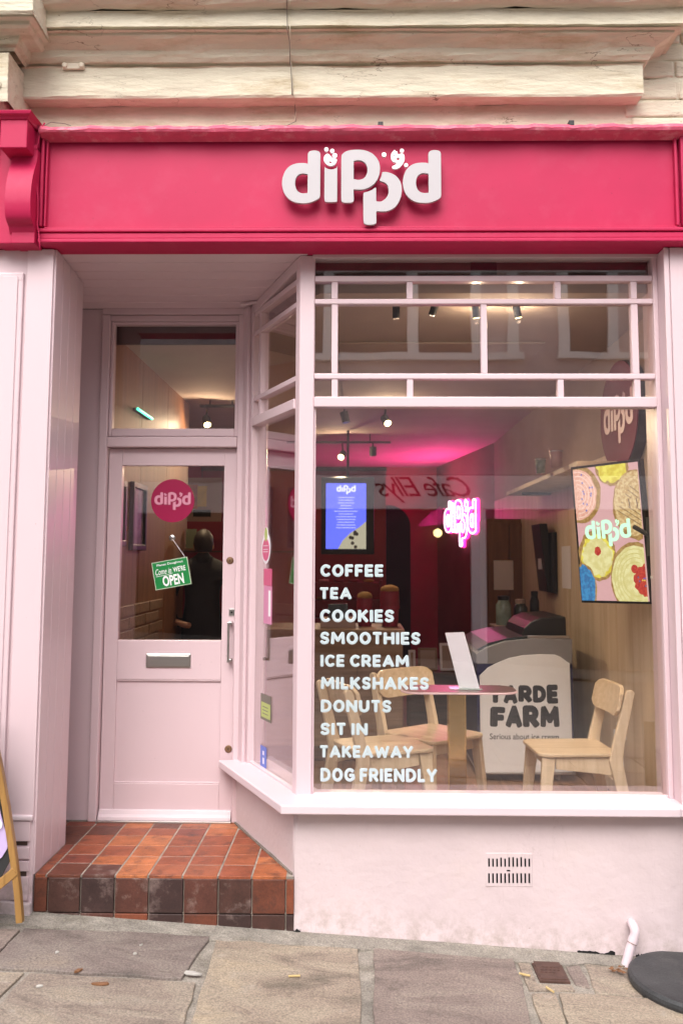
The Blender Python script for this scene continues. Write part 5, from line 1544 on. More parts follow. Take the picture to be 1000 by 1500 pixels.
for (u0, u1, v0, v1, lab) in [(522, 546, 868, 915, 'crimson pot with a golden cookie on top on the counter, the shorter one'), (556, 585, 858, 900, 'taller crimson pot with a golden cookie on top at the right end of the counter')]:
    a, b = at(u0, 921.5, y2), at(u1, v0 + 8, y2)
    r = (b.x - a.x) / 2; cx = (a.x + b.x) / 2
    tt = thing('cookie_pot', lab, 'pot', (cx, y2, zct), 'cookie pots on the counter')
    h = b.z - zct
    MB().lathe([(r * 0.8, 0), (r, h * 0.7), (r * 0.95, h)], (cx, y2, zct), EZ, 20).build('pot', M['crm'], tt)
    MB().lathe([(r * 0.9, 0), (r * 0.95, 0.012), (r * 0.8, 0.03), (r * 0.4, 0.042), (0.004, 0.045)], (cx, y2, zct + h), EZ, 20).build('cookie', M['cookie'], tt, smooth=True)
    MB().lathe([(r * 1.005, 0), (r * 1.01, 0.02)], (cx, y2, zct + h * 0.5), EZ, 20).build('label_band', M['rose'], tt)
tl = thing('till', 'small pale payment till standing on the counter behind the word COOKIES', 'till', at(495, 921, yc + 0.2))
a, b = at(470, 920, yc + 0.2), at(520, 906, yc + 0.2)
box('base', M['rightwall'], tl, a.x, b.x, yc + 0.1, yc + 0.4, zct, b.z, 0.006)
m = MB(); m.prism([(yc + 0.12, b.z), (yc + 0.16, b.z + 0.10), (yc + 0.17, b.z + 0.10), (yc + 0.15, b.z)], lambda p, q: Vector((a.x + 0.05, p, q)), lambda p, q: Vector((b.x - 0.05, p, q))); m.build('tablet', M['black'], tl)
# donut poster behind the counter seen between letters
dp_ = thing('doughnut_display', 'crimson display rack of pink iced doughnuts behind the counter', 'display rack', (0.0, 5.5, ZI))
for r_i in range(3):
    zz = Z(500, 905 - r_i * 26, 5.4)
    box('shelf', M['crm'], dp_, X(455, 880, 5.4), X(556, 880, 5.4), 5.3, 5.6, zz - 0.012, zz, 0.002)
    for k in range(4):
        cx = X(468 + k * 22 + r_i * 3, 880, 5.4)
        MB().lathe([(0.022, 0), (0.05, 0.004), (0.058, 0.018), (0.045, 0.032), (0.022, 0.034), (0.018, 0.02)], (cx, 5.42, zz), EZ, 14).build('doughnut', [M['rose'], M['cookie'], M['stickletter'], M['crm']][(k + r_i) % 4], dp_, smooth=True)
for xx in (X(453, 880, 5.4), X(558, 880, 5.4)):
    box('upright', M['crm'], dp_, xx - 0.01, xx + 0.01, 5.3, 5.6, ZI, Z(500, 850, 5.4), 0.002)
# low bench with frames
ylb = 3.3
lb = thing('low_bench', 'low dark wood bench with picture frames leaning on it', 'bench', (0.7, ylb, ZI))
zlb = Z(640, 985, ylb)
bx0, bx1 = X(597, 1000, ylb), X(716, 1000, ylb)
box('seat_board', M['darkwood'], lb, bx0, bx1, ylb - 0.02, ylb + 0.4, zlb - 0.03, zlb, 0.003)
box('front_board', M['darkwood'], lb, bx0 + 0.01, bx1 - 0.01, ylb, ylb + 0.38, ZI, zlb - 0.031, 0.002)
for (u0, u1, v0, lab) in [(598, 608, 956, 'small pale card leaning on the bench left of two frames'), (612, 640, 953, 'wood coloured small frame leaning on the bench'), (644, 668, 946, 'white framed small picture leaning on the bench beside the menu card')]:
    a, b = at(u0, 985, ylb + 0.15), at(u1, v0, ylb + 0.15)
    zb = zlb; zt_ = b.z + (zlb - a.z)
    f = thing('small_frame', lab, 'picture frame', ((a.x + b.x) / 2, ylb + 0.15, zb), 'small frames on the low bench')
    lean = 0.06
    def fb(x0, x1, y0, y1, z0, z1): return MB().box(x0, x1, y0, y1, z0, z1, T=lambda p, q, r: Vector((p, ylb + 0.12 + q + (r - zb) * 0.25, r)))
    fb(a.x, b.x, 0, 0.015, zb, zt_).build('frame', M['paper'] if u0 != 612 else M['counterw'], f, bevel=0.002)
    fb(a.x + 0.018, b.x - 0.018, -0.002, 0.0, zb + 0.018, zt_ - 0.018).build('picture', M['rightwall'], f)
# back dark cabinet / wall panelling seen to the right of arch
cbn = thing('tall_cabinet', 'tall orange brown wooden cabinet against the right wall behind the freezer', 'cabinet', (1.2, 3.6, ZI))
cy = 4.3
box('carcass', M['orangew'], cbn, X(713, 800, cy), XW - 0.002, cy, cy + 0.5, ZI, Z(740, 760, cy), 0.003)
box('door', M['orangew'], cbn, X(715, 800, cy), X(744, 800, cy), cy - 0.018, cy - 0.001, ZI + 0.05, Z(740, 766, cy), 0.003)
box('door', M['orangew'], cbn, X(746, 800, cy), X(779, 800, cy), cy - 0.018, cy - 0.001, ZI + 0.05, Z(740, 766, cy), 0.003)
a, b = at(723, 864, cy - 0.02), at(751, 821, cy - 0.02)
tag(box('paper_notice', M['paper'], None, a.x, b.x, cy - 0.0215, cy - 0.019, a.z, b.z), 'plain pale paper notice fixed to the brown cabinet doors', 'notice')
# wood post behind freezer + ledge with jars
yj = 2.9
lg = thing('jar_stand', 'narrow pinkish stand behind the freezer carrying glass jars', 'stand', (1.2, yj, ZI))
a, b = at(729, 1000, yj), at(772, 917, yj)
box('body', M['rightwall'], lg, a.x, b.x, yj, yj + 0.25, ZI, b.z - 0.012, 0.003)
box('top', M['rightwall'], lg, a.x - 0.02, b.x + 0.02, yj - 0.01, yj + 0.26, b.z - 0.011, b.z, 0.003)
M['jarglass'] = paint('greenish_jar_glass', (0.25, 0.33, 0.29), 0.12, 0.25, 0.2, 30, vscale=18)
M['jardark'] = paint('dark_jar', (0.03, 0.035, 0.03), 0.2, 0.2, 0)
zj = b.z
for (u0, u1, vt, mat, lab) in [(726, 748, 879, 'jarglass', 'pale green glass jar behind the freezer, left one'), (752, 772, 884, 'jardark', 'dark jar with a pinkish lid behind the freezer'), (776, 789, 872, 'black', 'slim black bottle at the wall behind the freezer')]:
    a, b = at(u0, 916, yj + 0.1), at(u1, vt, yj + 0.1)
    cx, r = (a.x + b.x) / 2, (b.x - a.x) / 2
    h = b.z - zj
    t = thing('jar', lab, 'jar', (cx, yj + 0.1, zj), 'jars behind the freezer')
    MB().lathe([(r * 0.95, 0), (r, 0.01), (r, h * 0.8), (r * 0.75, h * 0.92), (r * 0.7, h)], (cx, yj + 0.1, zj), EZ, 18).build('body', M[mat], t, smooth=True)
    MB().lathe([(r * 0.74, 0), (r * 0.76, 0.03), (r * 0.3, 0.034)], (cx, yj + 0.1, zj + h), EZ, 18).build('lid', M['black' if mat != 'jardark' else 'rightwall'], t)

# ================================================================== freezer
yfz = 1.68
fx0_, fx1_ = X(703, 1050, yfz), X(839, 1050, yfz)
zf0, zf1 = Z(770, 1131, yfz), Z(770, 944, yfz)
fz = thing('ice_cream_freezer', 'white fronted ice cream display freezer on castors reading YARDE FARM', 'freezer', ((fx0_ + fx1_) / 2, yfz, ZI))
fd = 0.95
box('cabinet', M['navy'], fz, fx0_ - 0.018, fx1_ + 0.006, yfz + 0.012, yfz + fd, zf0, zf1 - 0.10, 0.006)
# upper grey body with curved shoulder, sloping down to the left
up = [(fx0_ - 0.018, zf1 - 0.12), (fx0_ - 0.02, zf1 - 0.06), (fx0_ + 0.04, zf1 - 0.02), (fx0_ + 0.16, zf1 + 0.02), (fx0_ + 0.32, zf1 + 0.035), (fx1_ + 0.006, zf1 + 0.035), (fx1_ + 0.006, zf1 - 0.12)]
m = MB(); m.prism(up, lambda a, b: Vector((a, yfz + 0.006, b)), lambda a, b: Vector((a, yfz + fd, b)))
m.build('grey_surround', M['greypl'], fz, bevel=0.006)
def fp(u, v): return (X(u, v, yfz), Z(u, v, yfz))
fr = [fp(704, 1131), fp(702, 990), fp(708, 984), fp(714, 978), fp(730, 970), (fp(745, 964)), fp(765, 960), fp(790, 958.5), fp(812, 959), fp(820, 962), fp(828, 968), fp(834, 972), fp(839, 1131)]
m = MB(); m.prism(fr, lambda a, b: Vector((a, yfz, b)), lambda a, b: Vector((a, yfz + 0.010, b))); m.build('front_panel', M['white_enamel'], fz, bevel=0.003)
box('base_frame', M['steel'], fz, fx0_ - 0.02, fx1_ + 0.01, yfz - 0.002, yfz + fd, zf0 - 0.014, zf0 - 0.001, 0.002)
for (xx, yy_) in ((fx0_ + 0.03, 0.06), (fx1_ - 0.09, 0.06), (fx0_ + 0.03, fd - 0.08), (fx1_ - 0.09, fd - 0.08)):
    c_ = MB().lathe([(0.004, -0.012), (0.026, -0.012), (0.028, 0), (0.026, 0.012), (0.004, 0.012)], (xx, yfz + yy_, ZI + 0.027), EX, 16).build('castor', M['greypl'], fz)
    MB().box(xx - 0.018, xx + 0.018, yfz + yy_ - 0.02, yfz + yy_ + 0.02, ZI + 0.05, zf0 - 0.014).build('fork', M['steel'], c_, bevel=0.002)
# glass top / lid: sloped glass and black curved hood to the right
M['lidglass'] = paint('dark_lid_glass', (0.035, 0.045, 0.048), 0.38, 0.1, 0.0, spec=0.25)
lid = [(fx0_ - 0.01, zf1 - 0.035), (fx0_ + 0.06, zf1 + 0.005), (fx0_ + 0.18, zf1 + 0.036), (fx0_ + 0.32, zf1 + 0.048), (fx1_ - 0.22, zf1 + 0.048), (fx1_ - 0.22, zf1 + 0.037), (fx0_ + 0.32, zf1 + 0.037)]
m = MB(); m.prism(lid, lambda a, b: Vector((a, yfz + 0.03, b)), lambda a, b: Vector((a, yfz + fd - 0.03, b))); m.build('glass_lid', M['lidglass'], fz, smooth=False)
hz = zf1 + 0.036
hood = [(X(768, 930, yfz), hz), (X(772, 920, yfz), hz + 0.055), (X(782, 912, yfz), hz + 0.095), (X(796, 907, yfz), hz + 0.118), (X(833, 905, yfz), hz + 0.128), (fx1_ - 0.01, hz + 0.12), (fx1_ - 0.008, hz)]
m = MB(); m.prism(hood, lambda a, b: Vector((a, yfz + 0.10, b)), lambda a, b: Vector((a, yfz + fd - 0.2, b))); m.build('black_hood', M['black'], fz, bevel=0.006)
m = MB(); m.box(X(700, 940, yfz), X(760, 940, yfz), yfz + 0.35, yfz + 0.75, zf1 + 0.030, zf1 + 0.047); 
box('lid_trim', M['steel'], fz, fx0_ + 0.30, fx1_ - 0.01, yfz + 0.02, yfz + 0.035, zf1 + 0.036, zf1 + 0.052, 0.002)
yq = yfz - 0.0012
def jitter_word(word, u0, u1, v0, v1, wts, seed, wgt=0.055):
    random.seed(seed)
    tot = sum(wts); x = u0
    for ch, w in zip(word, wts):
        ww = (u1 - u0) * w / tot
        a, b = at(x, v1 + random.uniform(-1.3, 1.3), yq), at(x + ww - 1.6, v0 + random.uniform(-1.0, 1.0), yq)
        vf = stroke_text(ch, 0.30)
        aa = random.uniform(-0.05, 0.05)
        put('printed_letter', vf, M['ink'], fz, a, (EX + EZ * aa).normalized(), (EZ - EX * aa).normalized(), OUT, 1, sz=0.008, fit=(b.x - a.x, b.z - a.z))
        x += ww
jitter_word('YARDE', 714.5, 818, 1003, 1030, [1.1, 1.05, 1.05, 1.0, 0.85], 3)
jitter_word('FARM', 717, 820, 1034, 1065, [0.95, 1.05, 1.05, 1.2], 8)
a, b = at(717, 1083, yq), at(818, 1075, yq)
put('printed_text', text_mesh('Serious about ice cream', 0.008), M['ink'], fz, a, EX, EZ, OUT, 1, fit=(b.x - a.x, b.z - a.z))
random.seed(11)

# ================================================================== television on the right wall
TLt, TLb = at(833, 685, 0.86), at(853, 883, 0.84)
TRt, TRb = at(934, 672, 0.50), at(957, 885, 0.52)
cT = (TLt + TLb + TRt + TRb) / 4
rT = ((TRt + TRb) / 2 - (TLt + TLb) / 2); wT = rT.length; rT.normalize()
uT = ((TLt + TRt) / 2 - (TLb + TRb) / 2); hT = uT.length; uT = (uT - rT * uT.dot(rT)).normalized()
nT = uT.cross(rT) * -1
if nT.y > 0: nT = -nT
tv = thing('wall_television', 'portrait television on the right wall showing iced cookies and the shop name', 'television', cT)
MB().box(-wT / 2, wT / 2, -hT / 2, hT / 2, -0.035, 0, T=lambda a, b, c: cT + rT * a + uT * b + nT * c).build('casing', M['black'], tv, bevel=0.003)
M['tvbg'] = emit('tv_pink_background', (0.62, 0.36, 0.36), 0.62, (0.05, 0.04, 0.04))
sw, sh = wT - 0.028, hT - 0.026
x0, x1, y0, y1 = -sw / 2, sw / 2, -sh / 2, sh / 2
MB().box(x0, x1, y0, y1, 0, 0.0008, T=lambda a, b, c: cT + rT * a + uT * b + nT * c).build('screen', M['tvbg'], tv)
def emn(name, c1, c2, k, sc):
    m, n, b = newmat(name); N, L = n.nodes, n.links
    geo = N.new('ShaderNodeNewGeometry'); nz = N.new('ShaderNodeTexNoise'); nz.inputs['Scale'].default_value = sc; nz.inputs['Detail'].default_value = 5
    L.new(geo.outputs['Position'], nz.inputs['Vector'])
    cr = N.new('ShaderNodeValToRGB'); cr.color_ramp.elements[0].position = 0.42; cr.color_ramp.elements[1].position = 0.58
    cr.color_ramp.elements[0].color = rgb(c1); cr.color_ramp.elements[1].color = rgb(c2)
    L.new(nz.outputs['Fac'], cr.inputs[0]); L.new(cr.outputs[0], b.inputs['Emission Color'])
    b.inputs['Emission Strength'].default_value = k; b.inputs['Base Color'].default_value = (0.03, 0.03, 0.03, 1); b.inputs['Roughness'].default_value = 0.25
    return m
E = {'bis': emn('tv_biscuit', (0.30, 0.16, 0.04), (0.42, 0.26, 0.08), 0.6, 60), 'pinkic': emn('tv_pink_icing', (0.72, 0.36, 0.26), (0.85, 0.50, 0.38), 0.6, 90),
     'yel': emn('tv_yellow_icing', (0.62, 0.50, 0.03), (0.80, 0.72, 0.10), 0.6, 30), 'cream': emn('tv_cream_icing', (0.66, 0.60, 0.24), (0.78, 0.74, 0.36), 0.6, 30),
     'blue': emn('tv_blue_icing', (0.02, 0.14, 0.34), (0.04, 0.26, 0.52), 0.6, 60), 'red': emn('tv_red_jam', (0.40, 0.01, 0.01), (0.55, 0.06, 0.03), 0.6, 120),
     'choc': emit('tv_chocolate', (0.12, 0.05, 0.02), 0.55), 'car': emn('tv_caramel', (0.50, 0.32, 0.12), (0.72, 0.55, 0.28), 0.6, 70), 'mint': emit('tv_mint_letters', (0.48, 0.85, 0.58), 0.85), 'line': emit('tv_icing_line', (0.85, 0.62, 0.52), 0.6), 'creamline': emit('tv_cream_line', (0.56, 0.50, 0.16), 0.6), 'sprk': emit('tv_blue_sprinkle', (0.05, 0.10, 0.45), 0.7)}
lay = [0.0014]
def blob(cx, cy, rx, ry, mat, nm, wob=0.04, n=36, seed=0):
    rnd = random.Random(seed)
    P_ = []
    for k in range(n):
        t = 2 * pi * k / n; w = 1 + rnd.uniform(-wob, wob)
        P_.append((cx + cos(t) * rx * w, cy + sin(t) * ry * w))
    for (nx_, ny_, c_) in ((1, 0, x1), (-1, 0, -x0), (0, 1, y1), (0, -1, -y0)):
        if len(P_) > 2: P_ = clip_half(P_, nx_, ny_, c_)
    if len(P_) < 3: return
    lay[0] += 0.00025
    l = lay[0]
    m = MB(); k = len(P_)
    m.add([cT + rT * a + uT * b + nT * l for a, b in P_], [tuple(range(k))])
    m.build(nm, E[mat], tv)
def T2(fx, fy): return x0 + sw * fx, y0 + sh * fy
def ringline(cx, cy, r, ry, a0, a1, mat, w=0.0022, nm='icing_line'):
    lay[0] += 0.0002; l = lay[0]
    pts = []
    for k in range(19):
        t = a0 + (a1 - a0) * k / 18
        x, y = cx + cos(t) * r, cy + sin(t) * ry
        if x0 + w < x < x1 - w and y0 + w < y < y1 - w: pts.append((x, y, t))
    if len(pts) < 2: return
    vs = []
    for x, y, t in pts: vs += [cT + rT * (x + cos(t) * w) + uT * (y + sin(t) * w) + nT * l, cT + rT * (x - cos(t) * w) + uT * (y - sin(t) * w) + nT * l]
    MB().add(vs, [(2 * k, 2 * k + 1, 2 * k + 3, 2 * k + 2) for k in range(len(pts) - 1)]).build(nm, E[mat], tv)
R_ = sw * 0.34
cx, cy = T2(0.08, 0.80); blob(cx, cy, R_ * 1.0, R_ * 1.12, 'bis', 'printed_cookie', 0.03, seed=1); blob(cx - 0.01, cy, R_ * 0.86, R_ * 0.98, 'pinkic', 'icing', 0.03, seed=2)
for k in range(5): ringline(cx - 0.01, cy, R_ * (0.22 + 0.14 * k), R_ * (0.24 + 0.16 * k), -1.6, 1.7, 'line')
for k in range(12):
    t = random.uniform(-1.4, 1.4); r = random.uniform(0.2, 0.8) * R_; blob(cx + cos(t) * r, cy + sin(t) * r, 0.005, 0.006, 'sprk', 'sprinkle', 0, 6)
cx, cy = T2(0.62, 0.99); blob(cx, cy, R_ * 0.74, R_ * 0.74, 'bis', 'printed_cookie', 0.04, seed=3); blob(cx, cy, R_ * 0.66, R_ * 0.62, 'yel', 'icing', 0.12, seed=4)
cx, cy = T2(0.93, 0.69); blob(cx, cy, R_ * 1.0, R_ * 1.28, 'bis', 'printed_cookie', 0.03, seed=5); blob(cx, cy + 0.01, R_ * 0.93, R_ * 1.18, 'car', 'icing', 0.05, seed=6)
def bar(xa, ya, xb, yb, w, mat, nm):
    lay[0] += 0.0002; l = lay[0]; d = Vector((xb - xa, yb - ya)).normalized(); q = Vector((-d.y, d.x)) * w
    P_ = [(xa + q.x, ya + q.y), (xb + q.x, yb + q.y), (xb - q.x, yb - q.y), (xa - q.x, ya - q.y)]
    for (nx_, ny_, c_) in ((1, 0, x1), (-1, 0, -x0), (0, 1, y1), (0, -1, -y0)):
        if len(P_) > 2: P_ = clip_half(P_, nx_, ny_, c_)
    if len(P_) > 2: MB().add([cT + rT * a + uT * b + nT * l for a, b in P_], [tuple(range(len(P_)))]).build(nm, E[mat], tv)
for k in range(7): bar(cx - 0.11 + 0.014 * k, cy - 0.02 + 0.02 * k, cx + 0.02 + 0.012 * k, cy - 0.10 + 0.018 * k, 0.0017, 'choc', 'chocolate_drizzle')
for k in range(3): bar(cx - 0.07 + 0.045 * k, cy + 0.02 - 0.006 * k, cx - 0.04 + 0.045 * k, cy + 0.015 - 0.006 * k, 0.022, 'car', 'biscuit_piece'); bar(cx - 0.038 + 0.045 * k, cy + 0.035, cx - 0.032 + 0.045 * k, cy - 0.01, 0.003, 'choc', 'chocolate_edge')
cx, cy = T2(0.30, 0.34); blob(cx, cy, R_ * 0.86, R_ * 0.98, 'bis', 'printed_cookie', 0.04, seed=7); blob(cx, cy - 0.005, R_ * 0.76, R_ * 0.82, 'yel', 'icing', 0.07, seed=8); blob(cx, cy - 0.01, R_ * 0.7, R_ * 0.7, 'cream', 'icing', 0.1, seed=12); blob(cx + 0.005, cy + 0.02, 0.020, 0.024, 'red', 'jam', 0.12, seed=9)
cx, cy = T2(0.05, 0.10); blob(cx, cy, R_ * 0.60, R_ * 0.92, 'bis', 'printed_cookie', 0.04, seed=10); blob(cx, cy, R_ * 0.54, R_ * 0.84, 'blue', 'icing', 0.09, seed=11)
cx, cy = T2(0.86, 0.16); blob(cx, cy, R_ * 1.12, R_ * 1.36, 'bis', 'printed_cookie', 0.02, seed=13); blob(cx, cy - 0.006, R_ * 1.06, R_ * 1.26, 'cream', 'icing', 0.02, seed=14)
for k in range(4): ringline(cx, cy, R_ * (0.55 + 0.13 * k), R_ * (0.62 + 0.16 * k), 1.2, 5.0, 'creamline')
blob(cx + 0.05, cy - 0.01, 0.062, 0.078, 'red', 'sprinkle_patch', 0.12, seed=15); blob(cx - 0.005, cy + 0.05, 0.02, 0.022, 'red', 'cherry', 0.03, seed=16)
for k in range(16):
    t = random.uniform(0, 6.28); r = random.uniform(0, 0.06); blob(cx + 0.05 + cos(t) * r * 0.8, cy - 0.01 + sin(t) * r, 0.004, 0.005, ['sprk', 'yel', 'blue', 'choc'][k % 4], 'sprinkle', 0, 6)
kq = sw * 0.70 / 887
logo(tv, cT + rT * (x0 + sw * 0.49) + uT * (y0 + sh * 0.50) + nT * 0.0125, rT, uT, nT, kq, E['mint'], dots=True, simple=True)
# bracket
MB().box(-0.12, 0.02, -0.04, 0.04, -0.10, -0.036, T=lambda a, b, c: cT + rT * (a + 0.1) + uT * b + nT * c).build('mount_plate', M['blackmat'], tv)
p = at(953, 786, 0.42)
box('wall_arm', M['blackmat'], tv, p.x - 0.012, XW, 0.40, 0.46, p.z - 0.095, p.z + 0.095, 0.003)
MB().tube([p + Vector((-0.05, 0.1, 0.05)), p, p + Vector((0.06, 0.02, -0.02))], 0.012, 8).build('wall_arm', M['blackmat'], tv)

# round hanging sign
ys_ = 0.62
c = at(905, 606, ys_)
rd = thing('round_wall_sign', 'round dark pink shop sign with black rim above the television', 'sign', (XW - 0.03, ys_, c.z))
xs_ = XW - 0.06
def rw(u, v):  # point on plane x=xs_
    d = ray(u, v); t = (xs_ - CPOS.x) / d.x; return CPOS + d * t
q0, q1 = rw(878, 600), rw(934, 610)
cyy = (q0.y + q1.y) / 2; ry = abs(q1.y - q0.y) / 2
zt1, zb1 = rw(905, 527).z, rw(905, 690).z
rz = (zt1 - zb1) / 2; cz = (zt1 + zb1) / 2
def ell(x, sc): return [Vector((x, cyy + cos(2 * pi * k / 40) * ry * sc, cz + sin(2 * pi * k / 40) * rz * sc)) for k in range(40)]
def edisc(nm, xa, xb, sc, mat):
    A = ell(xa, sc); B = ell(xb, sc)
    MB().add(A + B, [tuple(range(40)), tuple(range(40, 80))[::-1]] + [(k, (k + 1) % 40, 40 + (k + 1) % 40, 40 + k) for k in range(40)]).build(nm, mat, rd)
M['roundpink'] = paint('dark_pink_acrylic', (0.20, 0.010, 0.040), 0.65, 0.05, 0, spec=0.15)
edisc('rim', xs_ + 0.006, XW - 0.001, 1.0, M['black']); edisc('face', xs_, xs_ + 0.005, 0.985, M['roundpink'])
logo(rd, Vector((xs_ - 0.002, cyy, cz - 0.02)), Vector((0, -1, 0)), EZ, Vector((-1, 0, 0)), ry * 1.55 / 887, M['stickletter'], dots=True, simple=True)

# shelf on right wall with cups
shf = thing('wall_shelf', 'pale wooden shelf on the right wall left of the television', 'shelf', (XW, 1.9, 1.95))
zs_ = Z(833, 683, 1.0)
box('board', M['birch'], shf, XW - 0.28, XW - 0.001, 1.0, 3.4, zs_, zs_ + 0.03, 0.003)
for yy_ in (1.3, 3.0):
    box('bracket', M['blackmat'], shf, XW - 0.22, XW - 0.001, yy_, yy_ + 0.02, zs_ - 0.02, zs_ - 0.001)
for (u, yv, h, r, mat, lab) in [(791, 1.75, 0.095, 0.035, 'jarglass', 'pale grey green cup on the wall shelf'), (814, 1.35, 0.10, 0.04, 'st_rose', 'pinkish cup on the wall shelf nearest the television')]:
    M.setdefault('st_rose', paint('pale_pink_cup', (0.45, 0.27, 0.25), 0.3, 0.05, 0))
    p = at(u, 675, yv)
    t = thing('shelf_cup', lab, 'cup', (p.x, yv, zs_ + 0.03), 'cups on the wall shelf')
    MB().lathe([(r * 0.8, 0), (r, h), (r * 0.92, h), (r * 0.75, 0.008)], (p.x, yv, zs_ + 0.03), EZ, 18).build('cup', M[mat], t, smooth=True)
    MB().lathe([(r * 1.03, 0), (r * 1.03, 0.006)], (p.x, yv, zs_ + 0.03 + h * 0.9), EZ, 18).build('lip', M['steel'], t)
# wall objects on x = XW plane
def rwx(u, v, x):
    d = ray(u, v); t = (x - CPOS.x) / d.x; return CPOS + d * t
def wallbox(nm, u0, u1, v0, v1, th, mat, parent=None, bev=0.003, tilt=0.0):
    a = rwx(u0, (v0 + v1) / 2, XW); b = rwx(u1, (v0 + v1) / 2, XW)
    um = (u0 + u1) / 2
    zt_, zb_ = rwx(um, v0, XW).z, rwx(um, v1, XW).z
    return MB().box(XW - th, XW - 0.001, min(a.y, b.y), max(a.y, b.y), zb_, zt_, T=lambda x, y, z: Vector((x - tilt * (z - zb_), y, z))).build(nm, mat, parent, bevel=bev)
o = thing('wall_speaker', 'slim black speaker leaning out from the right wall beside the shelf', 'speaker', rwx(795, 820, XW))
wallbox('body', 799, 812, 768, 866, 0.06, M['black'], o, tilt=0.10)
wallbox('back_plate', 806, 816, 780, 868, 0.03, M['blackmat'], o)
wallbox('hanging_tag', 803.5, 808.5, 812, 834, 0.085, M['paper'], o)
tag(wallbox('paper_note', 823, 836, 800, 862, 0.004, M['paper'], None, 0), 'narrow pinkish paper note stuck on the right wall left of the television', 'note')
# white conduit
a = at(957, 845, 0.30)
wc = thing('white_conduit', 'white vertical plastic conduit beside the right window frame', 'conduit', (a.x, 0.3, ZI))
a = at(958.5, 845, 0.28); b_ = at(967, 1163, 0.28)
box('duct', M['white_enamel'], wc, (a.x + b_.x) / 2 - 0.010, (a.x + b_.x) / 2 + 0.010, 0.27, 0.30, ZI, a.z, 0.003)
box('cap', M['white_enamel'], wc, a.x - 0.014, a.x + 0.014, 0.265, 0.305, a.z - 0.01, a.z + 0.006, 0.003)
# socket and cable
so_ = thing('wall_socket', 'white wall socket with a plug low on the right wall behind the chair', 'socket', rwx(909, 1073, XW))
wallbox('plate', 905, 917, 1062, 1080, 0.012, M['white_enamel'], so_)
wallbox('plug', 908, 913, 1070, 1082, 0.04, M['white_enamel'], so_)
p_ = rwx(911, 1082, XW - 0.03)
pts = [p_, p_ + Vector((0, 0, -0.1)), p_ + Vector((-0.005, -0.03, -0.25)), Vector((p_.x, p_.y - 0.1, ZI + 0.02)), Vector((p_.x, p_.y - 0.5, ZI + 0.01))]
tag(MB().tube(pts, 0.004, 6).build('white_cable', M['white_enamel'], None, smooth=True), 'white power cable hanging from the wall socket behind the right chair', 'cable')

# ================================================================== table and menu card
yt = 0.50
tx0, tx1 = X(588, 1015, 0.38), X(761, 1015, 0.38)
zt_ = Z(670, 1017.5, 0.37)
tb = thing('cafe_table', 'small pink topped cafe table on a square brass pedestal behind the big pane', 'table', ((tx0 + tx1) / 2, yt, ZI))
def rrect(x0, x1, y0, y1, r, n=5):
    P_ = []
    for cx, cy, a0 in ((x1 - r, y1 - r, 0), (x0 + r, y1 - r, pi / 2), (x0 + r, y0 + r, pi), (x1 - r, y0 + r, 1.5 * pi)):
        for k in range(n + 1): P_.append((cx + r * cos(a0 + pi / 2 * k / n), cy + r * sin(a0 + pi / 2 * k / n)))
    return P_
M['tableface'] = paint('table_face_painted_reflection', (0.12, 0.065, 0.055), 0.30, 0.1, 0.0)  # brown base imitates the dim room reflected in the glossy pink top
m = MB(); m.prism(rrect(tx0, tx1, 0.36, 0.62, 0.09), lambda a, b: Vector((a, b, zt_)), lambda a, b: Vector((a, b, zt_ + 0.010))); m.build('tabletop_edge', M['tabletop'], tb, bevel=0.003)
m = MB(); m.prism(rrect(tx0 + 0.006, tx1 - 0.006, 0.366, 0.614, 0.085), lambda a, b: Vector((a, b, zt_ + 0.0095)), lambda a, b: Vector((a, b, zt_ + 0.012))); m.build('tabletop', M['tableface'], tb)
xc_ = X(670.5, 1080, 0.45)
box('pedestal', M['brass'], tb, xc_ - 0.043, xc_ + 0.043, 0.47, 0.55, ZI + 0.02, zt_ - 0.001, 0.008)
box('base_plate', M['brass'], tb, xc_ - 0.2, xc_ + 0.2, 0.38, 0.64, ZI, ZI + 0.018, 0.005)
zc = zt_ + 0.0125
A0, A1 = at(672, 1009, 0.5), at(701, 1009, 0.5)
B0, B1 = at(652, 928.5, 0.5), at(678.5, 926.5, 0.5)
mc = thing('menu_card', 'blank backed white leaning menu card standing on the pink table', 'menu card', (A0.x, 0.5, zc))
dz = zc - A0.z
ps = [Vector((A0.x, 0.50, zc)), Vector((A1.x, 0.47, zc)), Vector((B1.x, 0.485, B1.z + dz)), Vector((B0.x, 0.515, B0.z + dz))]
m = MB(); m.add(ps + [p + Vector((0.001, 0.003, 0)) for p in ps], [(0, 1, 2, 3), (4, 5, 6, 7), (0, 1, 5, 4), (1, 2, 6, 5), (2, 3, 7, 6), (3, 0, 4, 7)]); m.build('card', M['paper'], mc)
box('foot', M['jarglass'], mc, A0.x - 0.05, A1.x + 0.01, 0.44, 0.54, zc, zc + 0.003, 0.001)

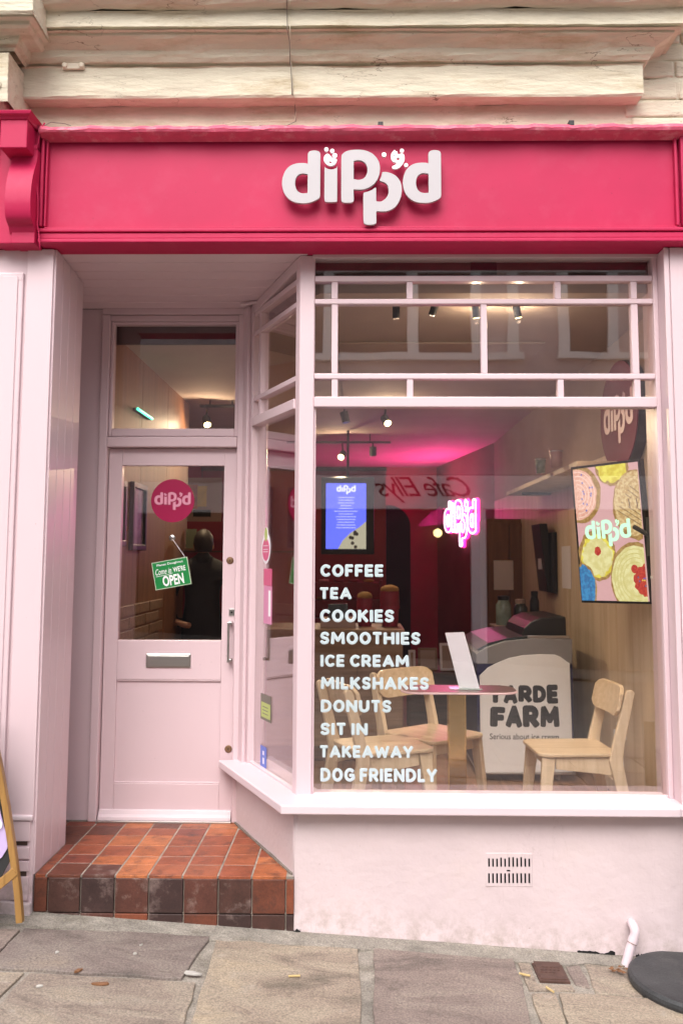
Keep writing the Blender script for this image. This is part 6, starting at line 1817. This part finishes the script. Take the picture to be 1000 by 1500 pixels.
# ================================================================== chairs
def side_rear():
    # slab outline in x,z : kinked rear leg carrying the backrest
    return [(-0.285, 0.775), (-0.27, 0.79), (-0.245, 0.785), (-0.235, 0.765), (-0.165, 0.50), (-0.145, 0.42), (-0.165, 0.33), (-0.235, 0.0), (-0.285, 0.0), (-0.235, 0.30), (-0.215, 0.41), (-0.225, 0.50)]
def make_chair(label, loc, rz):
    t = thing('cafe_chair', label, 'chair', loc, 'light wooden chairs in the window', rz, world=False)
    t.scale = (0.98, 0.98, 0.915)
    hw = 0.195
    P_ = rrect(-0.20, 0.215, -0.205, 0.205, 0.055)
    m = MB(); m.prism(P_, lambda a, b: Vector((a, b, 0.440 - 0.010 * (1 - (b / 0.2) ** 2) * (1 if a < 0.15 else 0))), lambda a, b: Vector((a, b, 0.460))); m.build('seat', M['chairseat'], t, bevel=0.005)
    for s_ in (-1, 1):
        y0_, y1_ = (s_ * hw - 0.014, s_ * hw + 0.014)
        m = MB(); m.prism(side_rear(), lambda a, b: Vector((a, y0_, b)), lambda a, b: Vector((a, y1_, b))); m.build('rear_leg', M['chair'], t, bevel=0.005)
        yi0, yi1 = s_ * (hw - 0.02) - 0.014, s_ * (hw - 0.02) + 0.014
        m = MB(); m.prism([(0.125, 0.438), (0.195, 0.438), (0.225, 0.0), (0.185, 0.0)], lambda a, b: Vector((a, yi0 + (0.438 - b) * 0.05 * s_, b)), lambda a, b: Vector((a, yi1 + (0.438 - b) * 0.05 * s_, b))); m.build('front_leg', M['chair'], t, bevel=0.005)
        m = MB(); m.prism([(-0.17, 0.438), (0.124, 0.438), (0.124, 0.375), (-0.05, 0.355), (-0.18, 0.34)], lambda a, b: Vector((a, yi0 + 0.002, b)), lambda a, b: Vector((a, yi1 - 0.002, b))); m.build('side_rail', M['chair'], t, bevel=0.003)
    MB().box(0.13, 0.155, -hw + 0.035, hw - 0.035, 0.37, 0.437).build('front_rail', M['chair'], t, bevel=0.003)
    # backrest: curved rounded panel
    m = MB(); n = 14; rows = []
    vs = []
    for side in (0, 1):
        for i in range(n + 1):
            y = -0.21 + 0.42 * i / n
            e = 1 - 0.45 * max(0, (abs(y) - 0.13) / 0.08) ** 3
            zt2, zb2 = 0.725 + 0.080 * e , 0.725 - 0.080 * e
            xo = -0.262 + 0.022 * (y / 0.21) ** 2 + (0.022 if side == 0 else 0.0) + 0.012
            for zz in (zb2, 0.725, zt2):
                vs.append(Vector((xo - (zz - 0.725) * 0.24 + 0.012, y, zz)))
    K = 3; off = (n + 1) * K
    fs = []
    for i in range(n):
        for k in range(K - 1):
            fs.append((i * K + k, (i + 1) * K + k, (i + 1) * K + k + 1, i * K + k + 1))
            fs.append((off + i * K + k, off + i * K + k + 1, off + (i + 1) * K + k + 1, off + (i + 1) * K + k))
        fs.append((i * K, off + i * K, off + (i + 1) * K, (i + 1) * K)); fs.append((i * K + 2, (i + 1) * K + 2, off + (i + 1) * K + 2, off + i * K + 2))
    for i in (0, n):
        for k in range(K - 1): fs.append((i * K + k, i * K + k + 1, off + i * K + k + 1, off + i * K + k))
    m.add(vs, fs); m.build('backrest', M['chairseat'], t, bevel=0.004)
    return t
make_chair('light wooden chair on the right, facing left toward the table', (1.07, 0.66, ZI), radians(180 + 3)).scale = (0.94, 0.92, 0.905)
make_chair('light wooden chair at lower left, partly behind the lettering and facing right', (0.13, 0.66, ZI), radians(22))
make_chair('light wooden chair left of the table, turned toward the window', (0.41, 0.98, ZI), radians(-50))

# ================================================================== left wall pictures
def lwx(u, v, x=None):
    x = xlw if x is None else x
    d = ray(u, v); t = (x - CPOS.x) / d.x; return CPOS + d * t
def lpic(u0, u1, v0, v1, lab):
    a = lwx(u0, (v0 + v1) / 2); b = lwx(u1, (v0 + v1) / 2); zt_ = lwx((u0 + u1) / 2, v0).z; zb_ = lwx((u0 + u1) / 2, v1).z
    t = thing('wall_picture', lab, 'picture', (xlw, (a.y + b.y) / 2, zb_), 'black framed pictures on the left wall')
    y0_, y1_ = min(a.y, b.y), max(a.y, b.y)
    fw = 0.035
    box('frame', M['black'], t, xlw + 0.001, xlw + 0.03, y0_, y1_, zb_, zb_ + fw, 0.003); box('frame', M['black'], t, xlw + 0.001, xlw + 0.03, y0_, y1_, zt_ - fw, zt_, 0.003)
    box('frame', M['black'], t, xlw + 0.001, xlw + 0.03, y0_, y0_ + fw, zb_ + fw, zt_ - fw, 0.003); box('frame', M['black'], t, xlw + 0.001, xlw + 0.03, y1_ - fw, y1_, zb_ + fw, zt_ - fw, 0.003)
    box('print', M['poster'], t, xlw + 0.001, xlw + 0.012, y0_ + fw, y1_ - fw, zb_ + fw, zt_ - fw)
M['poster'] = paint('mauve_poster_print', (0.30, 0.24, 0.30), 0.3, 0.35, 0, vscale=22)
lpic(189, 209, 708, 806, 'black framed mauve poster on the wood wall seen through the door glass')
lpic(160, 179, 702, 800, 'black framed poster on the wood wall, mostly hidden by the left door stile')
# wall poster and green card behind the customer
yp_ = 4.6
M['orangep'] = paint('orange_yellow_print', (0.60, 0.18, 0.02), 0.5, 0.4, 0, vscale=6)
M['yellowp'] = paint('yellow_print', (0.70, 0.50, 0.04), 0.5, 0.2, 0, vscale=8)
po = thing('hanging_poster', 'hanging orange and yellow poster seen beyond the customer', 'poster', at(295, 765, yp_))
a, b = at(268, 790, yp_), at(325, 700, yp_)
box('sheet', M['rightwall'], po, a.x, b.x, yp_, yp_ + 0.01, a.z, b.z)
a, b = at(275, 745, yp_), at(290, 710, yp_); box('orange_print', M['orangep'], po, a.x, b.x, yp_ - 0.002, yp_, a.z, b.z)
a, b = at(289, 742, yp_), at(303, 712, yp_); box('yellow_print', M['yellowp'], po, a.x, b.x, yp_ - 0.003, yp_ - 0.001, a.z, b.z)
a, b = at(283, 757, yp_), at(309, 747, yp_); box('dark_print', M['blackmat'], po, a.x, b.x, yp_ - 0.002, yp_, a.z, b.z)
a, b = at(268, 790, yp_), at(325, 764, yp_); box('lower_print', M['redwall'], po, a.x, b.x, yp_ - 0.002, yp_, a.z, b.z)
MB().tube([((at(296, 700, yp_)).x, yp_ + 0.005, at(296, 700, yp_).z), ((at(296, 700, yp_)).x, yp_ + 0.005, CEIL)], 0.004, 6).build('hanging_wire', M['black'], po)
M['menugreen'] = paint('pale_green_card', (0.28, 0.36, 0.22), 0.5, 0.1, 0)
a, b = at(272, 803, 3.30), at(288, 775, 3.30)
gc = thing('green_menu_card', 'pale green card in a holder left of the customer', 'menu card', (a.x, 3.3, a.z))
box('card', M['menugreen'], gc, a.x, b.x, 3.30, 3.304, a.z, b.z)
zsd = a.z - 0.02
box('holder', M['counterw'], gc, a.x - 0.04, b.x + 0.04, 3.28, 3.33, a.z - 0.02, a.z, 0.002)
sdk = thing('side_cabinet', 'dark red side cabinet behind the customer', 'cabinet', (a.x, 3.5, ZI))
box('carcass', M['redwall'], sdk, a.x - 0.12, a.x + 0.9, 3.27, 3.34, ZI, zsd - 0.012, 0.004)
box('top', M['darkwood'], sdk, a.x - 0.13, a.x + 0.92, 3.26, 3.35, zsd - 0.011, zsd, 0.003)

# ================================================================== customer (seen from behind through the door glass)
def skin_mesh(name, nodes, edges, mat, parent, sub=2, root=0):
    me = bpy.data.meshes.new(name)
    me.from_pydata([n[0] for n in nodes], edges, [])
    ob = bpy.data.objects.new(name, me); C.objects.link(ob)
    sk = ob.modifiers.new('skin', 'SKIN'); sk.use_smooth_shade = True
    sub_ = ob.modifiers.new('sub', 'SUBSURF'); sub_.levels = sub; sub_.render_levels = sub
    if not me.skin_vertices: 
        me.attributes.new('skin_vertices', 'FLOAT', 'POINT') if False else None
    bpy.context.view_layer.objects.active = ob
    if not me.skin_vertices:
        ob.select_set(True); bpy.ops.mesh.customdata_skin_add(); ob.select_set(False)
    for i, n in enumerate(nodes):
        r = n[1]; r = r if isinstance(r, tuple) else (r, r)
        me.skin_vertices[0].data[i].radius = r
        me.skin_vertices[0].data[i].use_root = (i == root)
    me.materials.append(mat)
    if parent is not None: ob.parent = parent
    return ob
yps = 3.05
hd_ = at(300, 800, yps)
ppl = thing('person', 'person in a black jacket with short dark hair standing with their back to the door', 'person', (X(296, 900, yps), yps, ZI), rotz=radians(4), world=False)
topz = Z(300, 779, yps) - ZI
k = topz / 1.72
def V(x, y, z): return (x * k, y * k, z * k)
body = [(V(0, 0, 0.95), (0.155 * k, 0.115 * k)), (V(0, 0, 1.12), (0.150 * k, 0.11 * k)), (V(0, 0.0, 1.30), (0.185 * k, 0.125 * k)), (V(0, 0.0, 1.42), (0.16 * k, 0.10 * k)), (V(0, 0.005, 1.50), (0.065 * k, 0.062 * k)), (V(0, 0.02, 1.55), (0.058 * k, 0.058 * k)),
        (V(-0.21, 0, 1.38), 0.085 * k), (V(-0.29, -0.02, 1.15), 0.066 * k), (V(-0.25, 0.02, 0.95), 0.05 * k), (V(-0.10, 0.20, 0.92), 0.034 * k),
        (V(0.21, 0, 1.38), 0.085 * k), (V(0.29, -0.02, 1.15), 0.066 * k), (V(0.22, 0.12, 0.95), 0.045 * k), (V(0.12, 0.22, 0.95), 0.034 * k),
        (V(-0.10, 0, 0.85), 0.095 * k), (V(-0.11, 0.01, 0.48), 0.065 * k), (V(-0.115, -0.02, 0.10), 0.045 * k), (V(-0.12, 0.12, 0.04), 0.04 * k),
        (V(0.10, 0, 0.85), 0.095 * k), (V(0.11, 0.01, 0.48), 0.065 * k), (V(0.115, -0.02, 0.10), 0.045 * k), (V(0.12, 0.12, 0.04), 0.04 * k)]
eds = [(0, 1), (1, 2), (2, 3), (3, 4), (4, 5), (3, 6), (6, 7), (7, 8), (8, 9), (3, 10), (10, 11), (11, 12), (12, 13), (0, 14), (14, 15), (15, 16), (16, 17), (0, 18), (18, 19), (19, 20), (20, 21)]
skin_mesh('body', body, eds, M['jacket'], ppl)
# head
def ellipsoid(c, r, n=20, m_=14, fn=None):
    mb = MB(); vs = []
    for i in range(m_ + 1):
        ph = pi * i / m_
        for j in range(n):
            th = 2 * pi * j / n
            p = Vector((sin(ph) * cos(th), sin(ph) * sin(th), cos(ph)))
            if fn: p = fn(p)
            vs.append(Vector((c[0] + p.x * r[0], c[1] + p.y * r[1], c[2] + p.z * r[2])))
    mb.add(vs, [(i * n + j, i * n + (j + 1) % n, (i + 1) * n + (j + 1) % n, (i + 1) * n + j) for i in range(m_) for j in range(n)])
    return mb
hc = V(0, 0.03, 1.615)
def hf(p):
    q = p.copy()
    if q.y > 0.3 and -0.35 < q.z < 0.15 and abs(q.x) < 0.2: q.y += 0.16 * (1 - abs(q.x) / 0.2)
    if q.z < 0: q.x *= 1 - 0.22 * (-q.z); q.y += 0.06 * (-q.z)
    return q
hdm = ellipsoid(hc, (0.076 * k, 0.096 * k, 0.115 * k), fn=hf).build('head', M['skin'], ppl, smooth=True)
for s_ in (-1, 1):
    ellipsoid((hc[0] + s_ * 0.078 * k, hc[1], hc[2] - 0.01), (0.010, 0.02, 0.032)).build('ear', M['skin'], hdm, smooth=True)
    ellipsoid((hc[0] + s_ * 0.03 * k, hc[1] + 0.088 * k, hc[2] + 0.005), (0.012, 0.008, 0.008)).build('eye', M['white'], hdm, smooth=True)
def hair(p):
    q = p.copy() * (1 + 0.02 * sin(p.x * 23 + p.z * 17))
    if p.y > 0.25 and p.z < 0.45: q *= 0.82
    if p.z < -0.78: q *= 0.8
    return q
ellipsoid((hc[0], hc[1] - 0.006, hc[2] + 0.012), (0.086 * k, 0.106 * k, 0.118 * k), 28, 20, hair).build('hair', M['black_hair'], ppl, smooth=True)
# collar and hands
MB().lathe([(0.085 * k, 0), (0.078 * k, 0.05), (0.07 * k, 0.052)], (0, 0.005, 1.455 * k), EZ, 20).build('collar', M['jacket'], ppl, smooth=True)
def hand(base, dirv, side):
    d = Vector(dirv).normalized(); base = Vector(base)
    sidev = d.cross(Vector((0, 0, 1))).normalized() * side
    nodes = [(tuple(base), 0.026), (tuple(base + d * 0.05), (0.036, 0.018)), (tuple(base + d * 0.085), (0.036, 0.016))]
    ed = [(0, 1), (1, 2)]
    for i, (o_, l_) in enumerate(((-0.028, 0.06), (-0.009, 0.07), (0.010, 0.066), (0.027, 0.052))):
        b0 = base + d * 0.088 + Vector((0, 0, 1)) * o_
        b1 = b0 + d * l_ * 0.5 + sidev * 0.006; b2 = b1 + d * l_ * 0.4 + sidev * 0.022
        n0 = len(nodes); nodes += [(tuple(b0), 0.0085), (tuple(b1), 0.008), (tuple(b2), 0.0065)]; ed += [(2, n0), (n0, n0 + 1), (n0 + 1, n0 + 2)]
    n0 = len(nodes); b0 = base + d * 0.035 + Vector((0, 0, 0.032)); b1 = b0 + d * 0.03 + Vector((0, 0, 0.02)) + sidev * 0.01
    nodes += [(tuple(b0), 0.011), (tuple(b1), 0.009)]; ed += [(1, n0), (n0, n0 + 1)]
    return nodes, ed
for s_ in (-1, 1):
    b0 = V(s_ * 0.10, 0.20 if s_ < 0 else 0.22, 0.92 if s_ < 0 else 0.95)
    nd_, ed_ = hand(b0, (-s_ * 0.9, 0.35, 0.05), s_)
    skin_mesh('hand', nd_, ed_, M['skin'], ppl, 1)
for s_ in (-1, 1):
    ellipsoid(V(s_ * 0.12, 0.06, 0.045), (0.05, 0.14, 0.045)).build('shoe', M['black'], ppl, smooth=True)
# pale light glimpse near his left elbow: belt side skin (forearm resting behind back)
skin_mesh('forearm', [(V(-0.22, -0.12, 0.97), 0.028 * k), (V(-0.14, -0.15, 0.94), 0.030 * k), (V(-0.07, -0.16, 0.93), 0.026 * k)], [(0, 1), (1, 2)], M['skin'], ppl, 1)

# ================================================================== outside: A-board at left, round base at right
ab = thing('pavement_sign', 'wooden framed A-board with a lilac panel standing at the left edge of the pavement', 'A-board', (X(-40, 1350, -0.25), -0.25, gz(-1.6)))
ya_ = -0.28
def aP(u, v, dy=0.0): return at(u, v, ya_ + dy)
M['boardwood'] = wood('varnished_wood', (0.40, 0.22, 0.07), (0.22, 0.11, 0.03), 0.35, 2.0, 'Z')
M['lilac'] = paint('lilac_board_print', (0.52, 0.40, 0.66), 0.35, 0.05, 0)
def strip(name, pts, w, th, mat, parent):
    "flat strip in the facade direction following pts"
    m = MB(); vs = []; n = len(pts)
    for i, p in enumerate(pts):
        d = (pts[min(i + 1, n - 1)] - pts[max(i - 1, 0)]).normalized()
        s_ = Vector((d.z, 0, -d.x)).normalized() * w / 2
        vs += [p - s_, p + s_, p + s_ + Vector((0, th, 0)), p - s_ + Vector((0, th, 0))]
    fs = []
    for i in range(n - 1):
        for k in range(4): fs.append((4 * i + k, 4 * i + (k + 1) % 4, 4 * (i + 1) + (k + 1) % 4, 4 * (i + 1) + k))
    fs += [(0, 1, 2, 3), tuple(4 * (n - 1) + k for k in range(4))]
    m.add(vs, fs); return m.build(name, mat, parent, bevel=0.003)
foot = aP(28, 1353); top_ = aP(-22, 1030)
strip('front_post', [top_, aP(-2, 1130), aP(8, 1185), aP(19, 1260), aP(25, 1310), foot], 0.026, 0.03, M['boardwood'], ab)
lx = -0.62
strip('front_post', [top_ + Vector((lx + 0.2, 0, 0)), foot + Vector((lx - 0.05, 0, 0))], 0.026, 0.03, M['boardwood'], ab)
strip('bottom_rail', [aP(22, 1277, -0.004), aP(-60, 1345, -0.004)], 0.036, 0.028, M['boardwood'], ab)
strip('rear_post', [aP(-20, 1060, 0.20), aP(17, 1348, 0.28)], 0.024, 0.026, M['darkwood'], ab)
strip('rear_post', [aP(-170, 1060, 0.20), aP(-190, 1348, 0.28)], 0.024, 0.026, M['darkwood'], ab)
strip('top_rail', [top_ + Vector((0.01, 0, 0)), top_ + Vector((lx + 0.2, 0, 0))], 0.04, 0.028, M['boardwood'], ab)
P_ = [aP(-24, 1060, 0.012), aP(-4, 1150, 0.012), aP(4, 1190, 0.012), aP(14, 1245, 0.012), aP(14, 1262, 0.012), aP(2, 1285, 0.012), aP(-50, 1325, 0.012), aP(-160, 1325, 0.012), aP(-150, 1060, 0.012)]
m = MB(); m.add(P_ + [p + Vector((0, 0.01, 0)) for p in P_], [tuple(range(9)), tuple(range(9, 18))[::-1]] + [(k, (k + 1) % 9, 9 + (k + 1) % 9, 9 + k) for k in range(9)]); m.build('black_board', M['blackmat'], ab)
P_ = [aP(-30, 1060, 0.006), aP(-8, 1150, 0.006), aP(2, 1195, 0.006), aP(12, 1232, 0.006), aP(11, 1243, 0.006), aP(3, 1256, 0.006), aP(-14, 1268, 0.006), aP(-150, 1290, 0.006), aP(-150, 1060, 0.006)]
m = MB(); m.add(P_ + [p + Vector((0, 0.004, 0)) for p in P_], [tuple(range(9)), tuple(range(9, 18))[::-1]] + [(k, (k + 1) % 9, 9 + (k + 1) % 9, 9 + k) for k in range(9)]); m.build('lilac_print', M['lilac'], ab)
p = aP(-2, 1208, 0.002)
MB().lathe([(0.022, 0), (0.022, 0.002)], (p.x - 0.005, p.y, p.z), OUT, 18).build('pale_dot_print', M['paper'], ab)

# black round base
cb_ = gp(1024, 1449)
M['rubber'] = paint('dark_grey_rubber', (0.035, 0.036, 0.038), 0.55, 0.25, 0.5, 120, vscale=8, dirt=(0.10, 0.095, 0.09), dirtamt=0.5, dscale=7, speck=0.2)
R0 = 0.27
bs = thing('parasol_stand', 'heavy dark grey round stand on the pavement at the lower right corner', 'stand', (cb_.x, cb_.y, gz(cb_.x)))
ax = Vector((-GS, 0, 1)).normalized()
MB().lathe([(R0 * 0.9, -0.01), (R0 * 0.985, 0.0), (R0, 0.014), (R0 * 0.995, 0.026), (R0 * 0.96, 0.036), (R0 * 0.90, 0.0375), (0.05, 0.040)], (cb_.x, cb_.y, gz(cb_.x)), ax, 56).build('disc', M['rubber'], bs, smooth=False, bevel=0.0)
MB().lathe([(0.04, 0.038), (0.036, 0.05), (0.026, 0.06), (0.026, 0.9)], (cb_.x + 0.06, cb_.y, gz(cb_.x)), EZ, 20).build('post', M['black'], bs)
mm = MB()
for k in range(3):
    a0 = cb_ + Vector((-0.115 + k * 0.028, -0.03 + 0.01 * k, 0)); zt2 = gz(a0.x) + 0.0375
    mm.tube([Vector((a0.x, a0.y + 0.014, zt2)), Vector((a0.x + 0.008, a0.y - 0.012, zt2)), Vector((a0.x + 0.018, a0.y + 0.014, zt2))], 0.0015, 5)
mm.build('moulded_mark', M['rubber'], bs)

# ================================================================== street opposite (seen only as reflections in the glass)
OB = thing('opposite_building', 'building across the street that shows as a reflection in the shop glass', 'building', (0, -11, 0))
M['oppwall'] = paint('dusky_brick', (0.50, 0.42, 0.43), 0.8, 0.15, 0.3, 20, vscale=4)
M['oppfascia'] = paint('pale_grey_fascia', (0.88, 0.85, 0.87), 0.6, 0.05, 0)
M['oppdark'] = paint('dark_shopfront', (0.035, 0.03, 0.03), 0.5, 0.3, 0)
M['oppwhite'] = paint('white_sash_paint', (0.78, 0.77, 0.76), 0.5, 0.04, 0)
yo = -10.9
Dv = 4.05 + 2 * GY + 10.9      # apparent distance of mirrored plane from camera
def mz(v): return Z(600, v, Dv - 4.05)
def mx_(u): return X(u, 780, Dv - 4.05)
zfa, zfb = mz(746), mz(697)
box('wall', M['oppwall'], OB, -9, 9, yo - 5, yo, zfb + 0.02, 6.8)
box('ground_floor', M['oppdark'], OB, -9, 9, yo - 5, yo - 0.12, -0.4, zfb + 0.02)
box('fascia', M['oppfascia'], OB, mx_(455) - 3.2, mx_(962) + 0.5, yo - 0.1, yo + 0.10, zfa, zfb, 0.01)
for xx in (mx_(455) - 3.4, mx_(700), mx_(962) + 0.5):
    box('pier', M['oppfascia'], OB, xx - 0.12, xx + 0.12, yo - 0.1, yo + 0.06, -0.3, zfa)
sgt = text_mesh('Cafe Ellys', 0.0, 0, 0.86, 0.6)
a_, b_ = mx_(548), mx_(688)
# real text faces the street; the mirror turns it round
put('script_lettering', sgt, M['oppdark'], OB, Vector((b_, yo + 0.104, zfa + 0.10)), Vector((-1, 0, 0)), EZ, Vector((0, 1, 0)), 1, fit=(b_ - a_, (zfb - zfa) * 0.78))
for k, u in enumerate((395, 480, 605, 700, 755, 830, 905)):
    x = mx_(u)
    box('sash_bar', M['oppwhite'], OB, x - 0.09, x + 0.09, yo, yo + 0.06, mz(520), mz(395), 0.005)
box('window_sill', M['oppwhite'], OB, mx_(395), mx_(770), yo, yo + 0.12, mz(528), mz(518), 0.005)
box('window_sill', M['oppwhite'], OB, mx_(820), mx_(1000), yo, yo + 0.12, mz(528), mz(518), 0.005)
box('window_head', M['oppwhite'], OB, mx_(380), mx_(1000), yo, yo + 0.08, mz(400), mz(392), 0.005)
for u0, u1 in ((395, 480), (480, 605), (605, 700), (830, 905)):
    box('pane', M['oppdark'], OB, mx_(u0) + 0.1, mx_(u1) - 0.1, yo - 0.001, yo + 0.02, mz(517), mz(401))
for i in range(6):
    u = (425, 560, 640, 720, 850, 940)[i]
    p_ = Vector((mx_(u), yo + 0.02, mz(765 + 8 * (i % 3))))
    q = MB().lathe([(0.03, 0), (0.07, 0.03), (0.07, 0.06)], p_, Vector((0, 1, 0)), 12).build('window_lamp', M['lamp'], OB) if i in (0, 2) else None
# roofline so it is not a slab
box('parapet', M['oppwhite'], OB, -9, 9, yo - 5, yo + 0.15, 6.8, 7.05, 0.02)
for k in range(3):
    box('chimney', M['oppwall'], OB, -6 + 5 * k, -5.2 + 5 * k, yo - 2, yo - 1.4, 7.05, 8.1, 0.02)
gsheet('far_pavement', -40, 40, -10.95, -9.6, 0.03, M['mortar'])
# room behind upper storey of our own building is closed by the wall block
